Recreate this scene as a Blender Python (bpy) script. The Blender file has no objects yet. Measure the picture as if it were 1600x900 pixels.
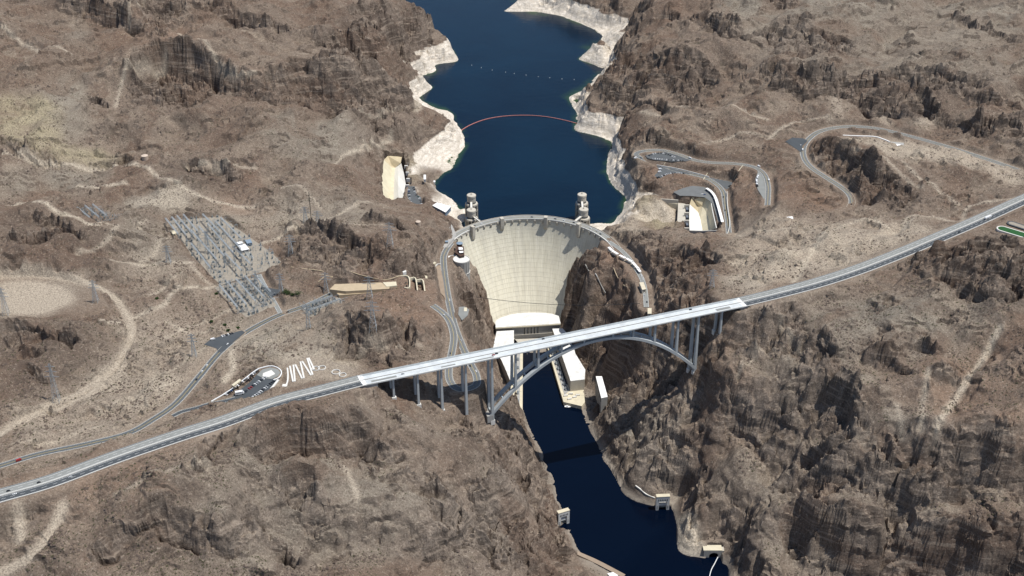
import bpy, bmesh, math, random, time
import numpy as np
from math import sin, cos, radians, pi, hypot, atan2, sqrt
from mathutils import Vector, Matrix
from mathutils.geometry import delaunay_2d_cdt
T0 = time.time()
random.seed(7); rng = np.random.default_rng(11)
S = bpy.context.scene; COL = S.collection

# ------------------------------------------------------------------ camera, sky, sun
FPX = 2000.0; PIT = radians(30.0); CZ = 1309.0
cam_d = bpy.data.cameras.new('camera'); cam = bpy.data.objects.new('camera', cam_d); COL.objects.link(cam)
cam.location = (0, 0, CZ); cam.rotation_euler = (pi/2 - PIT, 0, 0)
cam_d.sensor_width = 36; cam_d.lens = 36*FPX/1600; cam_d.clip_start = 5; cam_d.clip_end = 60000
S.camera = cam
SUN_AZ = radians(10); SUN_EL = radians(68)      # azimuth measured from +x (right) towards the camera (-y)
sdir = Vector((cos(SUN_AZ)*cos(SUN_EL), -sin(SUN_AZ)*cos(SUN_EL), sin(SUN_EL)))
sun_d = bpy.data.lights.new('sun', 'SUN'); sun_d.energy = 4.6; sun_d.angle = radians(0.5); sun_d.color = (1, 0.965, 0.91)
sun = bpy.data.objects.new('sun', sun_d); COL.objects.link(sun)
sun.rotation_euler = sdir.to_track_quat('Z', 'Y').to_euler(); sun.location = (0, 0, 3000)
w = bpy.data.worlds.new('World'); S.world = w; w.use_nodes = True
wn = w.node_tree.nodes; wl = w.node_tree.links
bg = wn['Background']; sky = wn.new('ShaderNodeTexSky'); sky.sky_type = 'NISHITA'; sky.sun_disc = False
sky.sun_elevation = SUN_EL; sky.sun_rotation = atan2(sdir.x, sdir.y)
sky.altitude = 400; sky.dust_density = 0.6
wl.new(sky.outputs[0], bg.inputs[0]); bg.inputs[1].default_value = 0.11
S.view_settings.view_transform = 'Standard'; S.view_settings.look = 'None'
S.view_settings.exposure = 0.2; S.view_settings.gamma = 1.0
S.render.engine = 'CYCLES'

# ------------------------------------------------------------------ survey: photo sightline at a known height -> place in metres
def W(u, v, z):
    x = (u-800)/FPX; t = (450-v)/FPX
    dy = cos(PIT)+t*sin(PIT); dz = -sin(PIT)+t*cos(PIT); k = (z-CZ)/dz
    return (x*k, dy*k, z)
def ray(u, v):
    x = (u-800)/FPX; t = (450-v)/FPX
    return x, cos(PIT)+t*sin(PIT), -sin(PIT)+t*cos(PIT)
def to_px(x, y, z):
    zz = z-CZ; dep = y*cos(PIT)-zz*sin(PIT); up = y*sin(PIT)+zz*cos(PIT)
    return 800+FPX*x/dep, 450-FPX*up/dep

LAKE = 133.0; CREST = 178.0
# dam: downstream face as circles of changing centre and radius
def face(z):
    t = max(0.0, min(1.0, (CREST-z)/178.0))
    off = 108.0*t**1.55
    R = 160.7-74.0*t**1.2
    cx = 33.0+5.0*t
    cy = 2229.5-off-R
    return cx, cy, R
def face_hit(u, v):
    rx, ry, rz = ray(u, v)
    lo = None
    for i in range(2000):
        k = 1200+i*0.9; x, y, z = rx*k, ry*k, rz*k+CZ
        if z > CREST: continue
        if z < -5: break
        cx, cy, R = face(z)
        if y > cy+sqrt(max(0, R*R-(x-cx)**2)) - (0 if abs(x-cx) < R else 1e9)*0 and abs(x-cx) < R: return (x, y, z)
    return None

# ------------------------------------------------------------------ terrain control points
P3 = []          # (x,y,z)
EDG = []
def pt(u, v, z): P3.append(W(u, v, z)); return len(P3)-1
def pts(lst):
    for a in lst: pt(*a)
def line(lst):
    idx = [pt(*a) for a in lst]
    for a, b in zip(idx, idx[1:]): EDG.append((a, b))
def wline(lst):
    i0 = len(P3)
    P3.extend(lst)
    for k in range(len(lst)-1): EDG.append((i0+k, i0+k+1))

RIVL = [(775,538),(788,560),(800,580),(806,600),(808,630),(815,650),(822,668),(833,690),(845,712),(855,735),(865,760),(873,785),(880,812),(893,832),(902,860),(915,872),(945,890),(975,912),(1010,940)]
RIVR = [(885,538),(895,570),(903,600),(908,630),(915,655),(925,672),(940,700),(945,715),(958,735),(968,750),(978,768),(1000,782),(1022,790),(1050,795),(1056,808),(1060,822),(1058,840),(1062,858),(1080,868),(1105,874),(1128,870),(1142,885),(1155,912),(1175,945)]
line([(u, v, 0) for u, v in RIVL]); line([(u, v, 0) for u, v in RIVR])
pts([(735,100,105),(740,120,105),(728,135,105),(705,125,110),(700,142,108),(690,152,110),(742,80,105),(730,60,105),(715,150,105),(735,190,105)])
pts([(1108,898,-14),(1128,900,-14),(1118,885,-10),(1135,935,-14),(1090,885,-12),(1010,798,-8),(1040,806,-12),(1044,830,-12),(1040,850,-14),(890,800,-10),(905,838,-10),(930,862,-12),(875,770,-8),(860,730,-8)])
# river bed
pts([(830,540,-14),(850,600,-14),(862,650,-14),(885,690,-14),(903,740,-14),(930,790,-14),(970,830,-14),(1000,870,-14),(1040,910,-14),(1080,960,-14),(960,820,-14)])
LKL = [(560,-60),(575,-25),(590,0),(618,28),(650,52),(690,66),(708,76),(716,95),(682,101),(684,110),(651,122),(664,128),(676,137),(653,152),(656,161),(682,170),(700,173),(710,180),(708,190),(717,200),(722,215),(725,230),(718,240),(700,245),(692,253),(700,262),(708,265),(690,270),(677,285),(676,297),(690,305),(702,310),(709,316),(717,330),(710,340),(713,352),(722,364)]
LKR = [(800,-60),(810,-20),(820,5),(847,18),(880,25),(905,35),(925,43),(948,48),(945,56),(938,70),(925,76),(950,80),(958,92),(946,108),(932,124),(912,142),(892,153),(898,165),(905,178),(902,190),(901,204),(930,210),(955,215),(963,225),(961,234),(954,241),(950,255),(951,270),(953,285),(965,295),(980,303),(982,312),(975,330),(962,348),(956,362)]
line([(u, v, LAKE) for u, v in LKL]); line([(u, v, LAKE) for u, v in LKR])
pts([(690,-40,105),(700,0,105),(750,40,105),(790,80,105),(760,120,105),(850,60,105),(880,110,105),(780,160,105),(840,180,105),(780,220,105),(860,230,105),(760,260,105),(900,260,105),(830,290,105),(730,300,105),(930,310,105),(760,330,100),(900,330,100),(830,315,100),(715,70-30,105)])
# shelf between the high water mark and the shore
RT = 172
line([(697,57,RT),(690,74,RT),(652,82,RT),(629,100,RT),(627,113,RT),(640,128,RT),(632,140,RT),(650,165,RT),(668,171,RT),(690,176,RT),(703,190,RT),(690,200,RT),(670,212,RT),(652,230,RT),(645,250,RT-4),(655,262,RT-6),(662,280,RT-8)])
line([(825,-12,RT),(900,0,RT),(945,16,RT),(993,30,RT),(978,52,RT),(958,76,RT),(968,96,RT)])
line([(905,138,RT),(918,148,RT),(917,170,RT),(945,175,RT),(973,184,RT),(966,215,RT),(972,225,RT),(978,250,RT),(985,272,RT),(992,290,RT-4),(994,305,RT-8)])
pts([(720,322,150),(722,352,160),(700,335,165),(690,318,168),(672,300,168),(676,310,170),(706,352,172),(995,318,160),(985,330,158),(975,345,160),(985,352,165),(1010,322,150),(1060,330,152),(1010,345,152),(1060,352,154)])

# contact of the dam with the rock
CONL = [(713,371),(722,384),(733,402),(742,415),(751,435),(757,452),(762,466),(766,485),(770,500),(774,514)]
CONR = [(949,379),(942,384),(930,391),(915,398),(902,404),(893,418),(886,436),(883,455),(880,475),(875,498),(874,512)]
for C in (CONL, CONR):
    l = []
    for u, v in C:
        h = face_hit(u, v)
        if h: l.append(h)
    wline(l)
# below the dam body (hidden)
P3 += [(33,2200,60),(33,2120,5),(-40,2160,90),(110,2160,90),(-80,2235,150),(150,2235,150),(33,2262,60),(-25,2060,4),(85,2060,4)]

# --- left wall of the gorge, roads' shelf
pts([(768,528,8),(775,515,10),(757,512,60),(745,500,90),(740,470,125),(733,445,150),(722,425,168),(715,400,176),(725,405,172),(764,545,25),(775,580,12),(770,600,20)])
line([(702,384,179),(695,398,180),(693,420,182),(697,450,186),(703,480,190),(711,515,195),(724,545,200),(735,568,203),(742,582,204),(740,600,205),(722,607,206),(705,603,207),(699,590,208),(702,570,209),(706,545,211),(708,525,213),(702,505,216),(692,490,219),(680,479,222)])
pts([(748,540,150),(752,560,140),(758,590,120),(750,605,170),(757,620,150),(768,643,162),(763,636,160),(800,660,100),(790,690,100),(820,700,60),(815,740,70),(840,780,45),(770,720,150),(790,770,125),(830,830,60),(860,850,35),(870,880,30),(820,880,80),(780,620,100),(790,610,50),(800,640,40),(725,530,175),(735,520,150),(725,500,170),(718,480,175),(730,560,178)])
# under the bridge, left
pts([(615,619,233),(654,628,214),(691,638,193),(729,652,170),(648,623,212),(724,630,182),(600,612,246),(575,600,256),(590,625,246),(640,590,235),(665,560,232),(680,590,215),(690,560,222),(640,640,214),(680,655,185),(700,670,170),(740,675,158)])
# --- left foreground ridge
line([(340,665,272),(390,645,276),(430,640,272),(480,642,268),(540,640,262),(590,642,240),(640,655,215),(690,668,178)])
line([(330,690,262),(350,668,268)])
line([(395,672,278),(430,655,280),(480,652,276),(530,660,268),(560,672,255)])
line([(400,705,250),(440,700,244),(490,690,244),(530,690,246),(560,700,236)])
pts([(330,720,262),(300,760,258),(260,800,248),(200,770,262),(150,790,260),(100,800,258),(40,800,262),(120,720,268),(60,740,272),(250,720,266),(380,760,245),(330,800,235),(420,740,242),(420,790,225),(480,740,238),(540,740,228),(600,720,220),(650,700,205),(600,780,200),(680,760,180),(720,720,165),(520,800,205),(460,850,190),(560,850,180),(640,830,175),(700,810,160),(740,850,125),(690,880,125),(600,900,160),(500,900,178),(400,850,205),(320,850,218),(250,850,230),(180,840,245),(100,860,240),(30,850,240),(30,900,225),(120,900,228),(220,900,215),(320,900,198),(400,900,188),(780,830,95),(830,870,62),(880,890,38),(930,905,10),(750,900,110),(820,905,75),(370,700,262),(360,680,268),(760,780,140),(430,820,200)])
pts([(0,960,200),(200,960,195),(400,960,170),(600,960,140),(800,960,70),(930,960,20)])
# --- left, highway and the valley of the old road
line([(0,782,279),(80,757,277),(180,720,274),(280,686,272),(350,662,270),(430,634,269),(500,614,268),(565,600,267)])
line([(-10,728,268),(60,708,264),(140,692,260),(200,675,256),(240,655,253),(275,632,250),(310,590,246),(345,548,240),(380,522,234),(430,495,226),(480,477,221),(530,458,218)])
pts([(330,618,252),(370,600,252),(430,585,252),(400,620,258),(440,600,258),(470,560,252),(500,590,258),(540,585,258),(520,560,250),(300,650,258),(200,640,244),(150,660,246),(100,670,248),(0,700,254),(60,640,242),(150,600,240),(200,545,238),(205,500,240),(250,560,236),(280,530,234),(330,500,230),(320,470,230),(250,480,236),(400,560,244),(430,530,238),(480,510,236),(560,540,246),(620,540,236),(650,520,228)])
# dark rocky knob above the bridge
line([(530,512,262),(545,505,266),(575,520,268),(600,512,266),(630,515,260)])
line([(530,535,244),(545,558,236),(575,565,234),(600,575,232),(640,552,232)])
pts([(500,535,246),(660,500,232),(600,490,240),(560,490,242)])
# --- left hills
pts([(0,560,262),(60,540,268),(130,530,262),(160,560,246),(100,590,250),(40,600,250),(30,520,272),(0,520,276),(20,480,262),(80,470,262),(130,470,262),(60,440,264),(0,440,266),(0,490,262),(150,440,264),(100,500,265),(170,500,250)])
pts([(0,330,280),(60,345,286),(120,370,282),(0,380,300),(60,400,290),(120,420,276),(180,440,258),(160,390,268),(200,420,254),(260,410,250),(240,450,242),(200,380,262),(60,320,268),(0,312,266),(120,340,266),(180,350,256),(230,370,250)])
line([(0,262,262),(60,260,260),(130,258,258),(215,258,258),(290,262,252),(340,268,250),(400,268,250),(470,265,248),(530,258,240),(560,240,218),(612,222,196)])
line([(0,300,256),(60,298,252),(140,302,250),(200,303,250),(260,300,246),(300,312,242),(350,318,240),(420,318,238),(500,310,232)])
pts([(265,345,238),(415,345,236),(430,385,232),(330,400,234),(400,430,228),(350,440,230),(380,480,226),(420,480,224),(440,400,232),(300,340,240),(480,370,232),(440,350,236),(480,330,238),(145,340,250),(230,330,248),(430,460,226)])
# hills between switchyard and lake
pts([(480,390,250),(540,380,256),(600,365,250),(640,350,240),(560,340,240),(520,350,238),(650,385,240),(670,410,230),(610,400,250),(540,420,244),(480,430,236),(600,430,236),(640,430,232),(660,420,230),(560,470,226),(600,455,226),(640,450,224),(660,470,222),(620,480,232),(670,520,226),(500,420,238),(450,420,236),(690,440,205),(675,340,215),(690,360,200),(695,380,190),(700,400,188),(660,320,185),(640,310,180),(591,312,190),(589,280,188),(593,243,186),(600,237,188),(620,237,186),(634,238,184),(585,300,200),(560,290,214),(520,290,228),(570,260,205),(642,242,182),(630,228,188),(600,325,205),(600,332,222)])
pts([(450,290,242),(450,230,262),(520,225,246),(580,205,226),(640,200,196),(680,195,180),(620,190,214)])
# upper-left escarpments: top edge, foot
line([(195,118,312),(215,102,318),(245,93,322),(290,92,322),(335,104,320),(380,118,318),(400,126,315)])
line([(200,160,288),(230,172,284),(270,168,286),(300,150,290),(335,142,296),(385,150,296),(410,158,292)])
line([(420,125,314),(450,117,316),(500,115,316),(545,113,314),(580,122,290),(612,135,262),(636,152,235),(641,170,214)])
line([(415,165,288),(450,160,288),(500,172,270),(545,185,262),(595,192,236),(635,195,214),(648,185,198)])
line([(510,50,305),(545,32,312),(585,15,296),(620,8,262),(660,25,228),(684,43,200),(697,58,176)])
line([(530,85,288),(560,92,270),(600,104,236),(625,110,205),(632,98,196),(655,82,186),(684,70,176)])
line([(90,3,345),(130,8,342),(175,25,336),(225,48,325),(258,58,318)])
line([(98,22,322),(140,38,315),(190,50,308),(225,60,306),(258,66,304)])
line([(300,8,345),(350,22,338),(400,35,330),(440,50,318),(465,52,310)])
line([(305,18,330),(350,34,322),(400,50,312),(440,60,305),(465,60,303)])
pts([(0,0,350),(0,-40,350),(120,-40,360),(220,0,348),(300,-40,360),(400,-40,330),(400,0,342),(480,0,322),(500,-40,300),(250,30,332),(520,-20,300)])
pts([(0,60,335),(60,80,322),(0,120,315),(100,120,305),(150,90,315),(150,150,290),(60,160,295),(0,190,295),(60,200,285),(120,200,278),(120,230,268),(40,240,270),(200,200,272),(190,235,264),(260,220,268),(300,190,276),(350,210,270),(400,200,276),(460,200,270),(300,240,262),(380,240,256),(440,250,250),(500,255,246),(320,60,318),(280,80,325),(380,90,322),(440,90,312),(480,80,305),(480,110,315),(560,200,240),(540,100,296),(600,50,290),(640,60,220),(660,50,212),(620,160,236),(660,160,205),(640,120,178)])
# beyond the top of the picture
pts([(560,-140,220),(400,-200,300),(100,-200,380),(-200,-100,380),(-200,100,330),(-200,300,290),(-200,500,280),(-200,700,270),(-200,900,230),(-300,1000,210)])
# --- right side: canyon wall and shelf by the dam
line([(951,379,179),(958,392,180),(966,404,180),(975,416,181),(988,430,182),(998,442,183),(1005,458,184),(1008,478,185),(1012,495,186)])
pts([(925,395,165),(940,400,172),(955,415,172),(970,440,172),(985,470,172),(1000,500,172),(905,415,140),(915,440,138),(920,470,125),(925,500,100),(945,500,130),(965,510,140),(905,480,60),(900,505,18),(895,530,6),(920,540,30),(930,570,20),(928,600,12),(950,560,50),(960,600,30),(945,620,15),(940,650,22),(925,640,8),(970,640,60),(960,690,25),(975,720,30),(990,750,25),(1020,770,20),(1000,700,70),(980,560,90),(1010,540,120),(1020,580,105),(990,590,80),(1000,520,150),(1050,520,180),(1060,545,170),(1040,560,140),(1050,600,110),(1020,640,80),(1040,680,70),(1060,640,100),(1083,574,164),(1090,580,160),(1075,560,150),(1100,530,190),(1070,500,200)])
# upper right wall rim
pts([(955,360,170),(965,355,185),(985,362,200),(1005,372,205),(1020,385,205),(1040,400,205),(1030,425,210),(1020,445,208),(1030,470,205),(1045,490,205),(975,378,188),(985,395,195),(1010,410,200),(1050,375,200),(1080,370,205),(1075,395,215),(1085,415,228),(1060,430,225),(1100,440,245),(1070,450,220),(1085,470,228),(1120,470,255),(1110,420,245),(1100,480,240),(1130,490,252),(1125,520,223),(1142,505,240),(1158,480,262),(1100,400,235)])
# spillway surroundings
pts([(1000,310,190),(1040,305,182),(1050,295,186),(1065,288,188),(1110,290,190),(1125,305,188),(1134,330,186),(1137,360,184),(1140,372,186),(1110,372,184),(1075,368,182),(1020,300,195),(1060,305,180),(1010,270,205),(1060,270,205),(1100,262,208)])
line([(1070,320,165),(1072,362,165)])
# roads on the far right bank
line([(1138,356,186),(1134,330,188),(1132,300,190),(1120,288,193),(1100,276,195),(1060,268,198),(1030,258,201),(1000,250,204),(990,243,206),(1005,236,208),(1040,235,210),(1070,245,212),(1100,252,213),(1150,254,216),(1180,258,218),(1198,268,220),(1203,285,222),(1200,305,224),(1199,322,226)])
line([(1300,336,236),(1325,328,237),(1333,318,238),(1328,305,239),(1300,285,240),(1270,265,241),(1258,250,242),(1255,235,243),(1262,220,245),(1280,208,246),(1320,198,248),(1370,200,250),(1420,212,252),(1480,228,255),(1540,248,258),(1610,272,262)])
pts([(1160,280,214),(1170,310,210),(1150,330,205),(1180,340,215),(1230,335,230),(1220,300,232),(1240,280,236),(1220,250,238),(1160,240,228),(1100,235,228),(1050,220,228),(1000,225,218),(1020,205,240),(1235,222,246),(1230,210,250)])
# rocky cut beside the hair-pin
line([(1265,232,262),(1300,232,268),(1340,250,270),(1370,270,268),(1400,300,262)])
pts([(1290,262,250),(1320,285,248),(1345,310,245),(1370,328,245),(1380,245,262),(1400,230,258),(1440,250,262),(1480,280,262),(1540,300,266),(1590,300,276),(1510,310,270),(1500,345,262),(1440,330,258),(1400,340,252)])
# saddle north of the highway
pts([(1150,380,238),(1200,360,236),(1250,350,238),(1300,350,242),(1350,350,246),(1150,420,252),(1200,400,250),(1250,390,250),(1300,380,252),(1350,370,256),(1180,440,258),(1230,430,258),(1280,420,262),(1330,400,266),(1380,390,268),(1400,370,266),(1450,350,270),(1110,360,184),(1130,395,235)])
line([(1165,476,266),(1220,460,267),(1280,442,268),(1340,422,270),(1400,398,273),(1460,372,277),(1530,342,281),(1610,308,285)])
line([(1170,482,266),(1220,470,267),(1280,450,268),(1340,430,270),(1400,407,273),(1460,382,277),(1530,352,281),(1610,318,285)])
pts([(1560,365,284),(1600,365,286),(1520,380,284),(1580,345,284),(1640,350,288),(1640,380,295)])
# right mass
line([(1415,418,280),(1440,402,292),(1480,392,305),(1530,385,315),(1590,382,322),(1650,385,330)])
pts([(1440,430,288),(1500,420,305),(1560,420,315),(1600,430,320),(1430,470,270),(1500,460,290),(1560,470,300),(1600,480,300),(1350,450,264),(1300,470,258),(1260,490,248),(1220,490,252),(1190,510,245),(1160,540,222),(1130,560,205),(1110,560,190),(1200,540,228),(1250,540,225),(1300,520,242),(1360,510,250),(1420,520,258),(1480,530,265),(1550,540,275),(1600,550,280),(1650,500,300),(1650,600,280)])
pts([(1120,590,180),(1150,590,190),(1200,590,195),(1130,640,150),(1170,630,170),(1240,590,205),(1290,580,220),(1270,640,175),(1210,650,150),(1160,680,120),(1110,680,100),(1320,600,222),(1360,590,232),(1420,590,240),(1490,610,242),(1560,620,250),(1600,640,250),(1300,680,165),(1350,680,190),(1400,680,200),(1460,690,205),(1530,680,220),(1600,690,225)])
pts([(1080,620,130),(1090,660,95),(1070,700,60),(1050,740,35),(1100,740,60),(1060,770,12),(1040,760,25),(1150,740,85),(1200,700,120),(1230,720,115),(1200,770,85),(1130,790,55),(1090,800,35),(1080,840,22),(1130,840,38),(1170,850,48),(1150,890,20),(1200,900,52),(1250,720,135)])
line([(1230,712,150),(1270,720,160),(1320,715,172),(1370,730,172),(1420,745,168),(1470,735,175),(1510,728,182),(1560,722,195),(1610,730,200)])
line([(1240,760,108),(1280,765,112),(1330,775,115),(1380,790,112),(1430,765,140),(1470,760,146),(1520,750,158),(1570,755,165),(1610,765,165)])
pts([(1260,800,110),(1320,800,115),(1400,800,118),(1460,790,140),(1540,790,150),(1600,800,150),(1350,745,140)])
line([(1240,800,105),(1280,822,108),(1330,828,112),(1380,820,116),(1430,822,122),(1480,825,128),(1540,835,132),(1610,838,138)])
line([(1240,840,62),(1290,868,62),(1350,882,62),(1400,880,66),(1450,888,68),(1500,892,72),(1560,896,76),(1620,900,80)])
pts([(1250,900,45),(1350,910,48),(1450,920,52),(1550,930,60),(1650,940,70),(1200,960,20),(1350,980,30),(1500,990,35),(1700,960,60),(1750,800,170),(1750,600,290),(1750,400,330)])
# far right hills
line([(1020,108,270),(1050,105,275),(1080,104,280),(1110,106,275),(1136,115,262)])
line([(985,118,240),(1000,138,225),(1035,140,230),(1060,150,232),(1090,160,232)])
pts([(945,60,185),(975,68,200),(1000,45,235),(1010,30,255),(1040,10,280),(1060,0,300),(990,15,210),(960,5,200),(900,-15,200),(840,-30,190),(970,100,195),(990,90,225),(960,120,192),(940,135,188),(930,150,182),(960,160,195),(990,175,205),(975,180,186),(1000,200,225),(985,215,200),(995,235,204),(990,260,195),(1003,280,195),(1040,180,240),(1080,190,240),(1060,70,275),(1100,60,292),(1150,50,300),(1180,80,288),(1140,70,300),(1200,30,300),(1250,20,300),(1120,0,315),(1180,-30,320),(1300,40,285),(1340,60,272),(1380,75,262),(1420,50,262),(1450,30,265),(1490,5,270),(1520,-30,280),(1350,20,290),(1300,-10,310),(1560,20,300),(1600,10,305),(1550,50,292),(1600,60,290),(1450,60,275),(1500,60,300),(1550,70,296),(1420,75,285)])
pts([(1150,100,282),(1200,110,290),(1250,110,292),(1300,115,292),(1350,110,296),(1400,100,300),(1450,95,300),(1500,100,298),(1550,90,295),(1600,100,290),(1150,140,262),(1200,160,262),(1250,160,265),(1300,160,268),(1350,150,278),(1400,150,284),(1450,150,286),(1500,160,284),(1550,150,286),(1600,150,286),(1150,170,250),(1200,190,252),(1270,185,256),(1330,180,262),(1400,170,270),(1440,190,268),(1480,200,266),(1500,215,262),(1520,180,282),(1560,200,280),(1600,220,276),(1560,230,262),(1600,245,266),(1120,200,242),(1180,210,244)])
pts([(1700,0,310),(1700,150,300),(1700,300,290),(1300,-120,330),(1000,-120,280),(1600,-120,340),(900,-120,200),(820,-90,150),(1850,200,320)])
# far surroundings in metres
for x, y, z in [(-2500,900,300),(-2500,2500,420),(-2600,4500,520),(-700,5200,340),(-1500,6000,500),(-200,6000,105),(400,6500,105),(1200,5200,380),(2400,5200,480),(2800,3500,420),(2600,1500,380),(1500,600,150),(2400,300,260),(700,900,10),(500,1250,0),(-900,800,220),(-700,300,200),(200,300,80),(520,700,-14),(800,0,-14),(600,300,-14),(420,950,-14),(-6000,0,400),(-8000,8000,700),(-9000,-5000,400),(9000,-5000,400),(8000,3000,500),(8000,9000,700),(-2500,11000,700),(3500,11000,700),(300,9000,160),(0,-3000,150),(1200,-3000,-14),(-2500,-2500,350),(14000,14000,800),(-14000,14000,800),(-14000,-12000,500),(14000,-12000,500),(0,14000,800),(2600,-500,300)]:
    P3.append((x, y, z))

# ------------------------------------------------------------------ noise
PERM = rng.permutation(256); PERM = np.concatenate([PERM, PERM, PERM])
GA = rng.uniform(0, 2*pi, 256); GRX, GRY = np.cos(GA), np.sin(GA)
def pn(x, y):
    xi = np.floor(x).astype(np.int64); yi = np.floor(y).astype(np.int64); xf = x-xi; yf = y-yi
    xi &= 255; yi &= 255
    u = xf*xf*xf*(xf*(xf*6-15)+10); v = yf*yf*yf*(yf*(yf*6-15)+10)
    def g(a, b, dx, dy):
        h = PERM[PERM[a]+b]; return GRX[h]*dx+GRY[h]*dy
    n00 = g(xi, yi, xf, yf); n10 = g(xi+1, yi, xf-1, yf); n01 = g(xi, yi+1, xf, yf-1); n11 = g(xi+1, yi+1, xf-1, yf-1)
    return ((n00*(1-u)+n10*u)*(1-v)+(n01*(1-u)+n11*u)*v)*1.5
# ------------------------------------------------------------------ triangulate the survey and rasterise it
def build_tin():
    co = [Vector((p[0]/1000, p[1]/1000)) for p in P3]
    vc, ed, fc, ov, oe, of = delaunay_2d_cdt(co, EDG, [], 0, 1e-7)
    XY = np.array([(v.x*1000, v.y*1000) for v in vc]); src = np.array(P3)
    Z = np.zeros(len(vc))
    for i, o in enumerate(ov):
        if o: Z[i] = src[o[0], 2]
        else:
            d = np.hypot(src[:, 0]-XY[i, 0], src[:, 1]-XY[i, 1]); k = np.argsort(d)[:4]; ww = 1/(d[k]+1e-3)
            Z[i] = (src[k, 2]*ww).sum()/ww.sum()
    return XY, Z, fc
def raster(XY, Z, F, x0, y0, st, nx, ny):
    G = np.full((ny, nx), 200.0)
    for f in F:
        for k in range(1, len(f)-1):
            a, b, c = XY[f[0]], XY[f[k]], XY[f[k+1]]
            za, zb, zc = Z[f[0]], Z[f[k]], Z[f[k+1]]
            i0 = max(0, int((min(a[0], b[0], c[0])-x0)/st)); i1 = min(nx-1, int((max(a[0], b[0], c[0])-x0)/st)+1)
            j0 = max(0, int((min(a[1], b[1], c[1])-y0)/st)); j1 = min(ny-1, int((max(a[1], b[1], c[1])-y0)/st)+1)
            if i0 > i1 or j0 > j1: continue
            X = x0+st*np.arange(i0, i1+1)[None, :]; Y = y0+st*np.arange(j0, j1+1)[:, None]
            den = (b[1]-c[1])*(a[0]-c[0])+(c[0]-b[0])*(a[1]-c[1])
            if abs(den) < 1e-9: continue
            w1 = ((b[1]-c[1])*(X-c[0])+(c[0]-b[0])*(Y-c[1]))/den
            w2 = ((c[1]-a[1])*(X-c[0])+(a[0]-c[0])*(Y-c[1]))/den
            w3 = 1-w1-w2
            m = (w1 > -1e-6) & (w2 > -1e-6) & (w3 > -1e-6)
            sub = G[j0:j1+1, i0:i1+1]; val = w1*za+w2*zb+w3*zc
            sub[m] = val[m]
    return G
def blur(G, s):
    pad = int(3*s)+1; A = np.pad(G, pad, 'edge')
    fy = np.fft.fftfreq(A.shape[0])[:, None]; fx = np.fft.rfftfreq(A.shape[1])[None, :]
    B = np.fft.irfft2(np.fft.rfft2(A)*np.exp(-2*(pi*s)**2*(fx**2+fy**2)), s=A.shape)
    return B[pad:-pad, pad:-pad]
GX0, GY0, ST, NX, NY = -1900.0, 800.0, 3.0, 1300, 1200
XY, Z, FC = build_tin()
G = blur(raster(XY, Z, FC, GX0, GY0, ST, NX, NY), 2.2)
CX0, CY0, CST = -14000.0, -12000.0, 100.0
GC = blur(raster(XY, Z, FC, CX0, CY0, CST, 280, 260), 1.0)
def samp(A, x, y, x0=GX0, y0=GY0, st=ST):
    ny, nx = A.shape
    fx = np.clip((x-x0)/st, 0, nx-1.001); fy = np.clip((y-y0)/st, 0, ny-1.001)
    i = fx.astype(int); j = fy.astype(int); fx = fx-i; fy = fy-j
    return (A[j, i]*(1-fx)+A[j, i+1]*fx)*(1-fy)+(A[j+1, i]*(1-fx)+A[j+1, i+1]*fx)*fy
def ground_z(x, y): return float(samp(G, np.array([x*1.0]), np.array([y*1.0]))[0])
def hits(uv, dz=0.0):
    uv = np.array(uv, float); x = (uv[:, 0]-800)/FPX; t = (450-uv[:, 1])/FPX
    dy = cos(PIT)+t*sin(PIT); dz_ = -sin(PIT)+t*cos(PIT)
    K = np.full(len(uv), 1050.0); done = np.zeros(len(uv), bool)
    for i in range(1600):
        k2 = K+3.0
        zz = dz_*k2+CZ; h = samp(G, x*k2, dy*k2)
        below = (zz < h) & (zz < 420)
        done |= below
        K = np.where(done, K, k2)
        if done.all(): break
    lo = K; hi = K+3.0
    for _ in range(12):
        m = (lo+hi)/2; b = (dz_*m+CZ) < samp(G, x*m, dy*m)
        hi = np.where(b, m, hi); lo = np.where(b, lo, m)
    return np.stack([x*hi, dy*hi, dz_*hi+CZ+dz], 1)
def hit(u, v): return tuple(hits([(u, v)])[0])

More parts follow.
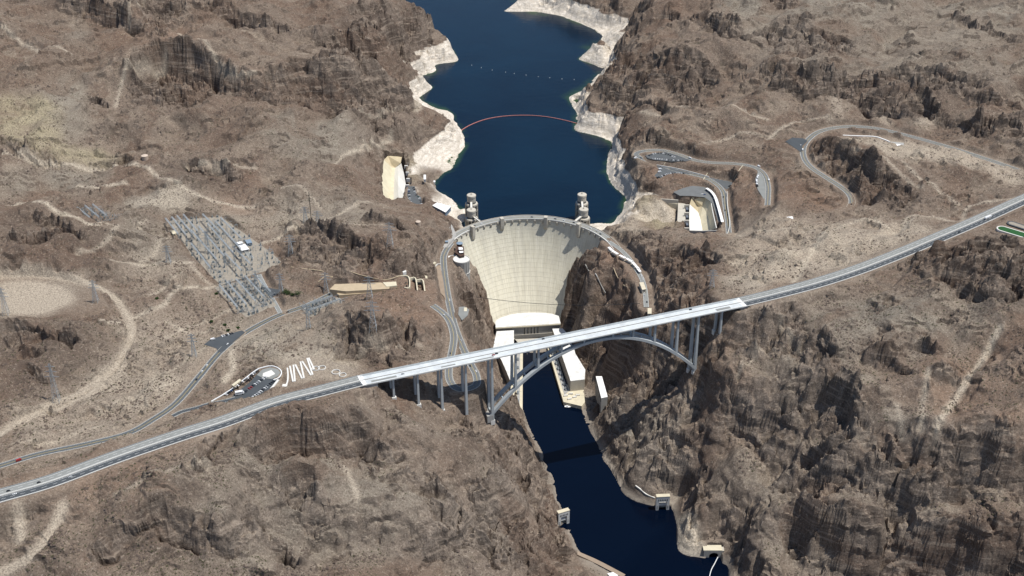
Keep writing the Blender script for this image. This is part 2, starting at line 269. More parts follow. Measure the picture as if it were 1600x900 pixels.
# ------------------------------------------------------------------ road profiles cut into the hillsides
def catmull(P, step):
    P = np.array(P, float); P = P[:, :3] if P.shape[1] >= 3 else P
    Q = np.vstack([2*P[0]-P[1], P, 2*P[-1]-P[-2]]); out = []
    for i in range(1, len(Q)-2):
        L = np.linalg.norm((Q[i+1]-Q[i])[:2]); n = max(1, int(round(L/step)))
        for k in range(n):
            t = k/n
            out.append(0.5*((2*Q[i])+(-Q[i-1]+Q[i+1])*t+(2*Q[i-1]-5*Q[i]+4*Q[i+1]-Q[i+2])*t*t+(-Q[i-1]+3*Q[i]-3*Q[i+1]+Q[i+2])*t**3))
    out.append(P[-1]); return np.array(out)
FLAT = np.zeros((NY, NX)); HARD = []
def stamp(path, half, fade, val=1.0):
    """level the ground to a path (x,y,z rows) inside half metres, easing out over fade metres"""
    bx0 = path[:, 0].min()-half-fade; 
    n = len(path); DIST = {}
    ch = 12
    r = half+fade
    acc_d = np.full((NY, NX), 1e9, np.float32); acc_z = np.zeros((NY, NX), np.float32)
    lims = [NY, 0, NX, 0]
    for s in range(0, n-1, ch):
        seg = path[s:s+ch+1]
        i0 = max(0, int((seg[:, 0].min()-r-GX0)/ST)); i1 = min(NX-1, int((seg[:, 0].max()+r-GX0)/ST)+1)
        j0 = max(0, int((seg[:, 1].min()-r-GY0)/ST)); j1 = min(NY-1, int((seg[:, 1].max()+r-GY0)/ST)+1)
        if i0 >= i1 or j0 >= j1: continue
        X = (GX0+ST*np.arange(i0, i1+1))[None, :, None]; Y = (GY0+ST*np.arange(j0, j1+1))[:, None, None]
        a = seg[:-1]; b = seg[1:]; d = b-a; L2 = (d[:, :2]**2).sum(1)+1e-9
        t = np.clip(((X-a[:, 0])*d[:, 0]+(Y-a[:, 1])*d[:, 1])/L2, 0, 1)
        D = np.hypot(X-(a[:, 0]+t*d[:, 0]), Y-(a[:, 1]+t*d[:, 1])); k = D.argmin(2)
        Dm = np.take_along_axis(D, k[..., None], 2)[..., 0]; tz = np.take_along_axis(a[:, 2]+t*d[:, 2], k[..., None], 2)[..., 0]
        sd = acc_d[j0:j1+1, i0:i1+1]; sz = acc_z[j0:j1+1, i0:i1+1]; m = Dm < sd
        sd[m] = Dm[m]; sz[m] = tz[m]
        lims = [min(lims[0], j0), max(lims[1], j1), min(lims[2], i0), max(lims[3], i1)]
    j0, j1, i0, i1 = lims; sl = np.s_[j0:j1+1, i0:i1+1]
    wgt = np.clip(1-(acc_d[sl]-half)/fade, 0, 1); wgt = wgt*wgt*(3-2*wgt)
    G[sl] = G[sl]*(1-wgt)+(acc_z[sl]-0.35)*wgt
    FLAT[sl] = np.maximum(FLAT[sl], wgt*val)
def polymask(poly):
    p = np.array(poly)[:, :2]
    i0 = max(0, int((p[:, 0].min()-GX0)/ST)); i1 = min(NX-1, int((p[:, 0].max()-GX0)/ST)+1)
    j0 = max(0, int((p[:, 1].min()-GY0)/ST)); j1 = min(NY-1, int((p[:, 1].max()-GY0)/ST)+1)
    if i0 >= i1 or j0 >= j1: return None, None
    X = (GX0+ST*np.arange(i0, i1+1))[None, :]+np.zeros((j1-j0+1, 1)); Y = (GY0+ST*np.arange(j0, j1+1))[:, None]+np.zeros((1, i1-i0+1))
    ins = np.zeros(X.shape, bool); n = len(p)
    for k in range(n):
        x1, y1 = p[k]; x2, y2 = p[(k+1) % n]
        if y1 == y2: continue
        c = ((y1 > Y) != (y2 > Y)) & (X < (x2-x1)*(Y-y1)/(y2-y1)+x1); ins ^= c
    return np.s_[j0:j1+1, i0:i1+1], ins
def pad(poly3, fade=4, zdrop=0.35):
    """level a polygon (x,y,z corners, one plane fitted) and ease its edges"""
    P = np.array(poly3); A = np.c_[P[:, :2], np.ones(len(P))]; c = np.linalg.lstsq(A, P[:, 2], rcond=None)[0]
    cen = P.mean(0); big = P.copy(); 
    M = np.zeros((NY, NX)); s, ins = polymask(P)
    M[s][ins] = 1
    j0, j1 = max(0, s[0].start-12), min(NY, s[0].stop+12); i0, i1 = max(0, s[1].start-12), min(NX, s[1].stop+12)
    sl = np.s_[j0:j1, i0:i1]
    m = np.clip(blur(M[sl], fade/ST)*2.2, 0, 1)
    X = GX0+ST*np.arange(i0, i1)[None, :]; Y = GY0+ST*np.arange(j0, j1)[:, None]
    G[sl] = G[sl]*(1-m)+(c[0]*X+c[1]*Y+c[2]-zdrop)*m
    FLAT[sl] = np.maximum(FLAT[sl], m)
    return c

def L3(l): return [W(*a) for a in l]
HW_C = [(-60,793,280),(0,775,279),(80,752,277),(180,715,274.5),(280,681,272.5),(350,659,271),(430,630,269.5),(500,611.5,268.3),(565.5,594.5,267)]
HW_D = [(1158.5,472.5,267),(1220,457.5,267.8),(1280,441.5,269),(1340,422,270.5),(1400,399,273),(1460,374,276.5),(1530,344,281),(1600,312,285),(1660,286,288)]
OLD = [(-60,745,270),(0,728,268),(60,710,264.5),(140,693,261),(200,677,257),(240,655,253.5),(275,630,250),(310,590,246),(345,549,240),(380,522,234),(430,495,226),(480,477,221),(512,462,219),(530,452,218)]
SWR = [(438,489,225),(424,464,226),(410,440,227.5),(403,425,229),(396,408,231),(385,392,234)]
DAMR = [(705,380,178.6),(697,391,179.5),(693,402,180.5),(693.5,418,182),(697,446,186),(702,474,190),(710,508,195),(722,540,200),(735,568,203),(744,586,204.5),(744,601,205.5),(728,608,206),(712,606,207),(702,592,208),(702,570,209.5),(707,545,211),(709,525,213),(703,503,216),(692,489,219),(676,477,222)]
AZR = [(951,377,178.6),(960,383,179),(972,392,180),(984,405,181),(994,420,182),(1003,436,183),(1008,455,184),(1010,480,185.5)]
AZ2 = [(1139,366,185),(1137,345,186.5),(1133,320,188.5),(1130,300,190.5),(1120,288,193),(1100,277,195),(1060,267.5,198),(1030,257,201),(1006,249,203.5),(994,241,206),(1006,236,208),(1035,235,210),(1062,242,211.5),(1085,250,212.5),(1110,254,213.5),(1150,256,216),(1178,261,218.5),(1194,272,220.5),(1200,290,222.5),(1200,306,224),(1199,322,226)]
AZ3 = [(1307,334,236),(1323,328,237),(1331,317,238),(1327,304,239),(1312,291,240),(1290,277,241),(1268,262,242),(1257,248,243),(1255,233,243.5),(1262,219,245),(1282,205,246.5),(1320,198,248.5),(1365,200,250),(1415,211,252),(1480,229,255),(1540,248,258),(1610,272,262),(1660,290,265)]
ENT = [(270,650,252),(285,643,252.3),(305,638,253),(328,631,254.3),(350,627,255.5),(368,622,256)]
ROADS = {'ENT': (ENT, 4.5), 'HW_C': (HW_C, 13.5), 'HW_D': (HW_D, 13.5), 'OLD': (OLD, 6), 'SWR': (SWR, 4.5), 'DAMR': (DAMR, 7), 'AZR': (AZR, 11), 'AZ2': (AZ2, 6), 'AZ3': (AZ3, 7)}
PATH = {k: catmull(L3(v[0]), 6.0) for k, v in ROADS.items()}
for k in PATH:
    stamp(PATH[k], ROADS[k][1]+3, 14 if k[0] == 'H' else 9)
# car parks and pads (photo sightlines at their own height)
LOT = {
 'lay_by': L3([(715,478,194),(727,478,194),(734,484,195),(732,494,196.5),(722,502,197.5),(715,492,196)]),
 'viewpoint': L3([(351,636,255.5),(365,617,256),(392,596,257),(401,585,257.5),(425,590,257.5),(434,595,257.5),(418,611,257),(392,631,256),(371,636,255.5)]),
 'loop': L3([(401,586,257.5),(410,577,258),(423,574,258),(434,577,258),(438,582,258),(434,588,258),(425,592,258),(412,591,257.6)]),
 'pullout': L3([(319,539,239),(330,529,239),(352,523,237),(378,516,235),(383,520,234.5),(362,537,238),(350,549,240),(341,551,240.5),(338,544,240)]),
 'triangle': L3([(408,448,228),(441,453,228),(424,466,226.5)]),
 'arizona_a': L3([(1008,243,208.3),(1022,239,209),(1042,237.5,210),(1062,243,211),(1082,249.5,212),(1072,252,211.8),(1050,252,211),(1022,250,209),(1012,247,208.6)]),
 'arizona_b': L3([(1026,259,201),(1030,266,200),(1022,275,199.5),(1032,278,199),(1042,273,198.5),(1060,271.5,198),(1080,271.5,196.6),(1100,276,195.3),(1060,266,198)]),
 'arizona_c': L3([(1109,277,195),(1128,280.5,193.5),(1143,283,192.5),(1149,286,192),(1141,293,191.5),(1135,296,191),(1128,291,192),(1118,284,193.4)]),
 'arizona_d': L3([(1183,264,219),(1184,270,219.3),(1180,280,220.5),(1184,296,222.5),(1194,312,224.2),(1197,300,223),(1198,285,221.7),(1195,274,220.5)]),
 'spillway_lot': L3([(1052,300,186),(1066,294,187),(1082,289.5,188),(1103,292,188),(1115,299,187.6),(1122,312,187),(1130,346,186),(1122,346,185.5),(1113,318,186),(1102,309,186),(1078,306.5,185.6),(1062,306,185.6)]),
 'lake_lot': L3([(638,291,180),(648,291,180),(650,303,181),(658,308,181),(661,325,182),(650,327,182),(640,318,181.5),(636,305,180.5)]),
 'junction': L3([(1227,221,246),(1238,215,246.5),(1255,216,246.3),(1262,220,245.5),(1254,228,244.5),(1252,238,244)]),
 'dark_pad': L3([(0,432,264),(60,431,264),(100,436,264),(150,452,263),(168,478,262),(120,490,262),(70,496,262),(0,496,262)]),
 'switchyard_a': L3([(262,345,240),(345,338,239),(425,395,232),(445,415,229),(395,430,229),(345,446,230),(300,400,236)]),
 'switchyard_b': L3([(335,450,229),(400,432,228),(432,478,225),(385,496,227)]),
 'switchyard_c': L3([(470,480,221),(530,463,220),(537,476,221),(483,500,223)]),
 'switchyard_d': L3([(120,330,252),(145,325,252),(190,345,250),(165,356,250)]),
 'ramp_pad': L3([(440,566,256.5),(490,556,255),(520,565,256),(565,578,258),(560,588,260),(500,592,259),(455,604,259)]),
 'green_pad': L3([(1555,352,287),(1620,380,287),(1640,360,287),(1580,340,287)]),
 'highway_side': L3([(1310,200,249),(1350,211,250),(1395,213,251.5),(1412,220,252),(1412,232,252.5),(1392,230,252),(1360,219,251),(1320,214,250)]),
}
for k, p in LOT.items(): pad(p, 5 if k in('dark_pad','green_pad','ramp_pad') else 3)

# hollows of the two spillways and of the tunnel mouth
for uvp in ([(868,824),(888,816),(892,826),(872,836)], [(1022,800),(1048,801),(1048,790),(1022,789)]):
    sl_, ins = polymask([W(u, v, 0) for u, v in uvp]); G[sl_] = np.where(ins, -8, G[sl_]); FLAT[sl_] = np.maximum(FLAT[sl_], ins*1.0)
sl_, ins = polymask([W(u, v, 0) for u, v in [(1105,884),(1126,884),(1126,862),(1105,862)]]); G[sl_] = np.where(ins, -8, G[sl_]); FLAT[sl_] = np.maximum(FLAT[sl_], ins*1.0)
for hz, uvp in ((150, [(600,244),(630,243.5),(634,262),(635,285),(631,303),(628,315),(608,313),(599,310),(597,285),(598.5,262)]), (148, [(1079,308),(1103,309.5),(1111,315),(1119,357),(1119,361.5),(1077,361.5),(1076,320)])):
    sl_, ins = polymask([W(u, v, 181 if hz == 150 else 184) for u, v in uvp]); G[sl_] = np.where(ins, hz, G[sl_]); FLAT[sl_] = np.maximum(FLAT[sl_], ins*1.0)
# hollow for the dam: the rock stops below and behind the concrete
def contact(C): return [face_hit(u, v) for u, v in C]
cl = [p for p in contact(CONL) if p]; cr_ = [p for p in contact(CONR) if p]
poly = [(p[0], p[1]) for p in cl]+[(p[0], p[1]) for p in cr_[::-1]]+[(33+172*sin(a), 2069+172*cos(a)) for a in np.linspace(radians(56), radians(-56), 24)]
sl_, ins = polymask(poly)
X_ = GX0+ST*np.arange(sl_[1].start, sl_[1].stop)[None, :]; Y_ = GY0+ST*np.arange(sl_[0].start, sl_[0].stop)[:, None]
zf = np.full(ins.shape, 3.0)
for z_ in np.arange(0, 178, 2.0):
    cx_, cy_, R_q = face(z_); zf = np.where(np.hypot(X_-cx_, Y_-cy_) > R_q, z_, zf)
G[sl_] = np.where(ins, np.minimum(G[sl_], zf-14), G[sl_]); FLAT[sl_] = np.maximum(FLAT[sl_], ins*1.0)

# landforms surveyed as lines: scarps (drop towards the right of travel), ridges and ravines
RAW = G.copy()
def nearest(Q, r):
    """distance, side and ends-fade of every cell near a path"""
    i0 = max(0, int((Q[:, 0].min()-r-GX0)/ST)); i1 = min(NX-1, int((Q[:, 0].max()+r-GX0)/ST)+1)
    j0 = max(0, int((Q[:, 1].min()-r-GY0)/ST)); j1 = min(NY-1, int((Q[:, 1].max()+r-GY0)/ST)+1)
    if i0 >= i1 or j0 >= j1: return None
    X = (GX0+ST*np.arange(i0, i1+1))[None, :]+np.zeros((j1-j0+1, 1)); Y = (GY0+ST*np.arange(j0, j1+1))[:, None]+np.zeros((1, i1-i0+1))
    X = X+11*pn(X/48+3, Y/48)+5*pn(X/17, Y/17+2); Y = Y+11*pn(X/48, Y/48+7)+5*pn(X/17+4, Y/17)
    best = np.full(X.shape, 1e9); sgn = np.ones(X.shape); tt = np.zeros(X.shape)
    L = np.r_[0, np.cumsum(np.hypot(*np.diff(Q[:, :2], axis=0).T))]
    for k in range(len(Q)-1):
        ax, ay = Q[k, :2]; dx, dy = Q[k+1, 0]-ax, Q[k+1, 1]-ay; l2 = dx*dx+dy*dy+1e-9
        t = np.clip(((X-ax)*dx+(Y-ay)*dy)/l2, 0, 1); d = np.hypot(X-ax-t*dx, Y-ay-t*dy); m = d < best
        best = np.where(m, d, best); sgn = np.where(m, np.sign((X-ax)*dy-(Y-ay)*dx), sgn); tt = np.where(m, L[k]+t*np.sqrt(l2), tt)
    e = np.clip(np.minimum(tt, L[-1]-tt)/(0.22*L[-1]+1e-6), 0, 1)
    return np.s_[j0:j1+1, i0:i1+1], best, sgn, e*e*(3-2*e)
SC_M = np.zeros((NY, NX)); DG = np.zeros((NY, NX))
def scarp(uv, drop):
    Q = catmull(hits(uv), 14.0); Lf = drop*2.6+10; N = nearest(Q, Lf+15)
    if N is None: return
    sl_, D, sg, e = N; s_ = D*sg; wd = drop*0.42
    up = np.clip(1+s_/Lf, 0, 1)**2; dn = np.clip(1-(s_-wd)/Lf, 0, 1)**1.6
    f = np.where(s_ < 0, up*0.5, np.where(s_ < wd, 0.5-s_/wd, -0.5*dn))
    DG[sl_] += f*drop*e; SC_M[sl_] = np.maximum(SC_M[sl_], e*np.clip(1-np.abs(s_-wd*0.6)/(wd*1.1+4), 0, 1)**0.6)
def ridge(uv, h, wd):
    Q = catmull(hits(uv), 16.0); N = nearest(Q, wd+15)
    if N is None: return
    sl_, D, sg, e = N; DG[sl_] += h*e*np.clip(1-D/wd, 0, 1)**1.3
for uv, dr in [([(100,2),(150,18),(200,38),(240,52),(264,58)],24), ([(300,8),(345,18),(400,34),(440,48),(467,52)],18),
 ([(196,135),(212,108),(245,92),(290,92),(335,103),(380,118),(400,126)],44), ([(398,135),(420,124),(450,116),(500,113),(550,113),(590,125),(618,140),(646,168)],50),
 ([(575,60),(610,45),(650,58),(692,52)],28), ([(480,75),(520,62),(560,75),(605,95)],24), ([(530,30),(565,15),(600,18),(640,30)],20), ([(205,118),(240,130),(275,145),(300,148)],12), ([(138,152),(160,160),(180,170)],12),
 ([(140,234),(165,240),(208,246)],10), ([(0,226),(35,247),(70,255),(97,259)],13), ([(276,260),(310,272),(345,266),(384,282)],14),
 ([(48,338),(85,347),(125,370),(150,380)],11), ([(0,384),(30,371),(95,372)],12), ([(100,385),(130,394)],7), ([(0,518),(35,521),(90,535),(150,540)],16), ([(20,556),(45,547),(75,560)],11), ([(35,573),(60,588),(90,600)],8), ([(60,350+290),(100,652)],4),
 ([(524,520),(540,505),(575,518),(600,511),(635,514),(650,548)],32), ([(436,376),(480,362),(520,365),(560,384),(606,402)],15), ([(615,424),(650,405),(694,428)],13), ([(540,424),(600,441)],9), ([(560,345),(610,352),(650,372)],9),
 ([(388,718),(405,690),(430,674),(460,667),(500,663),(560,668),(606,682)],27), ([(436,780),(470,760),(505,792)],10), ([(125,864),(160,845),(200,825),(240,811),(264,806)],14), ([(262,804),(300,829),(345,848),(390,858)],16), ([(290,776),(302,745),(325,700),(345,662)],12), ([(425,828),(455,868),(495,898)],16), ([(636,862),(680,850),(726,857)],12), ([(700,700),(730,690),(770,705),(800,740)],14), ([(540,690),(590,700),(640,730)],11), ([(590,740),(650,745),(700,775)],8),
 ([(1256,230),(1300,231),(1345,252),(1382,277),(1425,294)],26), ([(1268,258),(1310,288),(1345,322)],12),
 ([(980,108),(1005,103),(1050,102),(1100,106),(1142,124)],30), ([(1070,26),(1110,36),(1150,64)],14), ([(1200,62),(1260,60),(1310,74),(1350,84)],13), ([(1175,122),(1240,114),(1300,130),(1340,126)],14), ([(1340,126),(1400,119),(1450,118),(1510,134),(1548,140)],16), ([(1195,132),(1260,150),(1330,148)],15), ([(1325,150),(1370,170),(1440,165),(1490,184)],18), ([(1500,154),(1550,168),(1610,182)],14), ([(1475,184),(1530,200),(1610,206)],16), ([(1190,4),(1250,14)],10), ([(1470,38),(1540,50),(1610,60)],11), ([(985,165),(1020,172),(1060,190)],13), ([(1090,60),(1160,66),(1220,50),(1290,45)],12), ([(1000,45),(1050,30),(1100,45)],12),
 ([(1055,384),(1100,398),(1126,418)],17), ([(1126,520),(1180,505),(1230,497),(1262,476)],18), ([(1246,555),(1272,533),(1292,543),(1306,575)],26), ([(1252,622),(1280,606),(1325,620),(1352,662)],28), ([(1345,558),(1400,575),(1430,584)],11), ([(1445,592),(1500,587)],9), ([(1430,543),(1470,556)],7), ([(1370,520),(1400,535)],7),
 ([(1225,722),(1255,708),(1300,703),(1340,701),(1375,728)],26), ([(1375,728),(1430,738),(1480,730),(1530,721),(1612,736)],26), ([(1376,794),(1420,781),(1440,765),(1510,750)],13), ([(1222,795),(1290,815),(1350,826),(1420,820)],36), ([(1410,822),(1480,825),(1550,835),(1615,838)],38), ([(1120,650),(1160,640),(1210,650),(1240,690)],18),
 ([(1415,416),(1450,398),(1500,391),(1610,386)],14), ([(1440,442),(1500,430),(1610,440)],12), ([(1485,455),(1540,470),(1610,464)],14), ([(955,702),(1000,690),(1080,700),(1110,722)],14), ([(985,733),(1040,719),(1095,742)],15), ([(1000,757),(1050,742),(1125,747)],11), ([(950,640),(1000,650),(1050,632)],12)]: scarp(uv, dr*1.3)
for uv, h, wd in [([(345,662),(420,646),(520,641),(605,652)],12,45), ([(420,722),(520,760),(640,800),(730,832)],22,75), ([(440,700),(560,735),(700,785),(810,850)],-16,55), ([(600,678),(700,712),(790,780),(850,850)],18,60), ([(375,720),(420,800),(500,862),(560,905)],-20,60), ([(200,770),(330,780),(400,820)],14,60), ([(100,800),(160,860),(200,900)],-12,45),
 ([(1118,645),(1180,690),(1225,755),(1245,800)],-24,45), ([(1100,600),(1170,645),(1212,700)],14,50), ([(1560,520),(1500,615),(1460,690)],-14,45), ([(1300,600),(1340,690),(1380,720)],-12,40), ([(1400,480),(1440,560),(1420,640)],12,60), ([(1340,760),(1460,775),(1600,790)],10,50), ([(1180,760),(1200,820),(1250,880)],14,50),
 ([(130,60),(60,120),(0,160)],18,90), ([(400,60),(300,70),(200,90)],14,80), ([(300,190),(230,215),(160,225)],-12,70), ([(420,210),(480,230),(520,262)],-10,50), ([(380,190),(440,215),(470,250)],12,50), ([(0,60),(80,70),(140,110)],-14,80), ([(1400,0),(1300,40),(1200,55)],14,90), ([(1600,110),(1500,105),(1400,95)],18,90), ([(1480,20),(1420,55),(1360,78),(1290,80)],-14,50), ([(1100,150),(1170,140),(1240,160)],-10,60), ([(1040,75),(1100,80),(1170,95)],12,70), ([(1550,210),(1500,215),(1450,205)],-8,45)]: ridge(uv, h, wd)
DGW = np.clip(1-blur(FLAT, 3)*1.6, 0, 1); G[:] = G+DG*DGW; 
# quiet ground round the foundations
CALM = np.zeros((NY, NX)); _bx = GX0+ST*np.arange(NX)[None, :]; _by = GY0+ST*np.arange(NY)[:, None]
BA_ = np.array(W(565.5, 594.5, 267)); BB_ = np.array(W(1158.5, 472.5, 267)); bl_ = np.hypot(*(BB_-BA_)[:2]); bd_ = (BB_-BA_)[:2]/bl_
spots = [(*(BA_[:2]+bd_*s_), r_) for s_, r_ in ((-15, 30), (10, 26), (44, 20), (81, 20), (117, 20), (155, 20), (197, 28), (544, 28), (585, 22), (612, 28), (635, 30))]
for u, v, z, r_ in [(1036,794,0,26),(877,818,0,24),(1115,871,0,26),(721,405,180,30),(945,610,15,30),(690,323,180,26),(663,276,178,12),(653,350,185,14),(1235,340,233,20),(1002,446,184,16),(1015,486,184,14),(677,456,200,18),(620,443,228,30),(640,444,225,26),(655,446,222,22),(560,448,222,40),(718,388,180,22),(702,360,178,20),(470,578,256,34),(510,578,257,30),(530,584,258,20),(227,250,262,16),(1000,763,8,14),(940,880,5,40),(1030,330,155,45),(560,440,232,25),(590,447,228,30),(735,483,180,14),(1580,355,288,30),(430,652,266,30),(480,648,262,32),(530,646,255,34),(575,650,245,30),(385,655,270,24),(1170,310,215,60),(1150,248,217,45),(1165,345,208,40),(1050,262,204,40),(1072,338,160,24)]: spots.append((*W(u, v, z)[:2], r_))
for x_, y_, r_ in spots: CALM = np.maximum(CALM, np.clip(1.35-np.hypot(_bx-x_, _by-y_)/r_, 0, 1))

# ------------------------------------------------------------------ colour and roughness masks of the ground (rock kinds with cliff shade, tracks, washes)
MSK = {k: np.zeros((NY, NX)) for k in ('crag', 'pale', 'yellow', 'grey', 'red', 'dark', 'noring')}
def mask(kind, uv, soft=8, val=1.0):
    Q = hits(uv); s, ins = polymask(Q)
    if s is None: return
    j0, j1 = max(0, s[0].start-14), min(NY, s[0].stop+14); i0, i1 = max(0, s[1].start-14), min(NX, s[1].stop+14)
    M = np.zeros((NY, NX)); M[s][ins] = val; sl = np.s_[j0:j1, i0:i1]
    MSK[kind][sl] = np.maximum(MSK[kind][sl], blur(M[sl], soft/ST))
def track(kind, uv, half=2.2, val=0.9, level=False):
    Q = catmull(hits(uv), 5.0)
    seg = Q
    r = half+3
    for s in range(0, len(Q)-1, 10):
        q = Q[s:s+11]
        i0 = max(0, int((q[:, 0].min()-r-GX0)/ST)); i1 = min(NX-1, int((q[:, 0].max()+r-GX0)/ST)+1)
        j0 = max(0, int((q[:, 1].min()-r-GY0)/ST)); j1 = min(NY-1, int((q[:, 1].max()+r-GY0)/ST)+1)
        if i0 >= i1 or j0 >= j1 or len(q) < 2: continue
        X = (GX0+ST*np.arange(i0, i1+1))[None, :, None]; Y = (GY0+ST*np.arange(j0, j1+1))[:, None, None]
        a = q[:-1]; d = q[1:]-a; L2 = (d[:, :2]**2).sum(1)+1e-9
        t = np.clip(((X-a[:, 0])*d[:, 0]+(Y-a[:, 1])*d[:, 1])/L2, 0, 1)
        D = np.hypot(X-(a[:, 0]+t*d[:, 0]), Y-(a[:, 1]+t*d[:, 1])).min(2)
        wv = np.clip(1-(D-half)/1.8, 0, 1)*min(1.0, val*1.25)
        MSK[kind][j0:j1+1, i0:i1+1] = np.maximum(MSK[kind][j0:j1+1, i0:i1+1], wv)
        if half > 4: FLAT[j0:j1+1, i0:i1+1] = np.maximum(FLAT[j0:j1+1, i0:i1+1], wv*0.7)
CR = [
 [(200,125),(215,100),(245,91),(290,90),(340,102),(400,126),(440,116),(500,113),(560,113),(612,130),(642,160),(643,192),(600,194),(540,188),(470,170),(400,168),(340,148),(300,160),(270,175),(215,170)],
 [(510,60),(545,40),(585,12),(640,25),(690,50),(697,62),(655,85),(632,105),(600,108),(560,95),(520,110),(495,100)],
 [(90,0),(130,5),(175,22),(225,45),(262,58),(260,68),(200,60),(150,45),(100,28)],
 [(300,6),(400,32),(465,52),(465,66),(400,52),(310,22)],
 [(150,0),(300,0),(290,40),(240,45)],
 [(985,105),(1050,102),(1136,115),(1090,150),(1110,170),(1060,175),(1035,140),(985,142)],
 [(900,110),(960,90),(985,110),(990,140),(990,190),(920,145)],
 [(1080,30),(1150,40),(1160,72),(1120,60)],
 [(1200,60),(1330,70),(1345,95),(1260,98),(1200,90)],
 [(1180,110),(1250,105),(1350,120),(1420,110),(1530,130),(1545,145),(1450,165),(1500,185),(1470,190),(1370,170),(1300,155),(1200,145)],
 [(1370,160),(1440,158),(1490,185),(1530,195),(1600,190),(1600,225),(1520,215),(1470,195)],
 [(1230,0),(1250,18),(1200,14),(1150,0)],
 [(1262,228),(1290,228),(1340,248),(1400,285),(1440,300),(1400,330),(1370,332),(1340,315),(1300,285),(1268,255)],
 [(1420,405),(1480,388),(1600,383),(1620,470),(1560,480),(1510,465),(1460,450),(1430,430)],
 [(1255,530),(1300,540),(1310,600),(1265,610),(1240,560)],
 [(1265,600),(1330,610),(1345,680),(1260,670)],
 [(1130,620),(1230,645),(1240,700),(1190,740),(1150,700)], [(1240,740),(1290,770),(1280,800),(1250,790)],
 [(1140,500),(1210,470),(1250,480),(1260,540),(1200,560),(1150,560)],
 [(1230,715),(1330,700),(1470,738),(1510,720),(1600,715),(1600,780),(1520,760),(1440,775),(1380,800),(1280,770)],
 [(1225,790),(1330,822),(1430,820),(1610,835),(1610,905),(1500,900),(1380,890),(1280,875),(1225,850)],
 [(528,505),(545,500),(640,512),(648,560),(600,580),(580,568),(545,560),(530,540)],
 [(395,655),(480,645),(560,650),(600,680),(560,700),(490,690),(440,705),(400,720)],
 [(230,600+200),(300,812),(360,830),(350,860),(300,850),(240,830)],
 [(330,660),(350,665),(345,700),(310,690)],
 [(870,400),(905,405),(925,450),(940,500),(1000,510),(1075,540),(1085,580),(1000,600),(970,660),(930,680),(905,600),(885,520),(882,450)],
 [(1030,370),(1080,395),(1110,420),(1090,440),(1085,480),(1140,490),(1120,560),(1085,560),(1050,500),(1010,500),(1010,430),(960,400),(955,362)],
 [(715,390),(745,430),(770,500),(765,540),(800,620),(860,760),(900,870),(870,880),(800,780),(745,680),(700,670),(760,600),(745,540),(720,450)],
 [(0,250),(90,250),(100,262),(0,262)], [(0,225),(80,250),(40,252)],
 [(145,248),(205,250),(205,258),(145,256)], [(280,262),(375,265),(380,282),(340,275),(290,275)],
 [(0,520),(60,522),(140,532),(145,545),(80,540),(0,540)], [(0,370),(90,365),(90,378),(0,385)],
 [(50,338),(100,345),(130,368),(110,372),(60,350)],
 [(640,395),(690,390),(700,440),(640,430)], [(440,370),(520,365),(600,390),(640,420),(600,440),(520,420),(440,400)],
 [(620,150),(650,160),(640,180)],
 [(730,780),(860,790),(880,850),(850,900),(760,900),(700,860)],
]
for c in CR: mask('crag', c, 7)
mask('crag', [(1000,600),(1085,580),(1100,640),(1060,740),(1000,760),(940,690)], 12, 0.5)
for q, vv in (([(1130,530),(1300,460),(1600,480),(1620,900),(1200,920),(1080,700)], 0.5), ([(380,660),(700,690),(860,840),(800,900),(300,910),(300,760)], 0.6), ([(1100,0),(1600,0),(1600,160),(1200,140)], 0.45)): mask('grey', q, 30, vv)
mask('grey', [(940,650),(1090,585),(1110,640),(1080,740),(1000,770)], 12, 1.2)
mask('pale', [(0,440),(60,440),(100,450),(118,470),(70,490),(0,490)], 8, 1.5)
for q, vv in (([(200,480),(420,500),(480,560),(340,560),(260,660),(60,720),(0,700),(60,640),(190,570)], 0.36), ([(1130,360),(1400,350),(1480,360),(1300,430),(1180,450)], 0.45), ([(200,390),(330,440),(420,500),(330,480),(190,430)], 0.35), ([(420,470),(540,470),(520,540),(400,560)], 0.25), ([(300,300),(500,330),(430,380),(330,340)], 0.25)): mask('pale', q, 24, vv)
for q in [[(0,165),(60,160),(95,175),(95,225),(60,250),(0,225)], [(70,225),(150,230),(200,250),(150,255),(80,250)], [(640,245),(655,255),(650,285),(635,290)], [(1255,860),(1300,850),(1300,870)], [(430,345),(450,345),(445,352),(428,352)], [(985,315),(1030,325),(1060,360),(1020,360),(1000,350)]]: mask('yellow', q, 12, 0.9)
for q in [[(1440,0),(1520,0),(1500,20),(1460,40),(1420,50),(1440,60),(1400,80),(1365,75),(1390,45),(1440,25)], [(1280,68),(1340,70),(1360,76),(1300,76)], [(0,290),(50,275),(60,300),(0,305)], [(60,258),(160,260),(150,305),(60,300)], [(190,310),(300,300),(310,335),(200,338)], [(360,170),(460,230),(520,260),(480,262),(380,210)], [(520,115),(560,130),(530,100)], [(0,430),(90,432),(130,445),(90,470),(60,495),(0,497)], [(870,485),(900,500),(890,520)], [(1300,460),(1450,470),(1500,520),(1420,560),(1330,540)], [(480,680),(540,690),(560,800),(470,760)], [(560,700),(700,700),(760,760),(680,790),(600,760)], [(1040,570),(1100,580),(1090,660),(1040,640)], [(1100,0),(1450,0),(1350,60),(1100,30)], [(1470,15),(1600,10),(1600,50),(1500,40)], [(130,30),(60,180),(100,230),(140,200)], [(350,345),(385,330),(385,360),(360,372)]]: mask('grey', q, 16, 0.75)
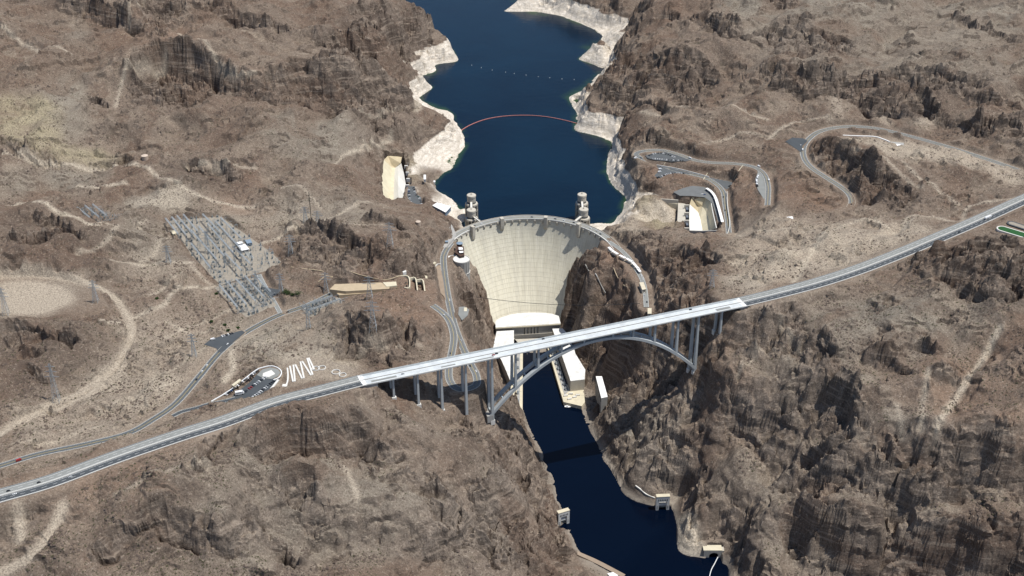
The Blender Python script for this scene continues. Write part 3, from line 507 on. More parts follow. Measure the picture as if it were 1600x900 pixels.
for q in [[(0,432),(60,432),(80,442),(0,462)], [(200,318),(290,306),(300,330),(210,332)], [(1295,162),(1310,160),(1320,188),(1305,188)], [(1372,178),(1385,178),(1390,198),(1375,196)], [(1430,190),(1475,180),(1440,208)], [(1250,380),(1340,360),(1400,370),(1330,420),(1240,430)], [(1120,430),(1230,400),(1250,430),(1170,460)], [(440,560),(500,550),(560,575),(550,590),(460,600)], [(120,600),(200,560),(210,600),(130,640),(40,660)], [(240,570),(300,590),(240,640),(170,650)], [(1020,320),(1050,325),(1055,350),(1000,345)], [(1310,232),(1600,290),(1600,262),(1500,230),(1350,212)], [(990,250),(1005,320),(990,320),(975,260)], [(20,790),(40,790),(35,840),(20,840)], [(1260,440),(1330,400),(1480,360),(1400,350),(1270,400)], [(720,395),(745,410),(740,440),(722,430)], [(975,345),(960,370),(1000,365),(1000,350)], [(900,560),(895,480),(905,500)], ]: mask('pale', q, 9, 0.6)
mask('pale', [(1056,812),(1072,806),(1085,825),(1100,860),(1092,876),(1058,862)], 5, 1.6)
for q in [[(1380,600),(1600,500),(1600,760),(1480,700)], [(1000,265),(1110,270),(1100,285),(1010,295)], [(1100,255),(1190,265),(1190,330),(1150,330),(1140,290)], [(1200,270),(1320,320),(1290,335),(1210,325)], [(540,440),(700,455),(700,520),(600,510)], [(380,265),(400,270),(395,290),(380,285)], [(100,735),(250,700),(200,760),(100,800)], [(900,390),(990,410),(1000,470),(930,430)], [(1090,500),(1150,520),(1120,620),(1090,600)], [(60,295),(95,298),(85,315),(55,312)], [(530,260),(550,258),(555,275),(535,278)], [(340,300),(440,330),(340,330)]]: mask('red', q, 16, 0.7)
for q in [[(0,330),(60,330),(200,400),(180,430),(80,420),(0,425)], [(0,500),(150,520),(170,570),(100,620),(0,640)], [(1420,400),(1620,385),(1620,480),(1500,460)], [(250,262),(380,270),(380,300),(280,300)], [(1260,225),(1400,290),(1400,335),(1340,320)]]: mask('dark', q, 18, 0.7)
mask('noring', [(998,308),(1062,310),(1064,352),(1000,366),(975,350),(985,340),(1000,335)], 6, 1.3)
mask('noring', [(1030,300),(1200,290),(1200,380),(1060,380)], 4, 1.5)
mask('noring', [(590,235),(636,238),(640,330),(585,330)], 4, 1.5)
mask('noring', [(655,262),(688,262),(697,275),(676,296),(690,308),(660,318),(648,290)], 6, 1.0)
mask('noring', [(690,340),(715,340),(720,370),(690,390)], 4, 1.2)
mask('pale', [(1003,320),(1058,322),(1058,348),(1012,350),(985,345)], 5, 1.0)
mask('pale', [(1140,400),(1200,385),(1290,372),(1330,400),(1260,430),(1160,455)], 14, 0.5)
mask('grey', [(360,480),(440,500),(560,545),(560,590),(440,570),(360,560)], 20, 0.6); mask('grey', [(180,345),(260,345),(300,420),(200,410)], 20, 0.6); mask('grey', [(380,320),(520,300),(600,330),(560,360),(430,350)], 18, 0.5); mask('grey', [(420,180),(560,200),(600,230),(520,260),(440,240)], 18, 0.7)
for q in [[(400,662),(500,645),(600,660),(600,700),(500,705),(400,725)], [(120,850),(260,803),(360,850),(300,872),(150,872)], [(200,125),(240,92),(300,92),(400,128),(400,165),(300,155),(220,172)], [(420,120),(560,112),(645,165),(643,195),(540,188),(420,160)], [(530,505),(640,512),(650,560),(600,580),(545,565)], [(1255,528),(1305,540),(1312,600),(1260,608)], [(1265,602),(1330,612),(1350,680),(1262,672)], [(1230,718),(1340,702),(1470,738),(1600,722),(1600,760),(1440,772),(1380,760)], [(1228,800),(1420,822),(1610,838),(1610,900),(1380,890),(1230,850)], [(980,102),(1060,100),(1140,118),(1110,160),(1000,150)], [(640,760),(760,700),(800,740),(720,760)], [(505,40),(600,8),(690,50),(650,100),(540,95)], [(1190,130),(1350,125),(1540,138),(1480,190),(1300,160)], [(880,420),(930,470),(940,540),(900,560),(882,470)], [(1060,385),(1120,415),(1110,470),(1075,470)]]: mask('dark', q, 9, 0.62)
for q in [[(60,740),(250,690),(330,700),(180,760),(60,790)], [(350,120),(430,135),(400,100)], [(1090,600),(1180,610),(1250,700),(1160,720),(1080,690)], [(560,690),(700,720),(760,780),(640,740)], [(200,60),(300,40),(330,80),(230,90)], [(1480,560),(1600,520),(1600,700),(1500,680)]]: mask('red', q, 20, 0.6)
# dirt tracks
for q, h in [([(140,350),(200,362),(260,372),(310,378)],1.6), ([(120,398),(180,380),(230,352)],1.2), ([(215,415),(240,395),(262,372)],1.0), ([(300,420),(330,440),(360,452)],1.4), ([(235,470),(262,455),(285,440)],1.2), ([(260,505),(300,520),(330,515)],1.2), ([(240,590),(290,572),(320,545)],1.0), ([(150,650),(220,620),(280,600)],1.2), ([(430,600),(450,560),(480,545)],1.2), ([(560,560),(600,545),(660,540)],1.0), ([(1140,410),(1180,402),(1230,408),(1262,396)],1.2), ([(1200,440),(1225,415),(1240,395),(1225,375)],1.3), ([(1150,372),(1200,374),(1270,371)],1.6), ([(1330,385),(1370,372),(1400,352)],1.0), ([(1285,372),(1320,360),(1350,352),(1400,362),(1425,348)],1.6), ([(440,300),(480,310),(500,325)],1.0), ([(200,300),(140,302),(60,298)],2.4), ([(560,175),(600,190),(655,168)],1.0), ([(20,700),(80,690),(160,668)],1.0), ([(180,780),(260,750),(330,742)],0.9), ([(1150,600),(1180,560),(1220,545)],0.8), ([(1400,640),(1408,700)],1.2), ([(1100,220),(1160,205),(1210,212)],1.3), ([(1330,232),(1390,262),(1440,300)],1.2)]: track('pale', q, h, 0.8)
for q, h in [([(0,258),(60,256),(140,257),(212,257)], 4), ([(215,258),(240,280),(275,303),(320,316),(400,318)], 3), ([(290,262),(345,268),(400,266)], 2), ([(0,318),(60,325),(110,340),(160,360)], 4), ([(0,430),(60,430),(120,438),(165,455),(190,480),(205,510),(205,540),(185,575),(150,600),(90,632),(40,660),(0,685)], 5.5), ([(160,605),(100,640),(20,670)], 5), ([(205,500),(250,490),(280,465),(330,445)], 3), ([(175,405),(200,412),(240,417),(300,415)], 3.5), ([(520,268),(530,250),(545,243),(575,235),(612,222)], 2.6), ([(400,385),(440,370),(470,357),(490,350)], 3), ([(500,345),(540,330),(580,322)], 2), ([(490,350),(540,352),(600,358)], 1.5), ([(100,790),(60,860),(0,895)], 5), ([(28,792),(32,840)], 5), ([(1600,310),(1540,316),(1510,325),(1505,345)], 2), ([(1375,245),(1440,290),(1500,318)], 1.6), ([(1200,212),(1240,190),(1300,190)], 2), ([(1350,350),(1410,362),(1420,345),(1505,345)], 2), ([(1240,440),(1260,410),(1285,380),(1290,372)], 4), ([(1180,370),(1250,372),(1300,368)], 2), ([(205,55),(210,20),(225,0)], 1.5), ([(180,165),(190,125),(230,105),(260,88)], 2), ([(1000,190),(1060,180),(1130,180),(1200,190)], 2), ([(1220,250+240),(1255,560),(1250,560)], 1), ([(1560,520),(1530,570),(1505,610),(1480,650),(1460,690)], 4), ([(1450,580),(1440,640),(1435,690)], 2), ([(650,180),(660,160),(655,175)], 3), ([(540,730),(555,760),(560,775)], 2), ([(0,52),(90,85),(130,100)], 2), ([(250,55),(350,100),(400,115)], 2), ([(400,470),(330,495),(250,530)], 1.5), ([(360,545),(365,580),(350,600)], 4), ([(160,512),(200,510)], 2.5)]: track('pale', q, h, 0.75)
print('masks', time.time()-T0)

def vorf(x, y, sx, sy, tilt, stepa):
    """faceted rock: every cell a tilted plane, eased into its neighbour"""
    xi = np.floor(x).astype(np.int64); yi = np.floor(y).astype(np.int64)
    D = np.full((2,)+x.shape, 9.0); Hh = np.zeros((2,)+x.shape); ID = np.zeros(x.shape)
    for a in (-1, 0, 1):
        for b in (-1, 0, 1):
            h = PERM[PERM[(xi+a) & 255]+((yi+b) & 255)]; h2 = PERM[h+1]; qx = x-(xi+a+h/256.0); qy = y-(yi+b+h2/256.0); d = qx*qx+qy*qy
            ii = PERM[h2]/256.0; an = ii*37.7; tl = tilt*(0.4+0.9*((ii*13.3) % 1))
            v = (np.cos(an)*qx*sx+np.sin(an)*qy*sy)*tl+(((ii*7.7) % 1)-0.5)*stepa
            m1 = d < D[0]; m2 = (~m1) & (d < D[1])
            D[1] = np.where(m1, D[0], np.where(m2, d, D[1])); Hh[1] = np.where(m1, Hh[0], np.where(m2, v, Hh[1]))
            D[0] = np.where(m1, d, D[0]); Hh[0] = np.where(m1, v, Hh[0]); ID = np.where(m1, ii, ID)
    k = np.clip((np.sqrt(D[1])-np.sqrt(D[0]))/0.34, 0, 1); k = 0.5+0.5*k*k*(3-2*k)
    return Hh[0]*k+Hh[1]*(1-k)-(1-k)*2*stepa*0.28, ID

def make_ground():
    NC, NR, XC = 1040, 1180, 46
    s = np.linspace(-1, 1, NC)
    ext = 1+np.cumsum(0.002*1.19**np.arange(XC)); ext = ext[ext < 40]
    s = np.concatenate([-ext[::-1], s, ext])
    yy = 960*np.exp(np.linspace(0, math.log(4150/960), NR))
    far = 4150+np.cumsum(8*1.22**np.arange(40)); far = far[far < 13500]
    near = 960-np.cumsum(2.5*1.22**np.arange(40)); near = near[near > -11000]
    yy = np.concatenate([near[::-1], yy, far])
    half = np.where(yy > 200, 0.385*yy+240, 0.385*200+240)
    X = s[None, :]*half[:, None]; Y = yy[:, None]+0*X
    ny, nx = X.shape; X0_, Y0_ = X.copy(), Y.copy()
    infine = (X > GX0+20) & (X < GX0+ST*(NX-8)) & (Y > GY0+20) & (Y < GY0+ST*(NY-8))
    Z = np.where(infine, samp(G, X, Y), samp(GC, X, Y, CX0, CY0, CST))
    flat = np.where(infine, samp(FLAT, X, Y), 0)
    mk = {k: np.where(infine, samp(blur(v, 0.8) if k == 'pale' else v, X, Y), 0) for k, v in MSK.items()}
    # slope of the surveyed ground
    gy, gx = np.gradient(G, ST); SL = np.hypot(gx, gy)
    sl = np.where(infine, samp(blur(SL, 2), X, Y), 0.4)
    wallz = np.clip((sl-0.55)/0.5, 0, 1)
    # domain warp
    wx = X+14*pn(X/61+7, Y/61)+5*pn(X/19, Y/19+3); wy = Y+14*pn(X/61, Y/61+9)+5*pn(X/19+5, Y/19)
    scm = np.where(infine, samp(SC_M, X, Y), 0)
    crag = np.clip(mk['crag']*0.85+wallz*0.45+scm*0.75-0.05, 0, 1)
    # crag edge broken up
    crag = np.clip(crag+(pn(wx/35, wy/35)*0.9+pn(wx/12, wy/12)*0.5)*np.clip(crag*(1.4-crag)*2.2, 0, 1), 0, 1)
    n1 = pn(wx/210, wy/210); n2 = pn(wx/90+3, wy/90); n3 = pn(wx/38, wy/38+5); n4 = pn(wx/16, wy/16)
    rid = 1-np.abs(pn(wx/120+11, wy/70))*2.2; rid2 = 1-np.abs(pn(wx/46+1, wy/34+8))*2.2; rid3 = 1-np.abs(pn(wx/19+1, wy/15+8))*2.2
    # drainage gullies on the smooth slopes
    gul = -np.abs(pn(wx/75, wy/130+21))*9-np.abs(pn(wx/30+4, wy/52))*4.2-np.abs(pn(wx/13+4, wy/20))*1.5
    warp = 22*pn(X/140+31, Y/140); gx2 = X*0.94+Y*0.34+warp; gy2 = -X*0.34+Y*0.94
    big = (1-np.abs(pn(gx2/170+2, gy2/95+6))*2.4); med = (1-np.abs(pn(gx2/66+12, (gy2-warp)/44+6))*2.4)*np.clip(big+0.5, 0.2, 1.3)
    rough = np.clip(0.55+0.9*n1, 0.15, 1.15)
    soft = n2*7+n3*2.4+n4*0.9+big*7*rough+med*3.6*rough+gul*0.32+1.0
    def facets(sx, sy, o_, tilt, stepa, crease): return vorf(wx/sx+o_, wy/sy+o_*0.7, sx, sy, tilt, stepa)
    fA, iA = facets(58, 40, 0, 0.55, 14, 50); fB, iB = facets(25, 18, 9, 0.85, 6.5, 32); fC, idw = facets(10.5, 8.5, 4, 0.8, 2.4, 14); fD, idf = facets(5, 4.4, 3, 0.7, 0.8, 5)
    steepk = np.clip(1.4-sl*0.5, 0.5, 1)
    cr = (rid*7+rid2*4+fA*1.15+fB*1.15*steepk+fC*1.4*steepk+fD*1.5*steepk-5+n2*5)
    # large landforms: ridges and ravines away from anything built
    FB = np.maximum(blur(FLAT, 14), blur(CALM, 6)*0.5); calm = np.clip(np.where(infine, samp(FB, X, Y), 0)*3.2, 0, 1)
    waterd = np.clip(np.minimum(np.abs(Z), np.where(Y > 2120, np.abs(Z-LAKE), 1e3))/70, 0, 1)
    m1 = 1-np.abs(pn((X+60*n1)/330+4, (Y+60*n2)/250+8))*2.6; m2 = 1-np.abs(pn((X*0.8+Y*0.6+30*n2)/150, (Y*0.8-X*0.6)/105+2))*2.4
    macro = (m1*13+m2*11*(0.4+0.6*np.clip(m1+0.4, 0, 1)))*(1-calm)**2*waterd*np.clip((4300-Y)/300, 0, 1)
    dam_d = np.clip((np.hypot(X-33, Y-2120)-260)/200, 0, 1); macro = macro*dam_d
    d1, d2 = 1.0, 2.0
    lim = np.minimum(np.abs(Z-0), np.where(Y > 2120, np.abs(Z-LAKE), 1e3))
    near_w = np.clip(lim/22, 0.28, 1)
    calmd = np.where(infine, samp(CALM, X, Y), 0)
    amp = (1-flat)**1.5*(1-0.75*calmd)
    dz = (soft*(1-crag)*np.clip(near_w*1.3-0.3, 0.15, 1)+cr*crag*near_w)*amp+macro
    # bedding ledges
    dzs = (soft*(1-crag)+(rid*5+rid2*2+n2*6+n1*6)*crag)*amp+macro
    t = (Z+dzs+n2*9)/15.0; led = (t-np.floor(t)); led = np.clip(led*2.6-0.8, 0, 1)-led
    dz = dz+led*15*0.55*np.clip(crag*1.2, 0, 1)*amp*near_w
    # thin outcrop ledges on the open slopes
    for kk, (lw, wl_, th_) in enumerate(((19.0, 70.0, 0.10), (11.0, 34.0, 0.22))):
        t = (Z+dzs+26*pn(X/wl_/2.2+kk*7, Y/wl_/1.6+3)+6*pn(X/17, Y/14+kk))/lw; fr = t-np.floor(t)
        stepv = np.clip(fr/0.10, 0, 1)-fr
        lm = np.clip((pn(X/wl_+5*kk, Y/wl_+17)-th_)*6, 0, 1)
        dz = dz+stepv*lw*0.42*lm*amp*near_w*(1-0.5*crag)
        if kk == 0: ledge = lm*(fr < 0.12)
        else: ledge = np.maximum(ledge, lm*(fr < 0.12))
    fine = (pn(X/5.3, Y/5.3)*0.7+pn(X/2.6, Y/2.6)*0.35)*np.clip(1.3-sl*0.7, 0.2, 1)
    dz = dz+fine*amp*(0.7+1.2*crag)
    # far country
    farw = np.where(infine, 0, 1.0); dz = dz+farw*(pn(X/900, Y/900)*120+(1-np.abs(pn(X/420, Y/420))*2)*70)
    under = np.where(Z < 0, 1, 0) 
    dz = np.where(under > 0, np.minimum(dz, 0), dz)
    Z2 = Z+dz
    so = (X-BA_[0])*bd_[0]+(Y-BA_[1])*bd_[1]; oo = -(X-BA_[0])*bd_[1]+(Y-BA_[1])*bd_[0]
    Z2 = np.where((so > -8) & (so < bl_+8) & (np.abs(oo) < 18), np.minimum(Z2, 260.5-np.clip(8-np.minimum(so+8, bl_+8-so), 0, 8)*-0.7), Z2)
    Z2 = np.where((Z < LAKE-1) & (Y > 2245) & infine, np.minimum(Z2, LAKE-0.8), Z2)
    def lat(A): return (np.roll(A, 1, 1)+np.roll(A, -1, 1)+A*2)/4
    dzy = np.abs(np.gradient(Z2, axis=0)/np.maximum(np.gradient(Y, axis=0), 0.1)); Zb = lat(lat(lat(lat(lat(lat(lat(Z2))))))); kk_ = np.clip((lat(lat(lat(dzy)))-0.9)/1.0, 0, 1)
    Z2 = Z2*(1-0.3*kk_)+Zb*0.3*kk_
    # rock bedding and joints push the steep faces in and out
    ggy, ggx = np.gradient(blur(G, 1.5), ST); gx_ = np.where(infine, samp(ggx, X, Y), 0); gy_ = np.where(infine, samp(ggy, X, Y), 0)
    gl = np.hypot(gx_, gy_)+1e-6; along = (X*gy_-Y*gx_)/gl
    h3 = 10*pn(Z2/16+X/95, Y/70+X/60)+6*pn(Z2/9+Y/80, X/28+7-Y/35)
    hd = h3*np.clip((gl-0.45)/0.6, 0, 1)*amp*np.clip(near_w*1.6-0.6, 0.1, 1)
    X = X-gx_/gl*hd*0.24; Y = Y-gy_/gl*hd*0.24
    me = bpy.data.meshes.new('ground')
    co = np.stack([X, Y, Z2], -1).reshape(-1, 3).astype(np.float32)
    idx = np.arange(ny*nx).reshape(ny, nx)
    q = np.stack([idx[:-1, :-1], idx[:-1, 1:], idx[1:, 1:], idx[1:, :-1]], -1).reshape(-1, 4)
    me.vertices.add(len(co)); me.vertices.foreach_set('co', co.ravel())
    me.loops.add(q.size); me.loops.foreach_set('vertex_index', q.ravel().astype(np.int32))
    me.polygons.add(len(q)); me.polygons.foreach_set('loop_start', np.arange(0, q.size, 4, dtype=np.int32))
    try: me.polygons.foreach_set('loop_total', np.full(len(q), 4, dtype=np.int32))
    except Exception: pass
    me.update(calc_edges=True)
    me.polygons.foreach_set('use_smooth', np.zeros(len(q), bool))
    def att(n, a, b, c):
        A = me.attributes.new(n, 'FLOAT_VECTOR', 'POINT'); A.data.foreach_set('vector', np.stack([a, b, c], -1).reshape(-1, 3).astype(np.float32).ravel())
    ringm = np.where((Y > 2160) & infine, 1.0, 0.0)*np.clip((X+260)/20, 0, 1) if False else np.where((Y > 2150) & infine & (np.hypot(X-33, Y-2069) > 171), 1.0, 0.0)
    att('mk1', crag, mk['pale'], mk['yellow']); att('mk2', mk['grey'], mk['red'], mk['dark']); att('mk3', ringm*np.clip(1-mk['noring'], 0, 1), flat, np.clip(idw*0.6+idf*0.4, 0, 1))
    o = bpy.data.objects.new('ground', me); COL.objects.link(o); o['kind'] = 'structure'
    return o, (X0_, Y0_, Z2)

# ------------------------------------------------------------------ materials
class NT:
    def __init__(s, name, rough=0.9, spec=0.2, metal=0.0):
        s.m = bpy.data.materials.new(name); s.m.use_nodes = True; s.t = s.m.node_tree; s.n = s.t.nodes; s.l = s.t.links
        s.b = s.n['Principled BSDF']; s.b.inputs['Roughness'].default_value = rough; s.b.inputs['Metallic'].default_value = metal
        s.b.inputs['Specular IOR Level'].default_value = spec
        s.pos = s.n.new('ShaderNodeNewGeometry').outputs['Position']
    def noise(s, scale, det=4, rgh=0.6, vec=None, dist=0.0, sc3=None):
        n = s.n.new('ShaderNodeTexNoise'); n.inputs['Scale'].default_value = scale; n.inputs['Detail'].default_value = det
        n.inputs['Roughness'].default_value = rgh; n.inputs['Distortion'].default_value = dist
        v = vec or s.pos
        if sc3:
            mp = s.n.new('ShaderNodeMapping'); mp.inputs['Scale'].default_value = sc3; s.l.new(v, mp.inputs['Vector']); v = mp.outputs[0]
        s.l.new(v, n.inputs['Vector']); return n.outputs['Fac']
    def math(s, op, a, b=None, c=None, clamp=False):
        n = s.n.new('ShaderNodeMath'); n.operation = op; n.use_clamp = clamp
        for i, q in enumerate((a, b, c)):
            if q is None: continue
            if isinstance(q, (int, float)): n.inputs[i].default_value = q
            else: s.l.new(q, n.inputs[i])
        return n.outputs[0]
    def ramp(s, f, lo, hi):
        n = s.n.new('ShaderNodeMapRange'); n.inputs['From Min'].default_value = lo; n.inputs['From Max'].default_value = hi; n.clamp = True
        s.l.new(f, n.inputs['Value']); return n.outputs[0]
    def mix(s, f, a, b, mode='MIX'):
        n = s.n.new('ShaderNodeMix'); n.data_type = 'RGBA'; n.blend_type = mode
        for k, q in ((0, f), (6, a), (7, b)):
            if isinstance(q, (int, float)): n.inputs[k].default_value = q
            elif isinstance(q, tuple): n.inputs[k].default_value = (*q, 1) if len(q) == 3 else q
            else: s.l.new(q, n.inputs[k])
        return n.outputs[2]
    def attr(s, name):
        a = s.n.new('ShaderNodeAttribute'); a.attribute_name = name
        x = s.n.new('ShaderNodeSeparateXYZ'); s.l.new(a.outputs['Vector'], x.inputs[0]); return x.outputs
    def col(s, c):
        if isinstance(c, tuple): s.b.inputs['Base Color'].default_value = (*c, 1)
        else: s.l.new(c, s.b.inputs['Base Color'])
    def bump(s, h, dist=1.0, strength=1.0):
        b = s.n.new('ShaderNodeBump'); b.inputs['Distance'].default_value = dist; b.inputs['Strength'].default_value = strength
        s.l.new(h, b.inputs['Height']); s.l.new(b.outputs[0], s.b.inputs['Normal'])

def ground_material():
    m = NT('desert_rock', 0.95, 0.1)
    A = m.attr('mk1'); B = m.attr('mk2'); C = m.attr('mk3')
    big = m.noise(0.004, 5, 0.6); mid = m.noise(0.02, 5, 0.65); sm = m.noise(0.12, 4, 0.7); gr = m.noise(0.45, 3, 0.7)
    c = m.mix(m.ramp(big, 0.35, 0.65), (0.152, 0.120, 0.098), (0.225, 0.186, 0.150))
    c = m.mix(m.ramp(m.noise(0.0075, 4, 0.55, dist=1.2), 0.50, 0.58), c, (0.140, 0.098, 0.075))
    c = m.mix(m.math('MULTIPLY', m.ramp(m.noise(0.011, 5, 0.6, dist=0.8), 0.54, 0.62), 0.8), c, (0.285, 0.243, 0.195))
    c = m.mix(m.math('MULTIPLY', m.ramp(mid, 0.4, 0.7), 0.7), c, (0.150, 0.116, 0.094))
    c = m.mix(m.math('MULTIPLY', m.ramp(sm, 0.45, 0.72), 0.5), c, (0.34, 0.285, 0.22))
    c = m.mix(m.math('MULTIPLY', B[0], 0.95), c, m.mix(m.ramp(mid, 0.3, 0.7), (0.30, 0.285, 0.24), (0.215, 0.20, 0.17)))
    c = m.mix(m.math('MULTIPLY', B[1], 0.7), c, m.mix(m.ramp(mid, 0.35, 0.65), (0.235, 0.150, 0.105), (0.20, 0.145, 0.115)))
    c = m.mix(m.math('MULTIPLY', B[2], 0.9), c, m.mix(m.ramp(m.noise(0.05, 4, 0.7), 0.4, 0.62), (0.075, 0.056, 0.046), (0.185, 0.150, 0.120)))
    # steep rock: desert varnish, plus shade of sun-averted faces painted into the colour
    rk = m.mix(m.ramp(C[2], 0.2, 0.8), (0.078, 0.062, 0.053), (0.185, 0.150, 0.124))
    rk = m.mix(m.ramp(mid, 0.45, 0.7), rk, (0.27, 0.225, 0.188))
    nz = m.n.new('ShaderNodeSeparateXYZ'); ge = m.n.new('ShaderNodeNewGeometry'); m.l.new(ge.outputs['True Normal'], nz.inputs[0])
    steep = m.ramp(nz.outputs[2], 0.92, 0.66)
    c = m.mix(m.math('MULTIPLY', m.ramp(A[0], 0.15, 0.75), m.math('ADD', 0.5, m.math('MULTIPLY', steep, 0.5))), c, rk)
    c = m.mix(m.math('MULTIPLY', steep, 0.55), c, rk)
    c = m.mix(m.math('MULTIPLY', B[0], m.math('MULTIPLY', A[0], 0.5)), c, (0.27, 0.25, 0.22))
    c = m.mix(m.math('MULTIPLY', m.math('MULTIPLY', B[2], m.ramp(m.noise(0.03, 4, 0.65), 0.35, 0.6)), 0.62), c, (0.075, 0.053, 0.044))
    c = m.mix(m.math('MULTIPLY', m.math('MULTIPLY', B[1], m.ramp(m.noise(0.022, 4, 0.6), 0.38, 0.6)), 0.55), c, (0.225, 0.145, 0.100))
    c = m.mix(m.math('MULTIPLY', m.ramp(m.noise(0.0055, 4, 0.6, dist=1.0), 0.52, 0.60), 0.5), c, (0.140, 0.094, 0.070))
    c = m.mix(m.math('MULTIPLY', A[2], m.ramp(mid, 0.25, 0.55)), c, (0.36, 0.325, 0.225))
    c = m.mix(m.math('MULTIPLY', A[1], m.ramp(sm, 0.1, 0.5)), c, (0.52, 0.47, 0.385))
    c = m.mix(m.math('MULTIPLY', C[1], 0.35), c, (0.27, 0.225, 0.18))
    # creosote scrub and stones on the gentle ground
    vo = m.n.new('ShaderNodeTexVoronoi'); vo.inputs['Scale'].default_value = 0.16; m.l.new(m.pos, vo.inputs['Vector'])
    dots = m.math('MULTIPLY', m.ramp(vo.outputs['Distance'], 0.26, 0.12), m.ramp(m.noise(0.03, 2), 0.42, 0.6))
    dots = m.math('MULTIPLY', dots, m.math('SUBTRACT', 1.0, m.ramp(A[1], 0.3, 0.8)))
    dots = m.math('MULTIPLY', dots, m.math('SUBTRACT', 1.0, C[1]))
    c = m.mix(m.math('MULTIPLY', dots, 0.65), c, (0.075, 0.065, 0.045))
    c = m.mix(m.ramp(gr, 0.60, 0.38), c, m.mix(0.62, c, (0.07, 0.056, 0.047)))
    c = m.mix(m.math('MULTIPLY', m.ramp(m.noise(0.28, 3, 0.8), 0.56, 0.70), 0.55), c, (0.42, 0.37, 0.31))
    st = m.noise(1, 3, 0.6, sc3=(0.012, 0.012, 0.22))
    c = m.mix(m.math('MULTIPLY', m.math('MULTIPLY', m.ramp(st, 0.52, 0.62), A[0]), 0.5), c, (0.32, 0.27, 0.22))
    # mineral-stained shore of the lake and the thin one on the river
    z = m.n.new('ShaderNodeSeparateXYZ'); m.l.new(m.pos, z.inputs[0]); zz = z.outputs[2]
    jag = m.math('MULTIPLY', m.math('SUBTRACT', m.noise(0.025, 4, 0.6), 0.5), 14)
    ring = m.math('MULTIPLY', m.ramp(m.math('ADD', zz, jag), 173.5, 171.0), C[0])
    ring = m.math('MULTIPLY', ring, m.ramp(z.outputs[1], 2170, 2230))
    wht = m.mix(m.ramp(m.noise(0.06, 5, 0.7, sc3=(1, 1, 3)), 0.35, 0.62), (0.50, 0.465, 0.40), (0.74, 0.705, 0.64))
    wht = m.mix(m.math('MULTIPLY', m.ramp(m.noise(1, 3, 0.7, sc3=(0.006, 0.006, 0.42)), 0.48, 0.62), 0.55), wht, (0.42, 0.385, 0.33))
    wht = m.mix(m.math('MULTIPLY', m.ramp(m.noise(0.3, 3, 0.7), 0.50, 0.36), 0.7), wht, (0.36, 0.32, 0.27))
    c = m.mix(m.math('MULTIPLY', ring, 0.92), c, wht)
    ring2 = m.ramp(m.math('ADD', zz, m.math('MULTIPLY', jag, 0.8)), 12, 2)
    c = m.mix(m.math('MULTIPLY', ring2, 0.6), c, (0.30, 0.28, 0.245))
    # algae shallows below the waterline
    c = m.mix(m.math('MULTIPLY', m.ramp(zz, LAKE+0.4, LAKE-0.5), C[0]), c, (0.10, 0.14, 0.045))
    c = m.mix(1.0, c, (1.0, 0.955, 0.905), 'MULTIPLY')
    m.col(c)
    h = m.math('ADD', m.math('MULTIPLY', m.noise(0.22, 6, 0.72), 3.4), m.math('MULTIPLY', m.noise(0.9, 3, 0.8), 0.7))
    m.bump(h, 1.0, 0.62)
    return m.m
def simple(name, c, rough=0.85, spec=0.2, metal=0.0, var=0.25, sc=0.2, bump=0.0, c2=None):
    m = NT(name, rough, spec, metal); n = m.noise(sc, 5, 0.7)
    m.col(m.mix(m.ramp(n, 0.3, 0.7), c, c2 or tuple(q*(1-var) for q in c)))
    if bump: m.bump(m.noise(sc*3, 4), bump)
    return m.m

ground, GR = make_ground()
ground.data.materials.append(ground_material())
print('ground', time.time()-T0, len(ground.data.polygons))

def add_mesh(name, verts, faces, mats=None, parent=None, mi=None, smooth=False, kind=None):
    me = bpy.data.meshes.new(name); me.from_pydata([tuple(map(float, v)) for v in verts], [], [tuple(int(i) for i in f) for f in faces])
    if mats is not None:
        for q in (mats if isinstance(mats, (list, tuple)) else [mats]): me.materials.append(q)
    if mi: me.polygons.foreach_set('material_index', mi)
    if smooth: me.polygons.foreach_set('use_smooth', [True]*len(me.polygons))
    o = bpy.data.objects.new(name, me); COL.objects.link(o)
    if parent: o.parent = parent
    if kind: o['kind'] = kind
    return o
def water_mat(name, deep, green, sp=0.25):
    m = NT(name, 0.12, sp); n = m.noise(0.02, 4, 0.6)
    m.col(m.mix(m.ramp(m.noise(0.004, 3), 0.3, 0.7), deep, green)); m.b.inputs['IOR'].default_value = 1.33
    m.bump(m.math('ADD', m.math('MULTIPLY', m.noise(0.35, 4, 0.6), 0.5), m.math('MULTIPLY', m.noise(0.06, 3), 1.0)), 1.0, 0.25)
    return m.m
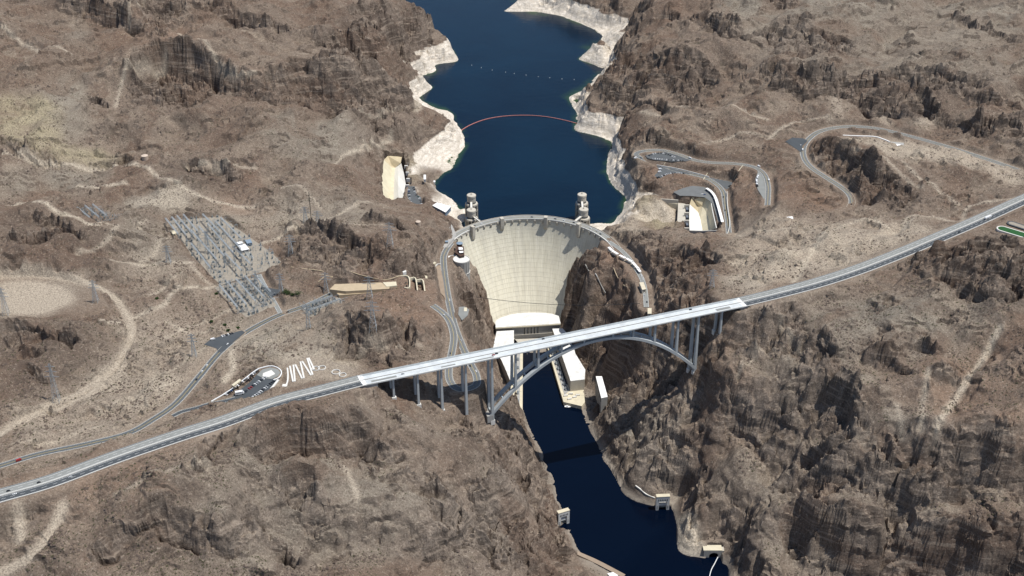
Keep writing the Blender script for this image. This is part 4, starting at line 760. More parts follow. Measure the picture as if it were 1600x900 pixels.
def lake_mesh():
    st = 9.0; xs = np.concatenate([np.arange(-900, 900, st), np.arange(900, 2300, 60.)]); ys = np.concatenate([np.arange(2120, 3600, st), np.arange(3600, 9000, 90.)])
    X, Y = np.meshgrid(xs, ys); n = len(xs); idx = np.arange(X.size).reshape(X.shape)
    r = np.hypot(X-33, Y-2069); keepv = (r > 168)
    q = np.stack([idx[:-1, :-1], idx[:-1, 1:], idx[1:, 1:], idx[1:, :-1]], -1).reshape(-1, 4); kv = keepv.ravel()
    q = q[kv[q].all(1)]; used = np.unique(q); rm = np.full(X.size, -1); rm[used] = np.arange(len(used)); q = rm[q]
    co = np.stack([X, Y, X*0+LAKE], -1).reshape(-1, 3)[used]
    me = bpy.data.meshes.new('lake'); me.from_pydata(co.tolist(), [], q.tolist())
    gz = samp(G, co[:, 0], co[:, 1]); gz = np.where((np.abs(co[:, 0]) < 1700) & (co[:, 1] < 4300), gz, 100)
    a = me.attributes.new('depth', 'FLOAT', 'POINT'); a.data.foreach_set('value', (LAKE-gz).astype(np.float32))
    m = NT('lake_water', 0.12, 0.2)
    at = m.n.new('ShaderNodeAttribute'); at.attribute_name = 'depth'
    c = m.mix(m.ramp(m.noise(0.003, 4, 0.6, dist=0.5), 0.35, 0.65), (0.0013, 0.0085, 0.020), (0.002, 0.0135, 0.029))
    sh = m.math('MULTIPLY', m.ramp(at.outputs['Fac'], 6.0, 0.0), m.ramp(m.noise(0.012, 3), 0.42, 0.6))
    m.col(m.mix(sh, c, (0.022, 0.050, 0.022))); m.b.inputs['IOR'].default_value = 1.33
    m.bump(m.math('ADD', m.math('MULTIPLY', m.noise(0.35, 4, 0.6), 0.5), m.math('MULTIPLY', m.noise(0.05, 3, sc3=(1, 2, 1)), 1.3)), 1.0, 0.3)
    me.materials.append(m.m); o = bpy.data.objects.new('lake', me); COL.objects.link(o); o['kind'] = 'structure'
lake_mesh()
add_mesh('river', [(-120, 2130, 0), (-120, 1500, 0), (0, 900, 0), (200, -9000, 0), (3000, -9000, 0), (1300, 300, 0), (700, 1400, 0), (200, 2000, 0), (150, 2130, 0)], [tuple(range(9))], water_mat('river_water', (0.0004, 0.0022, 0.008), (0.0006, 0.003, 0.010), 0.25), kind='structure')

# ------------------------------------------------------------------ building helpers
class MB:
    def __init__(s): s.v = []; s.f = []; s.mi = []; s.cur = 0
    def add(s, vs, fs):
        b = len(s.v); s.v += [tuple(map(float, q)) for q in vs]; s.f += [tuple(b+i for i in f) for f in fs]; s.mi += [s.cur]*len(fs)
    def box(s, c, sz, rz=0.0, taper=1.0):
        """box whose base centre is c"""
        ca, sa = cos(rz), sin(rz); vs = []
        for z, k in ((0, 1.0), (sz[2], taper)):
            for x, y in ((-1, -1), (1, -1), (1, 1), (-1, 1)):
                px, py = x*sz[0]/2*k, y*sz[1]/2*k; vs.append((c[0]+px*ca-py*sa, c[1]+px*sa+py*ca, c[2]+z))
        s.add(vs, [(0, 3, 2, 1), (4, 5, 6, 7), (0, 1, 5, 4), (1, 2, 6, 5), (2, 3, 7, 6), (3, 0, 4, 7)])
    def prism(s, poly, z0, z1):
        """poly: (x,y[,z]) ring; z0/z1 numbers or None to keep own z for the top"""
        n = len(poly); a = sum(poly[i][0]*poly[(i+1) % n][1]-poly[(i+1) % n][0]*poly[i][1] for i in range(n))
        if a < 0: poly = poly[::-1]
        bot = [(p[0], p[1], z0) for p in poly]; top = [(p[0], p[1], p[2] if z1 is None else z1) for p in poly]
        s.add(bot+top, [tuple(range(n))[::-1], tuple(range(n, 2*n))]+[(i, (i+1) % n, n+(i+1) % n, n+i) for i in range(n)])
    def bar(s, a, b, w, h=None):
        a = Vector(a); b = Vector(b); d = b-a
        if d.length < 1e-6: return
        h = h or w; d.normalize(); up = Vector((0, 0, 1)) if abs(d.z) < 0.95 else Vector((1, 0, 0))
        x = d.cross(up).normalized(); y = x.cross(d)
        vs = [p+x*sx*w/2+y*sy*h/2 for p in (a, b) for sx, sy in ((-1, -1), (1, -1), (1, 1), (-1, 1))]
        s.add(vs, [(0, 1, 2, 3), (7, 6, 5, 4), (0, 4, 5, 1), (1, 5, 6, 2), (2, 6, 7, 3), (3, 7, 4, 0)])
    def lathe(s, c, prof, n=24, a0=0, a1=2*pi):
        full = abs(a1-a0-2*pi) < 1e-6; m = n if full else n+1; vs = []
        for r, z in prof:
            for k in range(m):
                a = a0+(a1-a0)*k/n; vs.append((c[0]+r*cos(a), c[1]+r*sin(a), c[2]+z))
        fs = []
        for i in range(len(prof)-1):
            for k in range(n):
                k2 = (k+1) % m; fs.append((i*m+k, i*m+k2, (i+1)*m+k2, (i+1)*m+k))
        s.add(vs, fs)
        if full and prof[-1][0] > 0.01: s.f.append(tuple(len(s.v)-m+k for k in range(m))); s.mi.append(s.cur)
    def build(s, name, mats, parent=None, kind=None, smooth=False, loc=None):
        v = s.v
        if parent is not None and parent.get('_o') is not None:
            o = parent['_o']; v = [(a-o[0], b-o[1], c-o[2]) for a, b, c in v]
        ob = add_mesh(name, v, s.f, mats, parent, s.mi if isinstance(mats, (list, tuple)) and len(mats) > 1 else None, smooth, kind)
        return ob
def tag(o, label, cat, group=None):
    o['label'] = label; o['category'] = cat
    if group: o['group'] = group
    return o
def thing(name, label, cat, loc=(0, 0, 0), group=None):
    o = bpy.data.objects.new(name, None); COL.objects.link(o); o.location = loc; o.empty_display_size = 2
    o['_o'] = [float(q) for q in loc]
    return tag(o, label, cat, group)
def solo(mb, name, mats, label, cat, loc, group=None):
    mb.v = [(a-loc[0], b-loc[1], c-loc[2]) for a, b, c in mb.v]
    o = mb.build(name, mats); o.location = loc; return tag(o, label, cat, group)

M_CONC = simple('weathered_concrete', (0.50, 0.46, 0.385), 0.9, 0.15, var=0.22, sc=0.15, bump=0.3)
M_PALEC = simple('pale_concrete', (0.66, 0.64, 0.59), 0.85, 0.2, var=0.15, sc=0.1)
M_GREYC = simple('grey_concrete', (0.36, 0.35, 0.325), 0.85, 0.2, var=0.2, sc=0.1)
M_BRC = simple('bridge_concrete', (0.40, 0.42, 0.42), 0.8, 0.2, var=0.1, sc=0.2)
M_STEEL = simple('bridge_steel', (0.42, 0.46, 0.48), 0.5, 0.3, 0.1, var=0.1, sc=0.1)
M_WHITE = simple('white_roofing', (0.80, 0.79, 0.76), 0.7, 0.2, var=0.10, sc=0.08)
M_ROOFW = simple('worn_white_roofing', (0.78, 0.77, 0.73), 0.75, 0.2, var=0.38, sc=0.12)
M_CREAM = simple('cream_concrete', (0.60, 0.54, 0.40), 0.9, 0.15, var=0.2, sc=0.06, bump=0.2)
M_TAN = simple('tan_concrete', (0.46, 0.37, 0.25), 0.9, 0.15, var=0.2, sc=0.1)
M_ASPH = simple('asphalt', (0.105, 0.112, 0.115), 0.9, 0.2, var=0.25, sc=0.15)
M_ASPHN = simple('new_asphalt', (0.068, 0.076, 0.082), 0.85, 0.2, var=0.2, sc=0.06)
M_ASPHO = simple('worn_asphalt', (0.235, 0.24, 0.225), 0.9, 0.2, var=0.18, sc=0.08)
M_ASPHM = simple('grey_asphalt', (0.155, 0.16, 0.157), 0.9, 0.2, var=0.2, sc=0.1)
M_DECK = simple('deck_concrete', (0.57, 0.60, 0.60), 0.75, 0.25, var=0.28, sc=0.07)
M_PAINT = simple('white_paint', (0.72, 0.72, 0.70), 0.7, 0.2, var=0.1)
M_YEL = simple('yellow_paint', (0.55, 0.40, 0.10), 0.7, 0.2, var=0.1)
M_DARK = simple('dark_opening', (0.02, 0.022, 0.025), 0.5, 0.4, var=0.2)
M_GLASS = simple('window_glass', (0.03, 0.04, 0.05), 0.15, 0.5, var=0.2)
M_GALV = simple('galvanised_steel', (0.40, 0.43, 0.44), 0.55, 0.3, 0.3, var=0.15)
M_BROWN = simple('brown_cladding', (0.085, 0.052, 0.04), 0.8, 0.2, var=0.2)
M_BLUE = simple('blue_grey_roof', (0.20, 0.26, 0.32), 0.6, 0.3, var=0.15)
M_RED = simple('red_float', (0.50, 0.20, 0.17), 0.6, 0.3, var=0.1)
M_GREEN = simple('green_turf', (0.03, 0.10, 0.035), 0.95, 0.1, var=0.3, sc=0.2)
M_GRAV = simple('gravel', (0.31, 0.275, 0.225), 0.95, 0.1, var=0.3, sc=0.3)
M_DIRT = simple('graded_dirt', (0.30, 0.235, 0.175), 0.95, 0.1, var=0.2, sc=0.1)
M_TANK = simple('tank_paint', (0.45, 0.36, 0.28), 0.7, 0.2, var=0.1)
M_LEAF = simple('leaf', (0.05, 0.10, 0.025), 0.9, 0.2, var=0.5, sc=1.0)
M_BARK = simple('bark', (0.10, 0.07, 0.05), 0.9, 0.1)

GXX, GYY, GZZ = GR
def surf_z(x, y):
    """height of the finished ground mesh: its rows share y, its columns share x/half-width"""
    yy = GYY[:, 0]; half = GXX[:, -1]; smax = GXX[0, -1]/(np.where(yy[0] > 200, 0.385*yy[0]+240, 0.385*200+240)); sc_ = GXX[0]/(np.where(yy[0] > 200, 0.385*yy[0]+240, 0.385*200+240))
    hw = np.where(y > 200, 0.385*y+240, 0.385*200+240); ss = x/hw
    j = np.clip(np.searchsorted(yy, y)-1, 0, len(yy)-2); i = np.clip(np.searchsorted(sc_, ss)-1, 0, len(sc_)-2)
    fy = (y-yy[j])/(yy[j+1]-yy[j]); fx = (ss-sc_[i])/(sc_[i+1]-sc_[i])
    return (GZZ[j, i]*(1-fx)+GZZ[j, i+1]*fx)*(1-fy)+(GZZ[j+1, i]*(1-fx)+GZZ[j+1, i+1]*fx)*fy
hit_base = hit
def hit(u, v):
    x, y, z = hit_base(u, v); return (x, y, float(surf_z(np.array([x]), np.array([y]))[0]))
# ------------------------------------------------------------------ roads
def offset_path(P, o, dz=0.0):
    T = np.gradient(P[:, :2], axis=0); T /= np.linalg.norm(T, axis=1)[:, None]
    N = np.stack([-T[:, 1], T[:, 0]], 1); Q = P.copy(); Q[:, :2] += N*np.asarray(o).reshape(-1, 1) if np.ndim(o) else N*o; Q[:, 2] += dz; return Q
def ribbon(mb, P, o0, o1, dz):
    A = offset_path(P, o0, dz); B = offset_path(P, o1, dz); n = len(P)
    mb.add([tuple(q) for q in A]+[tuple(q) for q in B], [(i, i+1, n+i+1, n+i) if o0 > o1 else (i, n+i, n+i+1, i+1) for i in range(n-1)])
def kerb(mb, P, o, w, h, dz=0.0):
    n = len(P); A = offset_path(P, o-w/2, dz); B = offset_path(P, o+w/2, dz); A2 = A.copy(); A2[:, 2] += h; B2 = B.copy(); B2[:, 2] += h
    vs = [tuple(q) for q in A]+[tuple(q) for q in A2]+[tuple(q) for q in B2]+[tuple(q) for q in B]
    fs = []
    for i in range(n-1):
        for k in range(3): fs.append((k*n+i, k*n+i+1, (k+1)*n+i+1, (k+1)*n+i))
    mb.add(vs, fs)
def dashes(mb, P, o, w, dz, on=2, off=3):
    i = 0
    while i+on < len(P):
        ribbon(mb, P[i:i+on+1], o+w/2, o-w/2, dz); i += on+off
DZ = 0.06
for nm in ('HW_C', 'HW_D'):
    P = PATH[nm]; Pm = catmull(P[::2], 6.0) if False else P
    r = MB(); ribbon(r, P, 13.5, 0.55, DZ); r.build('highway_carriageway', M_ASPHO, kind='structure')
    r = MB(); ribbon(r, P, -0.55, -13.5, DZ); r.build('highway_carriageway', M_ASPHN, kind='structure')
    r = MB(); ribbon(r, P, 0.56, -0.56, DZ+0.004); r.build('median', M_PALEC, kind='structure')
    r = MB()
    for o in (12.2, 2.4, -2.4, -12.2): ribbon(r, P, o+0.16, o-0.16, DZ+0.008)
    for o in (7.2, -7.2): dashes(r, P, o, 0.3, DZ+0.008, 1, 1)
    r.build('lane_marking', M_PAINT, kind='structure')
    side = 'west of the arch bridge' if nm == 'HW_C' else 'east of the arch bridge'
    r = MB(); kerb(r, P, 0, 0.7, 1.1, DZ); c = tuple(P[len(P)//2]); solo(r, 'median_barrier', M_PALEC, 'long pale concrete median barrier down the highway '+side, 'barrier', c, 'highway barriers')
    r = MB(); kerb(r, P, -13.9, 0.5, 1.0, 0); solo(r, 'roadside_barrier', M_PALEC, 'white concrete barrier along the near shoulder of the highway '+side, 'barrier', c, 'highway barriers')
    r = MB(); kerb(r, P, 13.9, 0.35, 0.9, 0); solo(r, 'guard_rail', M_GALV, 'dark guard rail along the far shoulder of the highway '+side, 'guard rail', c, 'highway barriers')
def road(nm, half, mat, yellow=True, edge=True, name='road'):
    P = PATH[nm]; r = MB(); ribbon(r, P, half, -half, DZ); r.build(name, mat, kind='structure')
    m = MB()
    for o in ((half-0.7), -(half-0.7)): ribbon(m, P, o+0.13, o-0.13, DZ+0.008)
    m.build('lane_marking', M_PAINT, kind='structure')
    if yellow: m = MB(); ribbon(m, P, 0.2, -0.2, DZ+0.008); m.build('lane_marking', M_YEL, kind='structure')
    if edge:
        for sd in (1, -1):
            k = MB(); kerb(k, P, sd*(half+0.3), 0.4, 0.35, 0); k.build('kerb', M_CONC, kind='structure')
road('ENT', 3.8, M_ASPHN, False, True); road('OLD', 5.5, M_ASPH); road('DAMR', 5.8, M_ASPHM); road('AZ2', 5.2, M_ASPHM); road('AZ3', 6.0, M_ASPHM); road('SWR', 4, M_ASPHO, False, False); road('AZR', 4.6, M_ASPHO, False, False)
def plate(name, poly, mat, dz=DZ-0.03, dims=None):
    P = np.array(poly); A = np.c_[P[:, :2], np.ones(len(P))]; c = np.linalg.lstsq(A, P[:, 2], rcond=None)[0]
    vs = [(x, y, c[0]*x+c[1]*y+c[2]+dz) for x, y, _ in poly]; n = len(vs)
    area = sum(vs[i][0]*vs[(i+1) % n][1]-vs[(i+1) % n][0]*vs[i][1] for i in range(n))
    if area < 0: vs = vs[::-1]
    return add_mesh(name, vs, [tuple(range(n))], mat, kind='structure')
for k in ('viewpoint', 'pullout', 'triangle', 'spillway_lot', 'lake_lot', 'junction'): plate('car_park', LOT[k], M_ASPHN if k not in ('lake_lot', 'spillway_lot') else (M_ASPH if k == 'lake_lot' else M_ASPHM))
for k in ('arizona_a', 'arizona_b', 'arizona_c'): plate('car_park', LOT[k], M_ASPH)
plate('car_park', LOT['arizona_d'], M_ASPHO); plate('turning_circle', LOT['loop'], M_ASPHO, DZ-0.02)
for k in ('switchyard_a', 'switchyard_b', 'switchyard_c', 'switchyard_d'): plate('gravel_yard', LOT[k], M_GRAV)
vl = LOT['viewpoint']
def wall_run(pts, h, w, name, mat, label, cat, group=None, step=4.0, drop=0.5):
    P = catmull(pts, step) if len(pts) > 2 else np.array(pts, float)
    m = MB(); kerb(m, P, 0, w, h+drop, -drop); return solo(m, name, mat, label, cat, tuple(P[0]), group)
wall_run(L3([(330,627.5,254.8),(345,619,256),(352,614.5,256.3),(365,606,256.5),(398,580,257.8),(410,574.5,258.2),(424,572,258.2),(435,575.5,258.2),(440,582,258.2),(436,590,258.2),(427,594,258)]), 0.8, 1.4, 'kerb_wall', M_PAINT, 'white kerb wall curving round the upper side of the viewpoint car park', 'wall')
wall_run(L3([(435,594,257.8),(420,611.5,257.3),(393,631.5,256.3),(384,639,256)]), 1.2, 3.0, 'walkway_wall', M_PALEC, 'wide pale walkway along the lower side of the viewpoint car park', 'wall')
m = MB(); q = [W(u, v, 258.6) for u, v in [(411,583),(424,578),(430,584),(420,589),(410,588)]]; m.prism([(x, y) for x, y, _ in q], 257.5, 258.6); m.build('paved_circle', M_PALEC, kind='structure')

# ------------------------------------------------------------------ the arch bridge
BA = Vector(W(565.5, 594.5, 267)); BB = Vector(W(1158.5, 472.5, 267)); BD = (BB-BA); BL = BD.length; BD.normalize(); BN = Vector((-BD.y, BD.x, 0))
def bp(s, o, z): p = BA+BD*s+BN*o; return (p.x, p.y, z)
br = thing('arch_bridge', 'long grey highway bridge on twin steel and concrete arch ribs spanning the river gorge', 'bridge', bp(BL/2, 0, 267))
def bbox(mb, s0, s1, o0, o1, z0, z1): mb.prism([bp(s0, o0, 0), bp(s1, o0, 0), bp(s1, o1, 0), bp(s0, o1, 0)], z0, z1)
m = MB(); bbox(m, 0, BL, -13.6, 13.6, 266.1, 266.98); m.build('deck', M_DECK, br)
m = MB(); bbox(m, 0.4, BL-0.4, 1.2, 9.6, 266.982, 267.06); m.build('carriageway', M_DECK, br)
for o0, o1 in ((1.0, 12.0), (-12.0, -1.0)):
    pass
for sd in (1, -1):
    m = MB(); bbox(m, 0, BL, sd*13.3-0.28, sd*13.3+0.28, 266.9, 268.1); m.build('parapet', M_PALEC if sd < 0 else M_DECK, br)
m = MB(); bbox(m, 0, BL, 10.6, 11.1, 266.96, 268.0); m.build('walkway_rail', M_GALV, br)
m = MB(); bbox(m, 0, BL, -0.4, 0.4, 266.985, 268.0); m.build('median_barrier', M_GREYC, br)
m = MB()
for o in (9.9, 2.2, -2.2, -12.3): bbox(m, 0, BL, o-0.14, o+0.14, 267.0, 267.07)
for o in (6.0, -7.0):
    for k in range(int(BL/12)): bbox(m, k*12+2, k*12+6, o-0.13, o+0.13, 267.0, 267.07)
m.build('lane_marking', M_PAINT, br)
for s0, s1 in ((-3, 4), (BL-4, BL+3)):
    m = MB(); bbox(m, s0, s1, -13.7, 13.7, 266.5, 267.12); m.build('approach_slab', M_PAINT, br)
for (s0, s1, o0, o1) in ((12, 50, -9.5, -5.0), (575, 600, -10, -4), (170, 200, -10, -7), (118, 140, -9, -6)):
    m = MB(); bbox(m, s0, s1, o0, o1, 267.0, 267.085); m.build('patch', M_ASPHO, br)
for o in (-8, 8):
    m = MB(); bbox(m, 2, BL-2, o-1.6, o+1.6, 263.2, 266.1); m.build('girder', M_STEEL, br)
m = MB()
for s in np.arange(12, BL-8, 12): bbox(m, s-0.35, s+0.35, -6.4, 6.4, 264.0, 266.0)
m.build('cross_beams', M_STEEL, br)['kind'] = 'stuff'
S0, S1 = 197.0, 545.0; ZC = 258.5
def arch_z(s): t = (2*(s-S0)/(S1-S0)-1); return 165.0+(ZC-165.0)*(1-abs(t)**2.06)
for o in (-8, 8):
    m = MB(); n = 48; vs = []
    for i in range(n+1):
        s = S0-3+(S1-S0+6)*i/n; e = 0.5; dzds = (arch_z(s+e)-arch_z(s-e))/(2*e); L = hypot(1, dzds); nx, nz = -dzds/L, 1/L
        th = 2.15
        for a, b in ((-3.0, -th), (3.0, -th), (3.0, th), (-3.0, th)): vs.append(bp(s+nx*b, o+a, arch_z(s)+nz*b))
    fs = [(0, 1, 2, 3), tuple(4*n+k for k in (3, 2, 1, 0))]
    for i in range(n):
        for k in range(4): a = 4*i+k; b = 4*i+(k+1) % 4; fs.append((a, a+4, b+4, b))
    m.add(vs, fs); m.build('arch_rib', M_BRC, br)
COLS = [(44, 233), (81, 212), (117.5, 192), (155.5, 168), (197, 163), (235, None), (272, None), (310, None), (347, None), (395, None), (430, None), (468, None), (508, None), (544, 162), (585, 219)]
for s, zb in COLS:
    zt = 261.6
    for o in (-8, 8):
        z0 = arch_z(s)+1.5 if zb is None else min(zb, ground_z(*bp(s, o, 0)[:2])+1)-3
        if zt-z0 < 1.0: continue
        m = MB(); H_ = zt-z0; wtop = 2.3; wb = 2.3+H_*0.016
        vs = []
        for zz, k in ((z0, wb), (zt, wtop)):
            for a, b in ((-1, -1), (1, -1), (1, 1), (-1, 1)): vs.append(bp(s+a*k/2*1.15, o+b*k*0.75, zz))
        m.add(vs, [(0, 3, 2, 1), (4, 5, 6, 7), (0, 1, 5, 4), (1, 2, 6, 5), (2, 3, 7, 6), (3, 0, 4, 7)]); m.build('column', M_BRC, br)
        if zb is not None:
            m = MB(); bbox(m, s-3.4, s+3.4, o-3.4, o+3.4, z0-5, z0+3.3); m.build('footing', M_PALEC, br)
    m = MB(); bbox(m, s-1.5, s+1.5, -10.4, 10.4, 261.6, 263.2); m.build('pier_cap', M_STEEL, br)
    if zb is None or s in (197, 544):
        z = arch_z(s); m = MB(); bbox(m, s-1.3, s+1.3, -5.05, 5.05, z-1.4, z+1.4); m.build('strut', M_STEEL, br)
for s in (216, 253.5, 291, 329, 371, 413, 449, 488, 526):
    z = arch_z(s); m = MB(); bbox(m, s-0.8, s+0.8, -5.05, 5.05, z-1.2, z+1.2); m.build('strut', M_STEEL, br)
for s0, s1, z0 in ((-22, 20, 236), (BL-8, BL+14, 238)):
    m = MB(); bbox(m, s0, s1, -12.6, 12.6, z0, 266.05); m.build('abutment', M_GREYC, br)
for s in (193, 549):
    m = MB(); bbox(m, s-5, s+5, -11.2, 11.2, 150, 162.5); m.build('skewback', M_GREYC, br)

# ------------------------------------------------------------------ the dam
def dam_material():
    m = NT('dam_face_concrete', 0.9, 0.15)
    uv = m.n.new('ShaderNodeUVMap'); uv.uv_map = 'UVMap'; u = uv.outputs[0]
    bk = m.n.new('ShaderNodeTexBrick'); bk.inputs['Scale'].default_value = 1.0; bk.offset = 0.0
    bk.inputs['Brick Width'].default_value = 15.0; bk.inputs['Row Height'].default_value = 7.5; bk.inputs['Mortar Size'].default_value = 0.22; bk.inputs['Mortar Smooth'].default_value = 0.5
    bk.inputs['Color1'].default_value = (0.46, 0.46, 0.46, 1); bk.inputs['Color2'].default_value = (0.58, 0.58, 0.58, 1); bk.inputs['Mortar'].default_value = (0.43, 0.43, 0.43, 1)
    m.l.new(u, bk.inputs['Vector'])
    streak = m.noise(1, 5, 0.65, vec=u, sc3=(0.14, 0.012, 1)); fine = m.noise(1, 4, 0.7, vec=u, sc3=(0.5, 0.03, 1)); blot = m.noise(1, 4, 0.6, vec=u, sc3=(0.02, 0.02, 1))
    c = m.mix(m.ramp(streak, 0.3, 0.7), (0.52, 0.485, 0.375), (0.68, 0.64, 0.515))
    c = m.mix(m.math('MULTIPLY', m.ramp(fine, 0.5, 0.72), 0.6), c, (0.30, 0.27, 0.21))
    c = m.mix(m.math('MULTIPLY', m.ramp(m.noise(1, 3, 0.6, vec=u, sc3=(0.07, 0.004, 1)), 0.55, 0.75), 0.6), c, (0.33, 0.31, 0.26))
    c = m.mix(m.math('MULTIPLY', m.ramp(blot, 0.4, 0.65), 0.35), c, (0.50, 0.47, 0.39))
    s = m.n.new('ShaderNodeSeparateXYZ'); m.l.new(m.pos, s.inputs[0])
    c = m.mix(m.math('MULTIPLY', m.ramp(s.outputs[2], 150, 176), 0.5), c, (0.50, 0.475, 0.41))
    n = m.n.new('ShaderNodeMix'); n.data_type = 'RGBA'; n.blend_type = 'OVERLAY'; n.inputs[0].default_value = 0.2
    m.l.new(c, n.inputs[6]); m.l.new(bk.outputs['Color'], n.inputs[7]); m.col(n.outputs[2])
    m.bump(m.math('ADD', m.math('MULTIPLY', bk.outputs['Fac'], -0.6), m.math('MULTIPLY', m.noise(0.3, 3), 0.3)), 1.0, 0.7)
    return m.m
M_DAM = dam_material()
dam = thing('arch_dam', 'huge cream concrete arch gravity dam curving between the canyon walls', 'dam', (33, 2229, 0))
NA, NZ = 90, 40
AA = np.linspace(radians(-84), radians(84), NA+1); vs = []; fs = []; uvs = []
for j in range(NZ+1):
    z = -4+(176.5+4)*j/NZ; cx, cy, R = face(z)
    for a in AA: vs.append((cx+R*sin(a), cy+R*cos(a), z)); uvs.append((a*140, z))
for j in range(NZ):
    for i in range(NA): a = j*(NA+1)+i; fs.append((a+1, a, a+NA+1, a+NA+2))
m = MB(); m.add(vs, fs)
fo = add_mesh('face', [(x-33, y-2229, z) for x, y, z in m.v], m.f, M_DAM, dam, smooth=True)
uvl = fo.data.uv_layers.new(name='UVMap'); li = np.zeros(len(fo.data.loops), np.int32); fo.data.loops.foreach_get('vertex_index', li)
uvl.data.foreach_set('uv', np.array(uvs)[li].astype(np.float32).ravel())
CXD, CYD = 33.0, 2229.5-160.7
def arcring(mb, r0, r1, z0, z1, a0=-80, a1=80, n=90):
    A = np.linspace(radians(a0), radians(a1), n+1); vs = []
    for a in A:
        for r, z in ((r0, z0), (r1, z0), (r1, z1), (r0, z1)): vs.append((CXD+r*sin(a), CYD+r*cos(a), z))
    fs = [(3, 2, 1, 0), tuple(4*n+k for k in (0, 1, 2, 3))]
    for i in range(n):
        for k in range(4): p = 4*i+k; q = 4*i+(k+1) % 4; fs.append((q, q+4, p+4, p))
    mb.add(vs, fs)
def arcpart(name, mat, *a, **k): m = MB(); arcring(m, *a, **k); return m.build(name, mat, dam)
arcpart('upstream_wall', M_CONC, 164, 174.5, 90, 177.2, -84, 84)
arcpart('crest_slab', M_CONC, 159.2, 174.8, 176.0, 177.7)
arcpart('roadway', M_ASPHO, 162.2, 171.3, 177.71, 177.80)
arcpart('pavement', M_PALEC, 160.1, 162.1, 177.705, 177.95); arcpart('pavement', M_GREYC, 171.4, 174.0, 177.705, 177.95)
arcpart('parapet', M_PALEC, 159.1, 160.0, 177.6, 179.2); arcpart('parapet', M_CONC, 174.1, 175.0, 177.6, 179.3)
m = MB(); 
for r in (166.6, 166.9): arcring(m, r, r+0.12, 177.803, 177.82)
m.build('lane_marking', M_YEL, dam)
def radial(mb, a, prof, w):
    """prof: (r,z) outline extruded to +-w/2 tangentially at angle a from +y"""
    n = len(prof); ex = Vector((cos(a), -sin(a), 0)); er = Vector((sin(a), cos(a), 0)); vs = []
    for sgn in (-1, 1):
        for r, z in prof: p = Vector((CXD, CYD, 0))+er*r+ex*sgn*w/2; vs.append((p.x, p.y, z))
    mb.add(vs, [tuple(range(n)), tuple(range(n, 2*n))[::-1]]+[(i, n+i, n+(i+1) % n, (i+1) % n) for i in range(n)])
def ang_at(u, v, z=180.0): x, y, _ = W(u, v, z); return atan2(x-CXD, y-CYD)
tow = [(737, 357), (782, 342), (854.5, 338.5), (909, 350.5)]
TA = [ang_at(*t) for t in tow]
for i, a in enumerate(TA):
    t = MB(); zl = 152 if i in (0, 3) else 156
    radial(t, a, [(161.5, zl), (160, zl-3), (153.2, zl+8), (152.6, zl+14), (152.6, 186), (161.5, 186)], 6.6)
    o = t.build('elevator_tower', M_CONC, dam)
    t = MB(); radial(t, a, [(152.2, 186), (152.2, 187.0), (162, 187.0), (162, 186)], 7.2); t.build('cap', M_PALEC, o)
    t = MB(); radial(t, a, [(161.55, 178.2), (161.55, 181.2), (161.7, 181.2), (161.7, 178.2)], 1.4); t.build('door', M_DARK, o)
aa = radians(-70)
while aa < radians(72):
    if min(abs(aa-t) for t in TA) > radians(2.4):
        t = MB(); radial(t, aa, [(161, 176.2), (161, 165.0), (159.7, 166.5), (157.4, 173.5), (157.4, 176.2)], 2.6); t.build('corbel', M_CONC, dam)
    aa += radians(5.3)

# intake towers
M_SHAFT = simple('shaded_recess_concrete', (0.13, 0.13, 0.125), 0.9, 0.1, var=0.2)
def intake(x, y, label, zt=192.5):
    t = thing('intake_tower', label, 'tower', (x, y, 100), 'intake towers in the lake behind the dam'); n = 12
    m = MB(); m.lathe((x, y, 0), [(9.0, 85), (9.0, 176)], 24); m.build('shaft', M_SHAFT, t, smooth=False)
    for k in range(n):
        a = 2*pi*k/n; m = MB(); c = (x+11.0*cos(a), y+11.0*sin(a), 85); m.box(c, (4.4, 1.5, 85), a); m.build('fin', M_CONC, t)
    for z in (120, 138, 156): m = MB(); m.lathe((x, y, 0), [(9, z), (12.6, z), (12.6, z+1.6), (9, z+1.6)], 24); m.build('ring_beam', M_CONC, t)
    m = MB(); m.lathe((x, y, 0), [(9, 168.5), (12.4, 168.5), (12.4, 171.5), (11.6, 172.4), (9, 172.6)], 24); m.build('shoulder', M_CONC, t)
    m = MB(); m.lathe((x, y, 0), [(8.6, 172), (8.6, 186), (9.3, 186), (9.3, 189.5), (8.4, 190.3), (0.1, 191.0)], 24); d = m.build('drum', M_CONC, t)
    for k in range(n):
        a = 2*pi*(k+0.5)/n; m = MB(); m.box((x+8.55*cos(a), y+8.55*sin(a), 174.5), (0.6, 2.1, 10.5), a); m.build('window', M_GLASS, d)
    m = MB(); m.lathe((x, y, 0), [(1.6, 190.9), (1.6, 192.2), (0.6, 193.4), (0.1, 195.5)], 10); m.build('lantern', M_CONC, t)
    return t
IT = [(-79.5, 2245, 'nearer of the two intake towers left of the dam, footbridge to the crest'), (-81.3, 2311, 'farther intake tower on the left, standing behind its twin'), (140.3, 2248, 'nearer of the two intake towers right of the dam, ramp to the crest'), (140.3, 2314, 'farther intake tower on the right, standing behind its twin')]
for x, y, l in IT: intake(x, y, l)
def footbridge(a, b, label):
    t = thing('footbridge', label, 'footbridge', a); m = MB(); m.bar(a, b, 4.2, 0.8); m.build('deck', M_PALEC, t)
    d = (Vector(b)-Vector(a)).normalized(); nn = Vector((-d.y, d.x, 0))
    for sd in (-1, 1): m = MB(); m.bar(Vector(a)+nn*sd*2+Vector((0, 0, 0.9)), Vector(b)+nn*sd*2+Vector((0, 0, 0.9)), 0.35, 1.2); m.build('railing', M_CONC, t)
